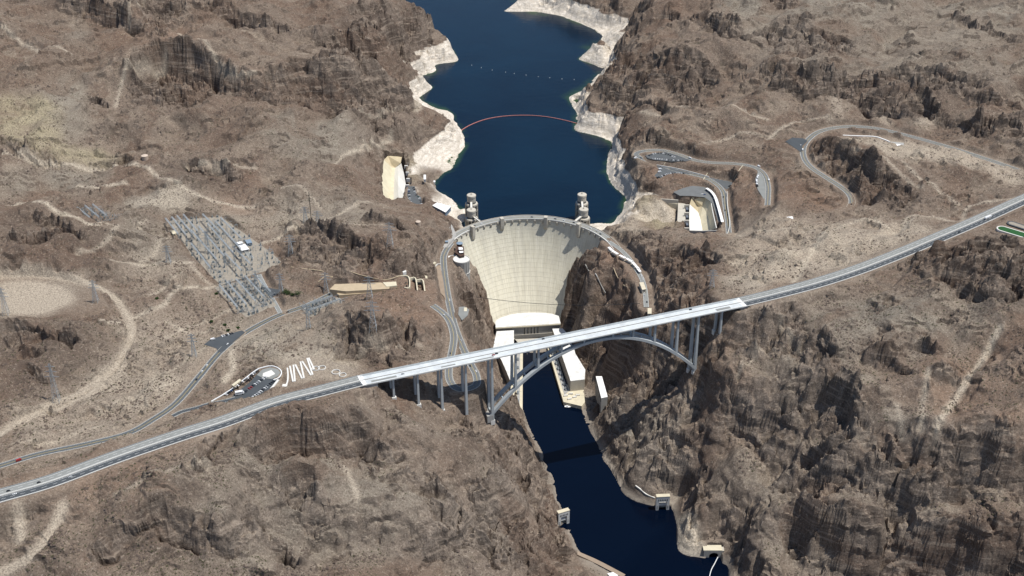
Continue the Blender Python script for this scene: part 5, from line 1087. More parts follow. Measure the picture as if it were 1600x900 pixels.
for i in (0, 2):
    x, y, _ = IT[i]; a = atan2(x-CXD, y-CYD); side = 'left' if i == 0 else 'right'
    footbridge((x-8*sin(a), y-8*cos(a), 177.6), (CXD+173.5*sin(a), CYD+173.5*cos(a), 177.6), 'footbridge from the dam crest to the nearer '+side+' intake tower')
    x2, y2, _ = IT[i+1]; footbridge((x, y+8, 177.6), (x2, y2-8, 177.6), 'footbridge joining the two '+side+' intake towers')

# ------------------------------------------------------------------ powerhouse
ph = thing('powerhouse', 'U shaped powerhouse with white roofs at the foot of the dam', 'powerhouse', W(825, 510, 7))
RZ = 29.0
def P2(l, z): return [W(u, v, z)[:2] for u, v in l]
arc = []
for u, v in [(774,503),(776,500),(785,495.5),(796,492),(808,490),(820,489),(838,488.5),(852,489.2),(862,490.5),(873,494)]: arc.append(W(u, v, RZ)[:2])
front = P2([(876,505.5),(774.5,512)], RZ)
m = MB(); m.prism(arc+front, 2, RZ-0.6); m.build('central_block', M_GREYC, ph)
m = MB(); m.prism(arc+front, RZ-0.59, RZ+0.5); m.build('central_roof', M_ROOFW, ph)
fa = Vector((*front[1], 0)); fb = Vector((*front[0], 0)); fd = (fb-fa); fl = fd.length; fd.normalize(); fn = Vector((fd.y, -fd.x, 0)); fz = atan2(fd.y, fd.x)
m = MB(); c = fa+fd*fl/2+fn*0.8; m.box((c.x, c.y, 26.3), (fl, 1.5, 2.2), fz); m.build('cornice', M_CREAM, ph)
m = MB(); c = fa+fd*fl/2+fn*1.8; m.box((c.x, c.y, 2), (fl-1, 1.0, 9), fz); m.build('plinth', M_CONC, ph)
for k in range(5):
    c = fa+fd*(fl*0.445+k*6.4)+fn*0.15; m = MB(); m.box((c.x, c.y, 9), (2.0, 0.5, 15.5), fz); o = m.build('window', M_GLASS, ph)
    c = c+fd*1.7+fn*0.3; m = MB(); m.box((c.x, c.y, 9), (0.9, 1.2, 16), fz); m.build('pilaster', M_CONC, ph)
LW_ = P2([(776,518),(803,516.5),(803,545),(802.5,565),(797.5,596),(791,580),(783,562),(770,546)], RZ)
m = MB(); m.prism(LW_, 2, RZ-0.6); m.build('west_wing', M_GREYC, ph); m = MB(); m.prism(LW_, RZ-0.59, RZ+0.6); wr = m.build('west_roof', M_ROOFW, ph)
RW_ = P2([(863,514),(879,513.5),(885,520),(891,533),(897,545),(899,553),(914.5,578),(913.5,593),(891.5,595.5),(883,570),(874,545)], RZ)
m = MB(); m.prism(RW_, 2, RZ-0.6); m.build('east_wing', M_CONC, ph); m = MB(); m.prism(RW_, RZ-0.59, RZ+0.6); er = m.build('east_roof', M_ROOFW, ph)
for (a0, b0, n, par) in (((785, 527), (781, 548), 5, wr), ((791, 526), (788, 548), 5, wr), ((797, 528), (796, 560), 6, wr), ((872, 522), (893, 585), 9, er), ((876, 530), (900, 580), 7, er)):
    for k in range(n):
        t = k/(n-1); x, y, z = W(a0[0]+(b0[0]-a0[0])*t, a0[1]+(b0[1]-a0[1])*t, RZ+0.6); m = MB(); m.box((x, y, z), (1.6, 3.4, 1.4)); m.build('roof_vent', M_GALV, par)
DW = P2([(803,528),(817,545),(816.5,640),(813,672),(805,662),(797,612),(800,596)], 7)
m = MB(); m.prism(DW, -8, 7); m.build('west_tailrace_deck', M_CREAM, ph)
DE = P2([(851,528),(880.5,628),(909,634.5),(914,628),(912,608),(884,600),(862,530)], 7)
m = MB(); m.prism(DE, -8, 7); m.build('east_tailrace_deck', M_CREAM, ph)
m = MB(); m.prism(P2([(803,530),(852,528),(860,541),(803,541)], 7), -8, 7); m.build('central_deck', M_CONC, ph)
for pl, nm in (([(806,541),(813,545),(812,640),(809,655)], 'west'), ([(857,541),(862,541),(889,611),(882,617)], 'east')):
    m = MB(); m.prism(P2(pl, 7.3), 7.02, 7.3); m.build('transformer_bay', M_GREYC, ph)
M_TRANS = simple('transformer_paint', (0.14, 0.17, 0.19), 0.5, 0.3, var=0.3)
def transformer(x, y, z, rz, label, proto=[None]):
    if proto[0] is None:
        t = thing('transformer', label, 'transformer', (0, 0, 0), 'transformers on the powerhouse decks')
        m = MB(); m.box((0, 0, 0), (5, 3.4, 3.6)); m.build('tank', M_TRANS, t)
        for k in (-1.6, 0, 1.6): m = MB(); m.lathe((k, 0, 3.6), [(0.35, 0), (0.3, 1.9), (0.1, 2.0)], 6); m.build('bushing', M_PALEC, t)
        for sd in (-1, 1): m = MB(); m.box((sd*3.1, 0, 0.5), (0.9, 2.8, 2.8)); m.build('radiator', M_GALV, t)
        proto[0] = t; r = t
    else: r = copy_tree(proto[0])
    r.location = (x, y, z); r.rotation_euler = (0, 0, rz); r['label'] = label; return r
def copy_tree(o, parent=None):
    c = o.copy(); COL.objects.link(c)
    if parent: c.parent = parent
    for ch in list(o.children): copy_tree(ch, c)
    return c
ORD = ['first', 'second', 'third', 'fourth', 'fifth', 'sixth', 'seventh', 'eighth', 'ninth', 'tenth', 'eleventh', 'twelfth', 'thirteenth', 'fourteenth', 'fifteenth', 'sixteenth', 'seventeenth', 'eighteenth', 'nineteenth', 'twentieth']
for k in range(9):
    t = k/8; x, y, z = W(860+t*24, 545+t*64, 7.3); transformer(x, y, z, radians(100), ORD[k]+' transformer from the dam on the right powerhouse deck')
for k in range(8):
    t = k/7; x, y, z = W(809.5-t*0.5, 549+t*92, 7.3); transformer(x, y, z, radians(90), ORD[k]+' transformer from the dam on the left powerhouse deck')
m = MB()
for u, v in ((884, 619), (892, 616), (898, 621), (903, 618), (890, 624)):
    x, y, z = W(u, v, 7); o = MB(); o.box((x, y, z), (7, 3, 2.6), 0.5*random.random()); solo(o, 'storage_crate', M_PALEC, {884: 'pale crate at the river corner of the powerhouse yard', 892: 'pale crate against the powerhouse end wall', 898: 'long crate in the middle of the powerhouse yard', 903: 'pale crate nearest the canyon wall in the powerhouse yard', 890: 'pale crate near the front edge of the powerhouse yard'}[u], 'crate', (x, y, z), 'crates in the powerhouse yard')
def boat(u, v, L, label, rz, z=0.0):
    x, y, _ = W(u, v, z); t = thing('boat', label, 'boat', (x, y, z)); ca, sa = cos(rz), sin(rz)
    def R(p): return (x+p[0]*ca-p[1]*sa, y+p[0]*sa+p[1]*ca, z+p[2])
    m = MB(); b = L*0.16
    m.add([R(p) for p in [(-L/2, -b, 0), (L*.2, -b, 0), (L/2, 0, 0.2), (L*.2, b, 0), (-L/2, b, 0), (-L/2, -b*1.2, 1.2), (L*.2, -b*1.2, 1.3), (L*.56, 0, 1.6), (L*.2, b*1.2, 1.3), (-L/2, b*1.2, 1.2)]], [(4, 3, 2, 1, 0), (5, 6, 7, 8, 9), (0, 1, 6, 5), (1, 2, 7, 6), (2, 3, 8, 7), (3, 4, 9, 8), (4, 0, 5, 9)]); m.build('hull', M_WHITE, t)
    m = MB(); c = R((-L*.08, 0, 1.2)); m.box(c, (L*.35, b*1.5, 1.6), rz, 0.85); m.build('cabin', M_PAINT, t)
boat(887, 636, 11, 'white work boat moored below the right powerhouse yard', radians(-12))
boat(901, 637.5, 4, 'tiny white launch right of the moored work boat', radians(-20))
# building on the slope beyond the east wing
cb = thing('canyon_building', 'narrow building with white flat roof on the shaded right canyon slope', 'building', W(940, 600, 40))
q = P2([(931,588),(940.5,588),(949.5,620),(939.5,622)], 52)
m = MB(); m.prism(q, 14, 51.4); m.build('wall', M_GREYC, cb); m = MB(); m.prism(q, 51.41, 52.2); m.build('roof', M_WHITE, cb)
for k in range(5):
    a = Vector((*q[0], 0)); b = Vector((*q[3], 0)); p = a+(b-a)*(0.1+0.2*k); m = MB(); m.box((p.x-0.1, p.y, 40), (0.6, 2.6, 6), atan2((b-a).y, (b-a).x)+pi/2); m.build('window', M_GLASS, cb)

# ------------------------------------------------------------------ gate structures on the lower river
def gantry(cu, cv, wdt, hgt, dep, rz, label, win=True):
    x, y, _ = W(cu, cv, 0); t = thing('outlet_gatehouse', label, 'gatehouse', (x, y, 0), 'outlet gatehouses at the river edge')
    t.rotation_euler = (0, 0, rz); t['_o'] = [0.0, 0.0, 0.0]
    for sd in (-1, 1): m = MB(); m.box((sd*(wdt/2-2.2), dep/2, -6), (4.4, dep, hgt*0.62+6)); m.build('leg', M_PALEC, t)
    m = MB(); m.box((0, dep/2, hgt*0.30), (wdt-8.8, dep*0.6, 2.6)); m.build('crossbeam', M_PALEC, t)
    m = MB(); m.box((0, dep/2, hgt*0.62), (wdt, dep, hgt*0.34)); h = m.build('hoist_house', M_PALEC, t)
    m = MB(); m.box((0, dep/2, hgt*0.961), (wdt+0.6, dep+0.6, 1.0)); m.build('roof', M_CREAM, h)
    for k in range(6): m = MB(); m.box((-wdt*.33+k*wdt*.132, -0.02, hgt*0.68), (1.1, 0.4, 3.2)); m.build('window', M_DARK, h)
    for k in (-1, 1): m = MB(); m.box((k*(wdt/2-2.2), -0.03, 3), (1.4, 0.3, hgt*0.22)); m.build('recess', M_GREYC, t)
    m = MB(); m.box((0, dep+2.6, -6), (wdt-6, 4, hgt*0.30+6)); m.build('portal_backwall', M_GREYC, t)
gantry(1035, 797, 21, 27, 6.5, radians(4), 'white twin legged outlet gatehouse on the right bank of the river')
gantry(881, 820, 19, 26, 6.5, radians(24), 'smaller white outlet gatehouse on the left bank of the river')
tp = thing('tunnel_portal', 'pale concrete tunnel portal with arched mouth at the river edge', 'tunnel portal', W(1115, 868, 0))
q = W(1115, 871, 0); m = MB()
pr = [(-15, -4), (-7, -4), (-7, 3)]+[(7*cos(a), 3+6.0*sin(a)) for a in np.linspace(pi, 0, 11)]+[(7, -4), (15, -4), (15, 13), (-15, 13)]
n = len(pr); m.add([(q[0]+a, q[1]+0, b) for a, b in pr]+[(q[0]+a, q[1]+9, b) for a, b in pr], [tuple(range(n))]+[(i, n+i, n+(i+1) % n, (i+1) % n) for i in range(n)]); m.build('headwall', M_CONC, tp)
m = MB(); m.box((q[0], q[1]+8, -4), (14, 1, 13)); m.build('tunnel_mouth', M_DARK, tp)
m = MB(); m.box((q[0]-2, q[1]+6, 13), (28, 12, 0.8)); m.build('platform', M_CREAM, tp)
def tube_path(P, r, z=None):
    m = MB()
    for a, b in zip(P, P[1:]): m.bar(a, b, r*2)
    return m
P = catmull([W(1123, 868, 0.6), W(1117, 880, 0.6), W(1110, 895, 0.6), (W(1104, 930, 0.6))], 5); solo(tube_path([tuple(p) for p in P], 0.5), 'river_boom', M_PAINT, 'white floating boom trailing from the tunnel portal', 'boom', tuple(P[0]))
P = catmull([W(u, v, LAKE+0.6) for u, v in [(717.5,206),(728,199),(740,193),(755,187.5),(770,184),(785,181.8),(800,180.6),(815,180.2),(830,180.4),(845,181.5),(860,183.5),(875,186.3),(888,189.3),(902,193)]], 8); bo = thing('lake_boom', 'thin red floating boom curving across the lake above the dam', 'boom', tuple(P[0]))
tube_path([tuple(p) for p in P], 0.7).build('float_line', M_RED, bo)
for k, (u, v) in enumerate([(737,102),(752,106),(769,109.5),(790,113),(803.5,115),(822,117.5),(841,120),(859,121.5),(878,123.5),(897,124.5)]):
    x, y, z = W(u, v, LAKE); m = MB(); m.lathe((x, y, z), [(0.9, -0.3), (0.9, 0.5), (0.5, 1.0), (0.1, 1.6)], 8); solo(m, 'buoy', M_PAINT, 'small white buoy on the upper lake, '+['first', 'second', 'third', 'fourth', 'fifth', 'sixth', 'seventh', 'eighth', 'ninth', 'last'][k]+' from the left shore', 'buoy', (x, y, z), 'buoys strung across the upper lake')
# cable across the gorge in front of the dam
a = W(745, 464, 200); b = W(1000, 474, 206); P = [tuple(Vector(a).lerp(Vector(b), t)-Vector((0, 0, 9*4*t*(1-t)))) for t in np.linspace(0, 1, 25)]
solo(tube_path(P, 0.28), 'hoist_cable', M_DARK, 'dark hoist cable strung across the gorge in front of the dam', 'cable', a)

# ------------------------------------------------------------------ buildings
def house(name, label, cat, uv, zr, h, wall, roof, nwin=0, group=None, th=0.5, sink=3.0):
    q = [W(u, v, zr)[:2] for u, v in uv]; cx = sum(p[0] for p in q)/len(q); cy = sum(p[1] for p in q)/len(q)
    t = thing(name, label, cat, (cx, cy, zr-h), group)
    m = MB(); m.prism(q, zr-h-sink, zr-th); wl_ = m.build('wall', wall, t)
    k = [((x-cx)*1.03+cx, (y-cy)*1.03+cy) for x, y in q]; m = MB(); m.prism(k, zr-th+0.01, zr); m.build('roof', roof, t)
    if nwin:
        # windows on the sides that face the camera
        n = len(q)
        for i in range(n):
            a = Vector((*q[i], 0)); b = Vector((*q[(i+1) % n], 0)); d = b-a; L = d.length
            if L < 4: continue
            d.normalize(); nn = Vector((d.y, -d.x, 0)); mid = (a+b)/2
            if (mid+nn-Vector((cx, cy, 0))).length < (mid-Vector((cx, cy, 0))).length: nn = -nn
            if nn.y > -0.2: continue
            c = max(1, min(nwin, int(L/4)))
            for j in range(c):
                p = a+d*L*(j+0.5)/c+nn*0.02; m = MB(); m.box((p.x, p.y, zr-h*0.62), (min(2.2, L/c*0.55), 0.3, h*0.33), atan2(d.y, d.x)); m.build('window', M_GLASS, t)
    return t
house('visitor_warehouse', 'large white flat roofed building on the rocky point left of the lake towers', 'building', [(676,321),(683,316.5),(704.5,322.5),(696,331.5)], 184, 7, M_BLUE, M_WHITE, 5)
house('shed', 'small white shed on the grey slope left of the lake', 'shed', [(662,273),(665.5,273),(665.5,280),(662,280)], 183, 4, M_PALEC, M_WHITE)
house('hut', 'tiny white hut right at the lake shore, left bank', 'hut', [(677.5,282),(680,282),(680,284.5),(677.5,284.5)], 148, 3, M_PALEC, M_WHITE)
house('control_house', 'larger white roofed control house at the right edge of the big switchyard', 'building', [(371,383.5),(383,381),(389,389),(377,391.5)], 239, 5, M_GREYC, M_WHITE, 2)
house('control_house', 'smaller white roofed control house, upper one beside the big switchyard', 'building', [(369,378.5),(378,376.8),(380,379.8),(371,381.5)], 239, 4, M_GREYC, M_WHITE, 2)
house('control_house', 'grey blue cabin beside the white control houses of the big switchyard', 'building', [(383,375),(391,373.5),(394,379),(386,380.5)], 239, 4, M_BLUE, M_BLUE, 2)
house('control_house', 'small white roofed control house beside the small upper left switchyard', 'building', [(162,355),(168,353.5),(174,356.5),(168,358.5)], 254, 4, M_GREYC, M_WHITE, 2)
house('switch_house', 'pale cream block at the top of the big switchyard', 'building', [(265,361),(272,360),(278,363.5),(270,366)], 243, 4, M_CREAM, M_CREAM, 2)
house('highway_office', 'white flat roofed building on a grey pad below the upper right road', 'building', [(1396,224.5),(1407,225.5),(1407,229.5),(1396,228.5)], 257, 4, M_GREYC, M_WHITE, 3)
house('maintenance_shed', 'left white hut of the small cluster below the right hand roads', 'shed', [(1219,341.5),(1224,340),(1226,342),(1221,343.5)], 236, 4, M_GREYC, M_WHITE, 1)
house('maintenance_shed', 'right white hut of the small cluster below the right hand roads', 'shed', [(1229,339),(1238,338),(1240,342),(1231,343.5)], 237, 4, M_GREYC, M_WHITE, 1)
house('gate_house', 'cream flat roofed building halfway down the road right of the dam', 'building', [(999,441.5),(1005.5,441),(1009.5,451.5),(1003.5,452.5)], 192, 7, M_CONC, M_CREAM, 3)
house('gate_house', 'small cream roofed building at the lower end of the road right of the dam', 'building', [(1012,481.5),(1018,481.5),(1018,490),(1012,490)], 192, 7, M_CONC, M_CREAM, 2)
house('pump_house', 'blue grey building on the left bank below the brown plaza', 'building', [(673,453.5),(680,452.5),(681,459.5),(673,460)], 206, 7, M_BLUE, M_BLUE, 3)
house('pump_house', 'small white roofed block above the blue grey building on the left bank', 'building', [(673.5,449.5),(678.5,449),(679.5,453),(674,453.5)], 208, 5, M_GREYC, M_WHITE, 1)
house('elevator_block', 'upper white roofed block of the stepped brown building behind the round terrace', 'building', [(716.5,386.5),(722.5,386.5),(723.5,389.7),(717,390)], 194, 12, M_BROWN, M_WHITE, 2)
house('elevator_block', 'lower white roofed block of the stepped brown building behind the round terrace', 'building', [(717,390.8),(723.5,390.8),(724,394.5),(718,395)], 191, 9, M_BROWN, M_WHITE, 2)
house('brown_hall', 'brown building behind the round visitor terrace', 'building', [(713,385),(724.5,385),(725.5,398.5),(719,400),(711,394)], 188, 10, M_BROWN, M_BROWN, 3)
house('storage_shed', 'cream shed on the grey slope beside the left dam road', 'shed', [(725,480.5),(729.5,480.5),(729.5,486),(725,486)], 196, 4, M_CREAM, M_CREAM)
house('loading_shed', 'white shed roof on the slope above the stepped concrete foundations', 'shed', [(629,424),(634,422),(635,424),(630,426)], 236, 3, M_PALEC, M_PALEC)
# round terrace
x, y, z = W(721, 404.5, 184); rt = thing('round_terrace', 'big round grey concrete terrace building left of the dam', 'building', (x, y, 150), None)
R_ = 15.0
m = MB(); m.lathe((x, y, 0), [(R_*0.97, 140), (R_, 183)], 48); m.build('wall', M_GREYC, rt, smooth=False)
m = MB(); m.lathe((x, y, 0), [(R_+0.2, 182.4), (R_+0.2, 184.3), (R_-0.5, 184.3), (R_-0.5, 183.1), (0.05, 183.1)], 48); m.build('terrace_floor', M_PALEC, rt)
m = MB(); m.lathe((x, y, 0), [(R_+0.3, 158), (R_+0.6, 158), (R_+0.6, 159), (R_+0.3, 159)], 48); m.build('string_course', M_PALEC, rt)
for k in range(7):
    a = radians(200+k*22); m = MB(); m.box((x+R_*cos(a), y+R_*sin(a), 160), (0.9, 1.0, 22), a); m.build('rib', M_GREYC, rt)
for i, (dx, dy) in enumerate(((1, -16.5), (5, -16.8), (9, -15.5))):
    m = MB(); m.box((x+dx, y+dy, 128), (1.4, 1.4, 30)); m.build('column', M_PALEC, rt)
q = [W(u, v, 180)[:2] for u, v in [(700,400),(712,398),(712,408),(702,411)]]; m = MB(); m.prism(q, 172, 180.2); solo(m, 'terrace_slab', M_PALEC, 'pale paved slab between the left dam road and the round terrace', 'terrace', (*q[0], 180))
x2, y2, _ = W(718, 380, 190); g = thing('glass_canopy', 'oval blue grey glass roof beside the left end of the dam', 'canopy', (x2, y2, 182))
m = MB(); m.lathe((x2, y2, 0), [(5.2, 180), (5.2, 189.5)], 24); m.build('wall', M_BROWN, g); m = MB(); m.lathe((x2, y2, 0), [(6.0, 189.5), (6.0, 190.3), (3, 191.0), (0.05, 191.2)], 24); m.build('roof', M_BLUE, g)
q = [W(u, v, 179.5)[:2] for u, v in [(694,350),(703,345),(708,355),(713,366),(708,378),(700,388),(692,386),(694,370)]]; m = MB(); m.prism(q, 165, 179.2); m.build('plaza', M_GREYC, kind='structure')
for (u, v, l, s) in ((700, 356, 'grey square kiosk on the plaza left of the dam', 6), (698, 377, 'dark parasol roofed kiosk nearest the left dam road', 5), (696, 371, 'small grey kiosk behind the parasol roofed kiosk', 4)):
    x, y, z = W(u, v, 182.5); k = thing('kiosk', l, 'kiosk', (x, y, 179)); m = MB(); m.box((x, y, 178.5), (s, s, 3.6)); m.build('wall', M_GREYC, k); m = MB(); m.box((x, y, 182.1), (s+1, s+1, 0.5)); m.build('roof', M_BLUE if s < 6 else M_GREYC, k)
def tank(u, v, r, h, label, z=None):
    x, y, zz = hit(u, v); t = thing('storage_tank', label, 'tank', (x, y, zz)); m = MB(); m.lathe((x, y, zz-1.5), [(r, 0), (r, h+1.5)], 28); m.build('shell', M_TANK, t)
    m = MB(); m.lathe((x, y, zz+h), [(r+0.15, -0.2), (r+0.15, 0.25), (r*0.5, 0.7), (0.05, 0.9)], 28); m.build('roof', simple('tank_roof', (0.55, 0.45, 0.36), 0.8), t)
tank(653.5, 349, 4.6, 6, 'round brown tank on the hill left of the dam'); tank(227, 250, 6.5, 8, 'round pale tank on the far left ridge')
# brown plaza and its walls by the left dam road
pl = [(684,413),(680,418),(676,425),(673.5,434),(674,442),(678,450),(686,455),(693,462),(697,470),(693,440),(690,425),(688,413)]
q = [(*W(u, v, 190)[:2],) for u, v in pl]; m = MB(); m.prism(q, 170, 189.6); m.build('brown_plaza', M_DIRT, kind='structure')
wall_run(L3([(688.5,413,191),(684,413,191),(679.5,418,191),(675.5,425,191),(673,434,191),(673.5,442,191),(677.5,450,191)]), 1.4, 1.2, 'plaza_wall', M_PALEC, 'curved pale wall round the brown plaza beside the left dam road', 'wall')
wall_run(L3([(680,411,196),(673,418,200),(669,424,203),(666,433,207),(669,445,207)]), 2.5, 3.5, 'retaining_wall', M_CREAM, 'cream retaining wall on the slope behind the brown plaza', 'wall', drop=8)
# stepped foundations
def slab(uv, z, h, mat, label, name='foundation_slab', cat='foundation'):
    q = [W(u, v, z)[:2] for u, v in uv]; m = MB(); m.prism(q, z-h, z); return solo(m, name, mat, label, cat, (*q[0], z-h), 'old concrete foundations on the left slope')
slab([(515,452),(523,444),(600,441),(610,444),(608,451),(540,455)], 231, 14, M_TAN, 'long tan terrace slab running left from the stepped foundations')
slab([(521,454),(605,451.5),(608,455),(560,459),(530,461)], 225.5, 10, M_TAN, 'lower tan bench below the long terrace slab')
slab([(598,441),(619,440),(620,446),(604,448)], 232, 12, M_CREAM, 'pale slab joining the long terrace and the square foundation')
slab([(620,434),(637,434),(638,450),(622,450)], 226, 12, simple('pink_concrete', (0.33, 0.25, 0.205), 0.9), 'square pinkish foundation, the leftmost of the stepped foundations')
for i, pl in enumerate(([(620,433.5,229),(638,434,229),(639.5,451,229),(632,451,229)], [(640,437,228),(649,436.5,227),(652.5,456,225)], [(651,439.5,226),(660.5,439.5,225),(664,457,222)])):
    wall_run(L3(pl)[:], 3.0, 2.0, 'foundation_wall', M_CREAM, ['pale wall round the leftmost square foundation', 'middle hook shaped pale wall of the stepped foundations', 'rightmost hook shaped pale wall of the stepped foundations'][i], 'wall', 'old foundation walls', drop=9)
for i, (u, v) in enumerate(((634, 443), (635.5, 447), (645.5, 438.5), (647.5, 438.7), (653, 442.5), (655.5, 442.5), (658, 442.7))):
    x, y, z = W(u, v, 227); m = MB(); m.box((x, y, z-3), (2.6, 2.4, 4.5)); solo(m, 'concrete_block', M_DARK, 'small dark block on the stepped foundations, '+ORD[i]+' from the left', 'block', (x, y, z-3), 'dark blocks on the foundations')
# conveyor steps of red gravel lines
wall_run([hit(u, v) for u, v in [(548,424),(565,430),(600,438),(625,430)]], 0.8, 1.2, 'pipeline', M_TAN, 'tan pipeline on the slope above the long terrace', 'pipe')
for i, l in enumerate(([(455,424),(480,427),(505,431),(520,434)], [(490,434),(505,436),(520,433)], [(498,444),(510,437),(520,434)])):
    wall_run([hit(u, v) for u, v in l], 0.7, 1.3, 'pipeline', M_TAN, ['upper reddish pipe left of the long terrace', 'middle reddish pipe left of the long terrace', 'lower reddish pipe left of the long terrace'][i], 'pipe', 'reddish pipes')

# canopies along the right dam road and over the spillway car park
cp = [(953,388,959,394),(957,393,962.5,397.5)]
segs = [((951,386),(956,391)), ((956.5,391.5),(965.5,397)), ((968,398.5),(977,403)), ((978.5,403.5),(987.5,408.5)), ((988,409.5),(993,414.5)), ((993,415),(998,420)), ((996.5,419.5),(1000.5,424.5))]
for i, (a, b) in enumerate(segs):
    A_ = Vector(W(*a, 187)); B_ = Vector(W(*b, 187)); t = thing('shade_canopy', 'white shade canopy beside the road right of the dam, '+ORD[i]+' from the dam', 'canopy', tuple((A_+B_)/2-Vector((0, 0, 4))), 'shade canopies along the road right of the dam')
    m = MB(); m.bar(A_, B_, 5.0, 0.5); m.build('roof', M_WHITE, t)
    for P_ in (A_.lerp(B_, 0.1), A_.lerp(B_, 0.9)):
        m = MB(); m.box((P_.x, P_.y, 180), (0.5, 0.5, 6.8)); m.build('post', M_GALV, t)
    m = MB(); nn = (B_-A_).cross(Vector((0, 0, 1))).normalized()*1.9; m.bar(A_+nn*0-Vector((0, 0, 5.6)), B_-Vector((0, 0, 5.6)), 3.6, 1.6); m.build('counter', M_CONC, t)
P = catmull(L3([(1104,294,192),(1111,299,192),(1117,307,192),(1121,318,192),(1125,332,192),(1129,347,192)]), 4)
t = thing('car_port', 'long curved white car port roof along the spillway car park', 'car port', tuple(P[0])); m = MB(); kerb(m, P, 0, 5.4, 0.4); m.build('roof', M_WHITE, t)
for p in P[::4]: m = MB(); m.box((p[0], p[1], 184), (0.5, 0.5, 8)); m.build('post', M_GALV, t)
# retaining wall behind the roads on the right bank
wall_run(L3([(1026,258.2,203),(1060,264.5,200.3),(1100,274.5,197.2),(1108,277,196.5)]), 1.6, 1.0, 'retaining_wall', M_PALEC, 'long white wall beside the middle hairpin road on the right bank', 'wall')
wall_run(L3([(1317,212,249.5),(1340,213,250),(1366,214,250.5),(1380,218,251),(1390,222,251.5)]), 1.5, 2.5, 'retaining_wall', M_WHITE, 'white wall along the pad below the upper right road', 'wall')
wall_run(L3([(1136,368,188),(1140,350,189),(1136.5,320,192),(1136,300,193)]), 1.5, 1.0, 'retaining_wall', M_PALEC, 'pale wall along the road right of the spillway car port', 'wall')
plate('side_road', L3([(1317,214,249),(1366,216,250),(1388,222,251),(1390,226,251),(1362,219,250.4),(1318,217,249)]), M_ASPH, 0.2)
plate('paved_pad', L3([(1388,221,251.5),(1414,223.5,252),(1416,234,252.5),(1392,229,252)]), M_GREYC, 0.3)
wall_run([hit(u, v) for u, v in [(905.5,401),(909,404),(914,414),(921,423),(930,437),(939,450),(946,463)]], 1.6, 1.6, 'stepped_wall', M_GREYC, 'dark grey wall running down the slope right of the dam', 'wall')
wall_run([hit(u, v) for u, v in [(958.5,423),(965,438),(974,448),(980,455)]], 1.2, 1.2, 'stepped_wall', M_TAN, 'short tan wall on the slope right of the dam', 'wall')
wall_run([hit(u, v) for u, v in [(993,762),(1001,768),(1010,774),(1023,779)]], 1.6, 2.0, 'riverside_path', M_PALEC, 'white curved path leading to the right gatehouse', 'path')
wall_run([hit(u, v) for u, v in [(902,867),(925,876),(945,886),(975,902)]], 2.5, 8, 'river_ramp', M_DIRT, 'grey ramp road along the left bank at the bottom edge', 'ramp')
house('boat_landing', 'white roofed landing hut on the ramp at the bottom edge', 'hut', [(949,896),(958,894),(966,899),(955,902)], 14, 4, M_PALEC, M_WHITE)

# ------------------------------------------------------------------ spillways: section rows of (u, v, z)
def loft(rows, name, mat, parent, sub=6):
    R_ = [catmull(L3(r), 1e9) if False else np.array(L3(r)) for r in rows]; nr, nc = len(R_), len(R_[0]); vs = []
    for r in R_: vs += [tuple(p) for p in r]
    fs = [(j*nc+i, j*nc+i+1, (j+1)*nc+i+1, (j+1)*nc+i) for j in range(nr-1) for i in range(nc-1)]
    m = MB(); m.add(vs, fs); return m.build(name, mat, parent, smooth=False)
M_SPC = simple('stained_cream_concrete', (0.60, 0.54, 0.39), 0.9, 0.15, var=0.25, sc=0.05, bump=0.2)
M_SPW = simple('sunlit_tone_concrete', (0.72, 0.70, 0.64), 0.8, 0.15, var=0.08, sc=0.05)  # weir tone raised: sun on its upward slope painted into the colour
M_SPT = simple('tan_stained_concrete', (0.56, 0.47, 0.31), 0.9, 0.15, var=0.3, sc=0.06, bump=0.2)
sp = thing('left_spillway', 'long cream and white concrete spillway trough on the left bank', 'spillway', W(615, 285, 160))
loft([[(600.5,249,181),(613,262,162),(617.5,262,161)], [(598.5,265,181),(612,275,161),(616,275,160)], [(596,285,181),(610.5,290,160),(615.5,290,159)], [(597,300,181),(609,304,159),(615,305,158)], [(600.5,310,181),(608,316,157),(615,318,157)]], 'west_face', M_SPC, sp)
loft([[(600.5,249,181),(606,243.5,181),(628.5,242.5,180)], [(600.9,250,180.5),(612,258,165),(626,255,171)], [(601,251,180),(613,262,162),(617.5,262,161)]], 'head_face', M_SPT, sp)
loft([[(617.5,262,161),(622,259,166),(627,255,172)], [(616,275,160),(622,274,167),(631,270,174)], [(615.5,290,159),(622,289,168),(634,287,174)], [(615,305,158),(622,305,167),(631,303,174)], [(615,318,157),(621,317,165),(628,315,173)]], 'weir_face', M_SPW, sp)
wall_run(L3([(600.5,249,181.2),(598.3,265,181.2),(595.8,285,181.2),(596.8,300,181.2),(600.3,311,181.2)]), 1.0, 1.2, 'spillway_coping', M_CREAM, 'thin cream coping along the left edge of the left spillway', 'wall', drop=1.5)
for k in range(5):
    t = k/4; x, y, z = W(631.5+3.0*sin(pi*t), 259+t*40, 176); m = MB(); m.box((x+4, y, 168), (7, 3.0, 8.5)); m.build('gate_pier', M_PALEC, sp)
m = MB()
sr = thing('right_spillway', 'concrete spillway basin with white weir and tan walls on the right bank', 'spillway', W(1095, 335, 160))
loft([[(1077.5,319,172),(1085,326,163),(1091,332,158)], [(1077,335,172),(1084,337,163),(1094,341,157)], [(1077,350,172),(1085,350,162),(1096,351,156)], [(1077.5,361,172),(1086,361.5,162),(1098,362,155)]], 'weir_face', M_SPW, sr)
loft([[(1077.5,319,172),(1081,308,183),(1103,309.5,183.5)], [(1085,326,163),(1090,321,167),(1098,322,169)], [(1091,332,158),(1091,332,158.01),(1091,332,158.02)]], 'head_face', M_SPT, sr)
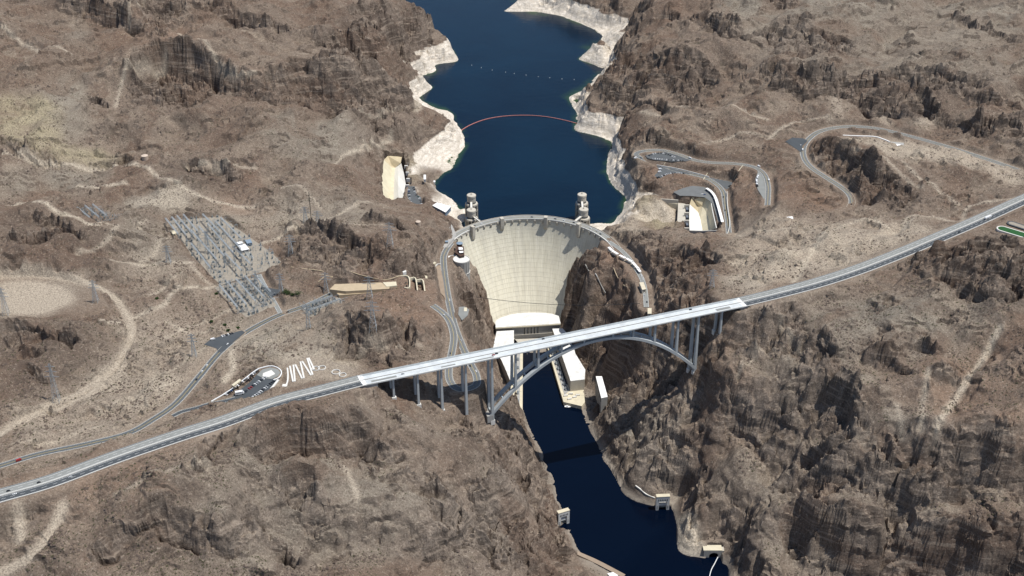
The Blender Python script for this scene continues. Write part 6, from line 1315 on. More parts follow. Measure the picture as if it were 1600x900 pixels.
loft([[(1103,309.5,183.5),(1098,322,169),(1091,332,158)], [(1110,314,184),(1104,332,166),(1094,341,157)], [(1113,330,184),(1108,344,166),(1096,351,156)], [(1119,357,184),(1110,360,164),(1098,362,155)]], 'east_face', M_SPC, sr)
wall_run(L3([(1077,361.8,175),(1098,362.4,176),(1120,361.5,184.5)]), 2.5, 3.0, 'spillway_endwall', M_GREYC, 'dark end wall at the lower side of the right spillway', 'wall', drop=14)
wall_run(L3([(1102,309,184.6),(1110,313.5,184.6),(1113.5,330,184.6),(1119.5,357,184.6)]), 1.0, 1.4, 'spillway_coping', M_PALEC, 'pale coping along the right edge of the right spillway', 'wall')
for k in range(4):
    v = 320+k*12; x, y, z = W(1073, v, 178); m = MB(); m.box((x, y, 165), (9, 3.5, 13)); m.build('gate_pier', M_CONC, sr)
    if k < 3: x, y, z = W(1073.5, v+6, 172); m = MB(); m.box((x, y, 163), (4.5, 14, 10)); m.build('gate', simple('gate_steel', (0.16, 0.18, 0.21), 0.5, 0.3, 0.2), sr)
plate('spillway_apron', L3([(1060,308,170),(1068,309,170),(1071,320,170),(1071,350,170),(1058,349,170),(1059,330,170)]), M_CONC, 0.3)
wall_run(L3([(1008,316.5,172),(1040,318.5,172),(1059,320.5,172)]), 3, 2.2, 'approach_wall', M_CREAM, 'thin cream wall along the spillway approach basin', 'wall', drop=16)
wall_run(L3([(1002,310,183),(1030,311,182),(1060,313,182)]), 0.8, 2.0, 'approach_lining', M_CONC, 'stained concrete lining behind the spillway approach basin', 'wall', drop=14)

for i, l in enumerate(([(1146.5,282),(1154,269),(1161,258)], [(1099,281),(1104,272),(1107,266)], [(1037,257.5),(1039.5,254)])):
    wall_run([hit(u, v) for u, v in l], 0.5, 1.1, 'drain_channel', M_CREAM, ['longest pale drain down the smooth slope between the right bank roads', 'short pale drain on the slope above the spillway car port', 'tiny pale drain between the two hairpin car parks'][i], 'drain', 'slope drains')
lay = L3([(717,480,194),(726,479.5,194),(733,484,195),(731,493,196.5),(722,501,197.5),(716,492,196)]); plate('lay_by', lay, M_ASPHO, 0.6)
# zigzag ramp and round basins
wall_run([hit(u, v) for u, v in [(449,575),(450,586),(449,597),(445,603)]], 0.6, 2.2, 'zigzag_path', M_PALEC, 'pale path from the zigzag ramp down to the small terrace', 'path')
zz = [(453,572.5),(458,597),(461,596.5),(458.5,571),(461.5,570.5),(472,592),(475,591.3),(469.5,566),(472.5,565.5),(486,587),(488.5,586),(480,560.5),(482.5,560),(491,578)]
A_ = np.array([hit(u, v) for u, v in zz]); m = MB(); kerb(m, A_, 0, 2.5, 2.0, -0.8); solo(m, 'zigzag_ramp', M_PALEC, 'white zigzag walkway ramp on the brown slope left of the bridge', 'ramp', tuple(A_[0]))
for i, (u, v, r) in enumerate(((493.5, 576.5, 6), (503, 575.5, 6), (525, 582, 6.5), (535.5, 586.5, 5.5))):
    x, y, z = hit(u, v); t = thing('round_basin', 'low round concrete basin right of the zigzag ramp, '+ORD[i]+' from the left', 'basin', (x, y, z), 'round basins beside the highway')
    m = MB(); m.lathe((x, y, z), [(r, -3), (r, 1.6), (r-0.9, 1.6), (r-0.9, -0.5)], 28); m.build('rim', M_PALEC, t); m = MB(); m.lathe((x, y, z-0.4), [(r-0.9, 0.0), (0.05, 0.02)], 28); m.build('floor', M_GRAV, t)
house('viewpoint_shelter', 'tan roofed shelter at the upper left edge of the viewpoint car park', 'shelter', [(362,601),(374,592),(377,594),(365,603)], 260, 3.5, M_TAN, M_CREAM)
x, y, z = W(445, 602, 258); m = MB(); m.box((x, y, z-1.5), (7, 6, 1.7)); solo(m, 'small_terrace', M_PALEC, 'small pale terrace below the zigzag ramp', 'terrace', (x, y, z-1.5))
# green oval and dark oval by the highway
def capsule(a, b, r, z, n=10):
    a = Vector(a[:2]); b = Vector(b[:2]); d = (b-a).normalized(); an = atan2(d.y, d.x); pts = []
    for k in range(n+1): t = an+pi/2+pi*k/n; pts.append((a.x+r*cos(t), a.y+r*sin(t)))
    for k in range(n+1): t = an-pi/2+pi*k/n; pts.append((b.x+r*cos(t), b.y+r*sin(t)))
    return pts
a = W(1567, 357.5, 287.5); b = W(1625, 375, 287.5); t = thing('oval_pond', 'bright green oval basin with white rim beside the right end of the highway', 'pond', a)
m = MB(); m.prism(capsule(a, b, 10.5, 0), 280, 287.9); m.build('rim', M_PALEC, t); m = MB(); m.prism(capsule(a, b, 8.3, 0), 287, 288.0); m.build('liner', M_GREEN, t)
a = W(1581, 349, 288.5); b = W(1630, 365, 288.5); t = thing('oval_bay', 'dark rimmed oval paved bay behind the green basin', 'pavement', a)
m = MB(); m.prism(capsule(a, b, 8.5, 0), 280, 288.9); m.build('rim', M_ASPHN, t); m = MB(); m.prism(capsule(a, b, 5.4, 0), 287, 289.0); m.build('island', M_GRAV, t)

# ------------------------------------------------------------------ switchyards and pylons
def pylon(u, v, h, w, label, mat=None, arms=3):
    x, y, z = hit(u, v); mat = mat or M_GALV; t = thing('power_pylon', label, 'pylon', (x, y, z), 'lattice power pylons on the left hills'); top = w*0.22
    def c(zz, i): k = w/2+(top/2-w/2)*min(1, zz/(h*0.85)); sx, sy = ((-1, -1), (1, -1), (1, 1), (-1, 1))[i]; return (x+sx*k, y+sy*k, z+zz)
    th = 0.42
    for i in range(4): m = MB(); m.bar(c(-2, i), c(h*0.85, i), th); m.bar(c(h*0.85, i), c(h, i), th); m.build('leg', mat, t)
    m = MB(); n = 6
    for j in range(n):
        z0, z1 = h*0.85*j/n, h*0.85*(j+1)/n
        for i in range(4): m.bar(c(z0, i), c(z1, (i+1) % 4), 0.25); m.bar(c(z1, i), c(z1, (i+1) % 4), 0.25)
    m.build('bracing', mat, t)
    for k in range(arms):
        zz = z+h*(0.66+0.13*k); m = MB(); L = w*(1.15-0.2*k); m.bar((x-L, y, zz), (x+L, y, zz), 0.4, 0.5); m.bar((x-L, y, zz), (x, y, zz+2.2), 0.25); m.bar((x+L, y, zz), (x, y, zz+2.2), 0.25); m.build('crossarm', mat, t)
    return t
pylon(90, 631, 66, 9, 'tall pylon at the foot of the dark hill on the far left')
pylon(583, 512, 52, 11, 'pylon above the rocky knob, lower one of the line of two')
pylon(578, 470, 42, 10, 'pylon just above the one by the rocky knob')
pylon(610, 392, 46, 11, 'pylon on the brown hill left of the round tank')
pylon(455, 400, 40, 9, 'pylon right of the control houses'); pylon(497, 352, 30, 9, 'short pylon right of the tall dark mast')
pylon(478, 352, 34, 9, 'short pylon left of the tall dark mast'); pylon(402, 455, 40, 8, 'pylon between the two halves of the big switchyard')
pylon(325, 395, 44, 9, 'pylon standing inside the big switchyard'); pylon(483, 522, 44, 7, 'pylon just below the small lower switchyard')
pylon(10, 492, 50, 9, 'pylon on the grey levelled pad at the left edge'); pylon(305, 566, 42, 7, 'pylon in the scrub valley beside the old road')
pylon(440, 462, 38, 7, 'pylon beside the green shrubs'); pylon(510, 458, 40, 8, 'pylon behind the small lower switchyard'); pylon(150, 472, 40, 8, 'pylon on the dirt track bend above the left hill')
pylon(1112, 450, 34, 8, 'lattice pylon on the right rim behind the bridge end'); pylon(265, 420, 34, 8, 'pylon left of the big switchyard')
x, y, z = hit(487, 352); t = thing('radio_mast', 'tall thin dark mast on the left hills', 'mast', (x, y, z))
m = MB(); m.bar((x, y, z-2), (x, y, z+66), 1.0); m.build('shaft', M_DARK, t)
for k, hh in enumerate((60, 54, 48)): m = MB(); m.bar((x-5+k, y, z+hh), (x+5-k, y, z+hh), 0.5); m.build('crossarm', M_DARK, t)
def gantry_row(a, b, zg, hgt, label, legs=3):
    A_ = Vector(W(*a, zg)); B_ = Vector(W(*b, zg)); t = thing('switchyard_gantry', label, 'gantry', tuple(A_), 'steel gantries of the switchyards')
    d = (B_-A_).normalized(); nn = Vector((-d.y, d.x, 0))*0.9; up = Vector((0, 0, hgt))
    m = MB()
    for s_ in (-1, 1):
        for dz in (0, 1.7): m.bar(A_+up+nn*s_+Vector((0, 0, dz)), B_+up+nn*s_+Vector((0, 0, dz)), 0.42)
    n = max(4, int((B_-A_).length/4)); 
    for k in range(n):
        p = A_.lerp(B_, k/n)+up; q_ = A_.lerp(B_, (k+1)/n)+up; m.bar(p+nn, q_-nn, 0.3); m.bar(p-nn+Vector((0, 0, 1.7)), q_+nn, 0.3)
    m.build('truss', M_GALV, t)
    for k in range(legs):
        p = A_.lerp(B_, k/(legs-1)); m = MB()
        for s_ in (-1, 1): m.bar(p+nn*s_*1.5, p+nn*s_*0.7+up, 0.4); m.bar(p+nn*s_*1.5+d*1.2, p+nn*s_*0.7+up, 0.3)
        for j in range(4): zz = hgt*(j+0.5)/4; m.bar(p+nn*1.3+Vector((0, 0, zz)), p-nn*1.3+Vector((0, 0, zz)), 0.22)
        m.build('leg', M_GALV, t)
gi = 0
for a, b, zg, h_, lg in [((260,352),(280,377),240,14,3),((270,350),(292,378),240,14,3),((278,348),(302,376),240,14,3),((288,346),(310,372),240,14,3),((300,372),(340,418),238,16,4),((312,366),(352,413),238,16,4),((326,362),(366,408),238,16,4),((338,358),(378,402),237,16,4),((346,352),(378,384),238,15,3),((318,346),(345,374),239,15,3),((300,390),(330,428),235,12,3),((352,405),(378,432),232,12,3),((366,395),(392,422),232,12,3),((344,455),(372,490),229,12,3),((356,450),(386,486),229,12,3),((370,446),(400,480),228,12,3),((384,441),(414,474),228,12,3),((398,438),(424,466),228,12,3),((480,483),(520,470),223,9,3),((486,492),(532,475),223,9,3),((122,332),(142,348),253,10,3),((134,329),(156,347),253,10,3),((146,327),(168,345),253,10,3)]:
    where = 'upper' if gi < 13 else ('lower' if gi < 18 else ('small lower right' if gi < 20 else 'small far left')); n_ = gi if gi < 13 else (gi-13 if gi < 18 else (gi-18 if gi < 20 else gi-20))
    gantry_row(a, b, zg, h_, 'light steel lattice gantry in the '+where+' switchyard, '+ORD[n_]+' in its set', lg); gi += 1
# circuit breakers and supports: dark bodies with pale insulators
M_EQ = simple('equipment_paint', (0.15, 0.18, 0.19), 0.6, 0.3, var=0.3); protoE = None
me_eq = None
def inside(p, poly):
    c = False; n = len(poly)
    for i in range(n):
        x1, y1 = poly[i][:2]; x2, y2 = poly[(i+1) % n][:2]
        if (y1 > p[1]) != (y2 > p[1]) and p[0] < (x2-x1)*(p[1]-y1)/(y2-y1)+x1: c = not c
    return c
E_ = MB(); E_.cur = 0; E_.box((0, 0, 0.8), (4.6, 2.6, 2.6)); 
for k in (-1.6, 0, 1.6): E_.cur = 1; E_.bar((k, 0, 3.4), (k*1.2, 0, 6.0), 0.5)
E_.cur = 1; E_.box((0, 0, -0.6), (5.4, 3.2, 1.4))
eq0 = None; cnt = {}
for key, where, nrow, ncol in (('switchyard_a', 'big upper switchyard', 15, 9), ('switchyard_b', 'big lower switchyard', 10, 7), ('switchyard_c', 'small lower right switchyard', 10, 4), ('switchyard_d', 'small far left switchyard', 6, 4)):
    poly = LOT[key]; px_ = [p[0] for p in poly]; py_ = [p[1] for p in poly]
    dd = Vector((poly[1][0]-poly[0][0], poly[1][1]-poly[0][1])).normalized(); ee = Vector((-dd.y, dd.x)); c0 = Vector((sum(px_)/len(px_), sum(py_)/len(py_)))
    ext = max(max(px_)-min(px_), max(py_)-min(py_)); stp = {'switchyard_a': 11.5, 'switchyard_b': 9.5, 'switchyard_c': 8, 'switchyard_d': 9}[key]
    n_ = int(ext/stp)
    for i in range(-n_, n_):
        if i % 5 == 0: continue
        for j in range(-n_, n_):
            p = c0+dd*i*stp*0.8+ee*(j*stp*1.45); p = p+Vector((random.uniform(-1, 1), random.uniform(-1.5, 1.5)))
            if not inside(p, poly) or random.random() < 0.14: continue
            zg = ground_z(p.x, p.y)+0.4
            if eq0 is None: eq0 = E_.build('circuit_breaker', [M_EQ, M_GALV]); o = eq0
            else: o = eq0.copy(); COL.objects.link(o)
            o.location = (p.x, p.y, zg); o.rotation_euler = (0, 0, atan2(dd.y, dd.x)+random.choice((0, pi/2))); s_ = random.uniform(0.55, 0.9); o.scale = (s_, s_, random.uniform(0.8, 1.3))
            tag(o, 'dark breaker with pale insulators in a row of the '+where, 'breaker', 'circuit breakers of the '+where); cnt[key] = cnt.get(key, 0)+1
print('breakers', cnt)
for key, where in (('switchyard_a', 'big upper'), ('switchyard_b', 'big lower'), ('switchyard_c', 'small lower right'), ('switchyard_d', 'small far left')):
    poly = LOT[key]; px_ = [p[0] for p in poly]; py_ = [p[1] for p in poly]; m = MB(); r_ = random.Random(3)
    dd = Vector((poly[1][0]-poly[0][0], poly[1][1]-poly[0][1], 0)).normalized(); ee = Vector((-dd.y, dd.x, 0)); n_ = {'switchyard_a': 220, 'switchyard_b': 120, 'switchyard_c': 80, 'switchyard_d': 40}[key]
    while n_:
        p = Vector((r_.uniform(min(px_), max(px_)), r_.uniform(min(py_), max(py_)), 0))
        if not inside(p, poly): continue
        n_ -= 1; zg = ground_z(p.x, p.y); L = r_.uniform(4, 14); h_ = r_.uniform(3.5, 8); a = p+Vector((0, 0, zg)); b = a+(ee if r_.random() < 0.6 else dd)*L
        for q_ in (a, b): m.bar(q_-Vector((0, 0, 1)), q_+Vector((0, 0, h_)), 0.35)
        m.bar(a+Vector((0, 0, h_)), b+Vector((0, 0, h_)), 0.36); m.bar((a+b)/2+Vector((0, 0, h_)), (a+b)/2+Vector((0, 0, h_+2)), 0.4)
    o = m.build('bus_supports', M_GALV, kind='stuff'); tag(o, 'tangle of grey bus bar frames filling the '+where+' switchyard', 'bus frames')

# ------------------------------------------------------------------ vehicles
CARC = {'white': (0.75, 0.75, 0.74), 'black': (0.015, 0.016, 0.018), 'silver': (0.42, 0.43, 0.44), 'red': (0.30, 0.025, 0.02), 'blue': (0.03, 0.07, 0.20), 'grey': (0.12, 0.125, 0.13), 'tan': (0.35, 0.29, 0.20), 'dark green': (0.03, 0.08, 0.05)}
def paint(c):
    m = NT('car_paint_'+c.replace(' ', '_'), 0.25, 0.6); m.col(m.mix(m.ramp(m.noise(0.5, 3), 0.3, 0.7), CARC[c], tuple(q*0.9 for q in CARC[c]))); return m.m
CM = {k: paint(k) for k in CARC}; M_TYRE = simple('tyre', (0.02, 0.02, 0.02), 0.9)
CMESH = {}
def car_mesh(kind, c):
    if (kind, c) in CMESH: return CMESH[(kind, c)]
    m = MB()
    if kind == 'car':
        L, w_, h1, h2 = 4.9, 2.0, 0.95, 1.6
        m.cur = 0; prof = [(-L/2, 0.35), (-L/2, h1), (-L/2+0.7, h1+0.05), (L/2-1.4, h1), (L/2-0.1, h1-0.2), (L/2, 0.35)]
        n = len(prof); m.add([(x, -w_/2, z) for x, z in prof]+[(x, w_/2, z) for x, z in prof], [tuple(range(n)), tuple(range(n, 2*n))[::-1]]+[(i, n+i, n+(i+1) % n, (i+1) % n) for i in range(n)])
        m.cur = 1; cb_ = [(-L/2+0.55, h1), (-L/2+1.1, h2-0.05), (0.55, h2-0.05), (1.25, h1)]
        n = 4; m.add([(x, -w_/2+0.12, z) for x, z in cb_]+[(x, w_/2-0.12, z) for x, z in cb_], [tuple(range(n)), tuple(range(n, 2*n))[::-1]]+[(i, n+i, n+(i+1) % n, (i+1) % n) for i in range(n)])
        m.cur = 0; m.box((-0.3, 0, h2-0.06), (1.7, w_-0.3, 0.08))
    elif kind == 'van':
        L, w_ = 7.2, 2.5; m.cur = 0; m.box((-0.4, 0, 0.5), (L-1.2, w_, 2.5)); m.box((L/2-0.75, 0, 0.5), (1.5, w_*0.95, 1.3)); m.cur = 1; m.box((L/2-1.0, 0, 1.8), (0.9, w_*0.9, 0.9), 0, 0.8); m.box((-0.6, 0, 1.9), (L-3, w_+0.04, 0.6))
    else:
        L, w_ = 18.0, 2.9; m.cur = 0; m.box((-2, 0, 1.1), (13.5, w_, 3.0)); m.box((6.7, 0, 0.9), (2.6, w_*0.95, 2.5)); m.cur = 1; m.box((8.0, 0, 2.2), (0.3, w_*0.9, 1.0)); m.cur = 2; m.box((1, 0, 0.7), (15, 1.2, 0.5))
    m.cur = 2
    for sx in ((-L*0.31, L*0.31) if kind != 'truck' else (-7, -5.6, 3.0, 4.3, 7.2)):
        for sy in (-1, 1):
            r = 0.36 if kind == 'car' else 0.5; vs = []; n = 10
            for yy in (-0.12, 0.12): vs += [(sx+r*cos(2*pi*k/n), sy*(w_/2-0.08)+yy, r+r*sin(2*pi*k/n)) for k in range(n)]
            m.add(vs, [tuple(range(n)), tuple(range(n, 2*n))[::-1]]+[(k, n+k, n+(k+1) % n, (k+1) % n) for k in range(n)])
    me = bpy.data.meshes.new(kind+'_'+c.replace(' ', '_')); me.from_pydata(m.v, [], m.f)
    for q_ in (CM[c], M_GLASS, M_TYRE): me.materials.append(q_)
    me.polygons.foreach_set('material_index', m.mi); CMESH[(kind, c)] = me; return me
def vehicle(x, y, z, rz, c, label, kind='car', group='parked cars', sc=1.0):
    o = bpy.data.objects.new({'car': 'car', 'van': 'van', 'truck': 'truck'}[kind], car_mesh(kind, c)); COL.objects.link(o); o.location = (x, y, z); o.rotation_euler = (0, 0, rz); o.scale = (sc, sc, sc)
    return tag(o, label, kind, group)
KC = {'w': 'white', 'k': 'black', 's': 'silver', 'r': 'red', 'b': 'blue', 'g': 'grey', 't': 'tan', 'd': 'dark green'}
def lotz(key):
    P_ = np.array(LOT[key]); A_ = np.c_[P_[:, :2], np.ones(len(P_))]; return np.linalg.lstsq(A_, P_[:, 2], rcond=None)[0]
def row(key, uv, cols, where, kind='car', rot=pi/2):
    c = lotz(key); zz = float(np.mean([p[2] for p in LOT[key]])); pts_ = []
    for u, v in uv:
        z = zz
        for _ in range(4): x, y, _z = W(u, v, z); z = c[0]*x+c[1]*y+c[2]
        pts_.append((x, y, z))
    n = len(cols); P_ = np.array(pts_); d = np.r_[0, np.cumsum(np.hypot(*np.diff(P_[:, :2], axis=0).T))]
    used = {}
    for k, ch in enumerate(cols):
        if ch == '.': continue
        s_ = d[-1]*(k/(max(1, n-1))); x, y, z = (np.interp(s_, d, P_[:, i]) for i in range(3)); s2 = min(d[-1], s_+2); s1 = max(0, s_-2)
        an = atan2(np.interp(s2, d, P_[:, 1])-np.interp(s1, d, P_[:, 1]), np.interp(s2, d, P_[:, 0])-np.interp(s1, d, P_[:, 0]))
        vehicle(x, y, z+0.06, an+rot+random.choice((0, pi))+random.uniform(-.05, .05), KC[ch], KC[ch]+' '+kind+', '+ORD[k]+' from left in '+where, kind, 'cars parked in '+where)
row('viewpoint', [(353.5,617),(374,600.5),(397,583)], 'wkkbkk.wkkwkgw.kws', 'the upper row of the viewpoint car park')
row('viewpoint', [(380.5,614.5),(397,602),(414.5,590)], 'kkgrrkwswkws', 'the middle row of the viewpoint car park')
row('viewpoint', [(383,629.5),(405,614),(428,596)], 'wwbwwwswwkwsgkkk', 'the lower row of the viewpoint car park')
row('arizona_a', [(1014.5,243.5),(1022,240),(1034,239.3),(1044,242),(1054,246)], 'kgwwkkwkkkww', 'the top row of the hairpin car park')
row('arizona_a', [(1020,248.3),(1027,248.6),(1045,250.4),(1067,251.4)], 'swwwwswkkwkwkk', 'the bottom row of the hairpin car park')
row('arizona_b', [(1027,278),(1035,275),(1043,272.2),(1050,271.2),(1068,271.2)], 'kk.wkwwswkkwwsk', 'the curved row below the hairpin')
row('arizona_c', [(1117,276.5),(1128,278.5),(1140,281),(1147,285)], 'kgwwkkkwsgkk', 'the upper row of the triangular car park')
row('arizona_c', [(1146.5,288),(1139,291.5)], 'kwkk', 'the lower row of the triangular car park')
row('arizona_d', [(1184.5,276.5),(1182,281),(1182,286.5),(1183,291)], 'ww.ww.wk', 'the roadside bay on the right bank', 'van', 0.3)
row('lake_lot', [(638.5,297),(640,310),(642,321)], 'wbkwgwswws', 'the left row of the lakeside car park')
row('lake_lot', [(646,294),(650,304),(656,311),(660,322)], 'kkwskdwgkws', 'the right row of the lakeside car park')
row('pullout', [(347,525.5),(363,521)], 'wskwkk', 'the roadside pullout')
row('spillway_lot', [(1104,297),(1112,304),(1118,315),(1125,340)], 'ksgkwkkbkwksk', 'the row under the curved car port', 'car', pi/2)
def on_path(nm, u, v, c, label, off=0.0, kind='car', flip=0):
    P_ = PATH[nm]; pu = np.array([to_px(*p) for p in P_]); k = int(np.argmin(np.hypot(pu[:, 0]-u, pu[:, 1]-v))); k = min(max(k, 1), len(P_)-2)
    d = P_[k+1]-P_[k-1]; an = atan2(d[1], d[0]); x, y, z = P_[k]; vehicle(x-sin(an)*off, y+cos(an)*off, z+0.13, an+pi*flip, c, label, kind, 'vehicles on the roads')
def on_bridge(u, v, c, label, kind='car'):
    x, y, z = W(u, v, 267.1); p = Vector((x, y, 0))-Vector((BA.x, BA.y, 0)); s_ = p.dot(Vector((BD.x, BD.y, 0))); o_ = p.dot(BN); q_ = bp(s_, o_, 267.12); vehicle(*q_, atan2(BD.y, BD.x), c, label, kind, 'vehicles on the roads')
on_bridge(849, 530, 'black', 'black car on the far lanes of the bridge above the powerhouse'); on_bridge(1079, 484, 'black', 'black car on the bridge near its right end'); on_bridge(771, 555, 'red', 'dark red car on the near lanes of the bridge above the left pier'); on_bridge(629.5, 584.5, 'silver', 'silver car on the left part of the bridge'); on_bridge(776, 553, 'black', 'black car just ahead of the dark red car on the bridge')
on_path('HW_D', 1543, 347, 'white', 'long white semi truck on the highway at the right', -4.8, 'truck'); on_path('HW_D', 1497, 368, 'black', 'dark car behind the semi truck on the right highway', -8.5); on_path('HW_D', 1598, 320, 'black', 'black car at the right edge of the highway', -6)
on_path('HW_C', 56, 750, 'black', 'black car on the far lanes at the lower left of the highway', 5); on_path('HW_C', 22, 775, 'white', 'white car on the near lanes at the lower left of the highway', -5); on_path('HW_C', 12, 768, 'black', 'black car at the left edge of the highway', 5); on_path('HW_C', 108, 741, 'silver', 'silver car alone on the near lanes at the lower left', -6)
on_path('OLD', 27, 722, 'red', 'red truck like van on the old road at the far left', -2, 'van'); on_path('OLD', 307, 592, 'black', 'black car on the old road left of the viewpoint'); on_path('OLD', 317, 580, 'white', 'white car on the old road behind the black car', 1.5); on_path('OLD', 325, 571, 'white', 'second white car in line on the old road', 1.5); on_path('OLD', 357, 537, 'white', 'white car on the old road beside the pullout', 1.5); on_path('OLD', 449, 492, 'black', 'black car at the junction by the switchyard', -1)
on_path('DAMR', 701, 469, 'white', 'white car on the dam road above the bend', 1.5); on_path('DAMR', 691.5, 496, 'white', 'white car on the upper hairpin road left of the gorge', 1.5); on_path('DAMR', 727, 528, 'silver', 'silver car on the dam road beside the grey lay by', 1.5); on_path('DAMR', 746, 580, 'white', 'white car on the hairpin below the bridge', 2); on_path('DAMR', 737, 573, 'black', 'black car on the hairpin below the bridge', -2); on_path('DAMR', 702, 550, 'grey', 'grey car on the inner hairpin road', 1.5)
on_path('AZ2', 1133, 307, 'black', 'black car highest on the road beside the car port', 2); on_path('AZ2', 1135, 329, 'black', 'black car in the middle of the road beside the car port', 2); on_path('AZ2', 1136.5, 336, 'blue', 'blue car lowest on the road beside the car port', -2); on_path('AZ2', 1023, 257.5, 'white', 'white car at the bend below the hairpin', 1.5); on_path('AZ2', 1079, 251.5, 'white', 'white truck on the road above the middle slope', 0, 'van'); on_path('AZ2', 1001, 247, 'black', 'black car at the left of the hairpin', 1); on_path('AZ2', 1193, 284, 'white', 'white truck on the road beside the roadside bay', 3.5, 'van'); on_path('AZ2', 1183, 259, 'white', 'white van on the verge at the top of the right bend', 8, 'van')
on_path('AZ3', 1252.5, 234, 'white', 'white truck near the upper right junction', 1, 'van'); on_path('AZ3', 1332, 319, 'black', 'black car on the far right hairpin')
for i, (u, v, c) in enumerate(((831, 339.7, 'black'), (866, 343.5, 'black'), (879, 345.5, 'white'), (894, 349, 'black'), (920, 357, 'white'), (930, 361.5, 'silver'), (938, 366, 'black'), (753, 350.5, 'white'), (745, 354, 'black'))):
    a = ang_at(u, v, 178.5); vehicle(CXD+167*sin(a)+random.choice((-2, 2))*sin(a), CYD+167*cos(a), 177.82, -a, c, c+' car crossing the dam crest, '+ORD[i]+' of those listed from the middle rightwards' if False else c+' car on the dam crest road, '+['just left of the middle', 'right of the right middle tower', 'between the right middle tower and the ramp', 'beside the ramp to the right intake tower', 'just right of the last tower', 'halfway from the last tower to the right end', 'close to the right end', 'by the footbridge on the left', 'just left of the left footbridge'][i], 'car', 'vehicles on the roads')
for i, (u, v) in enumerate(((702, 373), (699.5, 379), (694, 389))): pass
for i, (u, v, c) in enumerate(((1005.5, 455, 'white'), (1007, 458.5, 'white'), (1008, 462, 'silver'), (1011.5, 471, 'black'), (999, 432, 'white'), (1000, 437, 'white'))):
    on_path('AZR', u, v, c, c+' car on the road right of the dam, '+ORD[i]+' going down' if i > 3 else c+' car parked below the cream building, '+ORD[i]+' from it', (-2 if i < 3 else 1.5))
vehicle(*(W(1031.5, 265, 200.5)), 0.2, 'white', 'upper white motorhome standing alone in the middle car park', 'van', 'parked motorhomes'); vehicle(*(W(1030.5, 269.3, 200)), 0.4, 'white', 'lower white motorhome standing alone in the middle car park', 'van', 'parked motorhomes')
vehicle(*(W(374.5, 616, 256.6)), 0.3, 'white', 'large white bus in the viewpoint car park', 'van', 'parked motorhomes', 1.8)
vehicle(*(W(1101, 304.5, 186.8)), 0.2, 'blue', 'blue car in the middle of the spillway car park', 'car', 'parked cars'); vehicle(*(W(1097, 303.5, 186.8)), 0.3, 'white', 'white car beside the blue one in the spillway car park', 'car', 'parked cars')
vehicle(*(W(332.5, 531, 239.1)), 0.5, 'white', 'white van alone at the left end of the pullout', 'van', 'parked motorhomes')
vehicle(*(W(1251, 227, 245)), 1.2, 'white', 'white car alone on the upper right junction', 'car', 'parked cars'); vehicle(*(W(991, 244.5, 206.3)), 0.5, 'black', 'black car in the lay by left of the hairpin', 'car', 'parked cars'); vehicle(*(W(993, 247.5, 206)), 0.5, 'white', 'white van in the lay by left of the hairpin', 'van', 'parked motorhomes')
# ------------------------------------------------------------------ shrubs and trees
def tree(u, v, r, h, label):
    x, y, z = hit(u, v); t = thing('desert_tree', label, 'tree', (x, y, z), 'green trees by the switchyard road')
    m = MB(); m.bar((x, y, z-0.5), (x+0.2, y, z+h*0.5), 0.5); 
    for k in range(4): a = k*1.6+u; m.bar((x+0.1, y, z+h*0.35), (x+r*0.5*cos(a), y+r*0.5*sin(a), z+h*0.7), 0.25)
    m.build('trunk', M_BARK, t); m = MB(); r_ = random.Random(int(u*10))
    for k in range(520):
        while True:
            d = Vector((r_.uniform(-1, 1), r_.uniform(-1, 1), r_.uniform(-0.8, 1)))
            if 0.25 < d.length < 1: break
        if r_.random() < 0.25 and d.x*sin(k*0.7+u) > 0.3: continue
        lump = 1+0.25*sin(5*atan2(d.y, d.x)+u); p = Vector((x+d.x*r*lump, y+d.y*r*lump, z+h*0.58+d.z*h*0.42)); s = r_.uniform(0.25, 0.6); a = Vector((r_.uniform(-1, 1), r_.uniform(-1, 1), r_.uniform(-1, 1))).normalized()*s; b = a.cross(Vector((0.3, 0.5, 0.8))).normalized()*s
        m.add([p-a, p+b, p+a, p-b], [(0, 1, 2, 3)])
    m.build('crown', M_LEAF, t)
tree(446.5, 463, 7, 7, 'leftmost dark green tree beside the switchyard road'); tree(452, 466, 5.5, 6, 'second green tree beside the switchyard road'); tree(458, 470, 3.5, 4, 'small green tree between the larger ones by the switchyard road'); tree(466, 468.5, 7, 6.5, 'rightmost green tree, lighter than the others by the switchyard road')
for i, (u, v) in enumerate(((372, 516), (357, 520.5), (330, 497.5+2), (247, 478), (338, 459), (352, 512))): tree(u, v, 3, 3.2, ['green shrub tree at the top corner of the pullout', 'green shrub tree above the pullout cars', 'green shrub tree above the pullout in the scrub', 'green shrub tree beside the dirt track', 'green shrub tree at the corner of the lower switchyard', 'green shrub tree behind the pullout'][i])
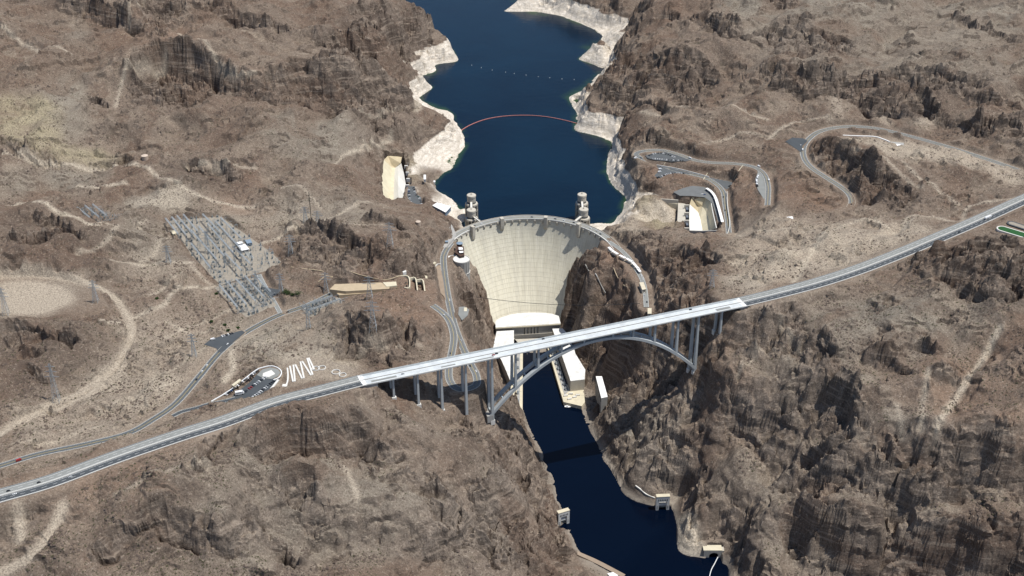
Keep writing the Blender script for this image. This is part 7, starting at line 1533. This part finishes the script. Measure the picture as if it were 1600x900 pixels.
def scatter(name, n, size, mat, kind, maskfn, seed, label, cat, lim=(-650, 1100)):
    r_ = np.random.default_rng(seed); vs = np.zeros((0, 3)); base = []
    u = r_.uniform(-30, 1630, n*3); v = r_.uniform(-10, 930, n*3)
    Q = hits(np.stack([u, v], 1)); keep = maskfn(u, v, Q); Q = Q[keep][:n]
    s = r_.uniform(0.55, 1.3, len(Q))*size; s *= r_.choice([1, 1, 1, 1.7], len(Q)); ang = r_.uniform(0, 2*pi, len(Q))
    T = np.array([(1, 0, 0.1), (0.1, 1, 0), (-0.9, 0.1, 0.15), (0, -1, 0.05), (0.15, 0.1, 0.95), (0, 0, -0.6)])
    F_ = np.array([(0, 1, 4), (1, 2, 4), (2, 3, 4), (3, 0, 4)]); jit = r_.uniform(0.6, 1.3, (len(Q), 6, 3)); V = T[None]*jit*s[:, None, None]
    ca, sa = np.cos(ang)[:, None], np.sin(ang)[:, None]; X = V[..., 0]*ca-V[..., 1]*sa; Y = V[..., 0]*sa+V[..., 1]*ca
    gz = surf_z(Q[:, 0], Q[:, 1])
    V = np.stack([X+Q[:, 0:1], Y+Q[:, 1:2], V[..., 2]*0.8+gz[:, None]+s[:, None]*0.1], -1).reshape(-1, 3); F_ = (F_[None]+(np.arange(len(Q))*6)[:, None, None]).reshape(-1, 3)
    me = bpy.data.meshes.new(name); me.vertices.add(len(V)); me.vertices.foreach_set('co', V.astype(np.float32).ravel()); me.loops.add(F_.size); me.loops.foreach_set('vertex_index', F_.astype(np.int32).ravel()); me.polygons.add(len(F_)); me.polygons.foreach_set('loop_start', np.arange(0, F_.size, 3, dtype=np.int32)); me.polygons.foreach_set('loop_total', np.full(len(F_), 3, np.int32)); me.update(calc_edges=True); me.materials.append(mat)
    o = bpy.data.objects.new(name, me); COL.objects.link(o); o['kind'] = 'stuff'; o['label'] = label; o['category'] = cat; print(name, len(Q))
def ok_land(u, v, Q):
    fl = samp(FLAT, Q[:, 0], Q[:, 1]); z = Q[:, 2]; return (fl < 0.15) & (z > 3) & ~((z < LAKE+40) & (Q[:, 1] > 2150)) & (np.hypot(Q[:, 0]-33, Q[:, 1]-2069) > 178)
_gy, _gx = np.gradient(G, ST); SLG = blur(np.hypot(_gx, _gy), 2)
M_SCRUB = simple('creosote', (0.075, 0.07, 0.042), 0.95, 0.1, var=0.4, sc=0.3); M_STONE = simple('dark_stone', (0.13, 0.10, 0.082), 0.95, 0.1, var=0.5, sc=0.3)
scatter('desert_scrub', 24000, 0.85, M_SCRUB, 'stuff', lambda u, v, Q: ok_land(u, v, Q) & ((pn(Q[:, 0]/60, Q[:, 1]/60) > -0.1) | ((u < 420) & (v > 480))) & (samp(MSK['crag'], Q[:, 0], Q[:, 1]) < 0.3) & (samp(SLG, Q[:, 0], Q[:, 1]) < 0.6) & (samp(SC_M, Q[:, 0], Q[:, 1]) < 0.15), 5, 'sparse dark creosote scrub dotted over the gentle slopes', 'scrub')
scatter('boulders', 36000, 1.3, M_STONE, 'stuff', lambda u, v, Q: ok_land(u, v, Q) & (samp(SLG, Q[:, 0], Q[:, 1]) < 0.5) & (samp(SC_M, Q[:, 0], Q[:, 1]) < 0.15) & (pn(Q[:, 0]/45+9, Q[:, 1]/45)+samp(MSK['crag'], Q[:, 0], Q[:, 1])*0.4 > 0.05), 6, 'dark boulders and scree strewn over the hillsides', 'boulders')
print('done', time.time()-T0)

for o in COL.objects:
    if o.get('label') and len(o['label'].split()) > 16: print('LONG', len(o['label'].split()), o['label'])
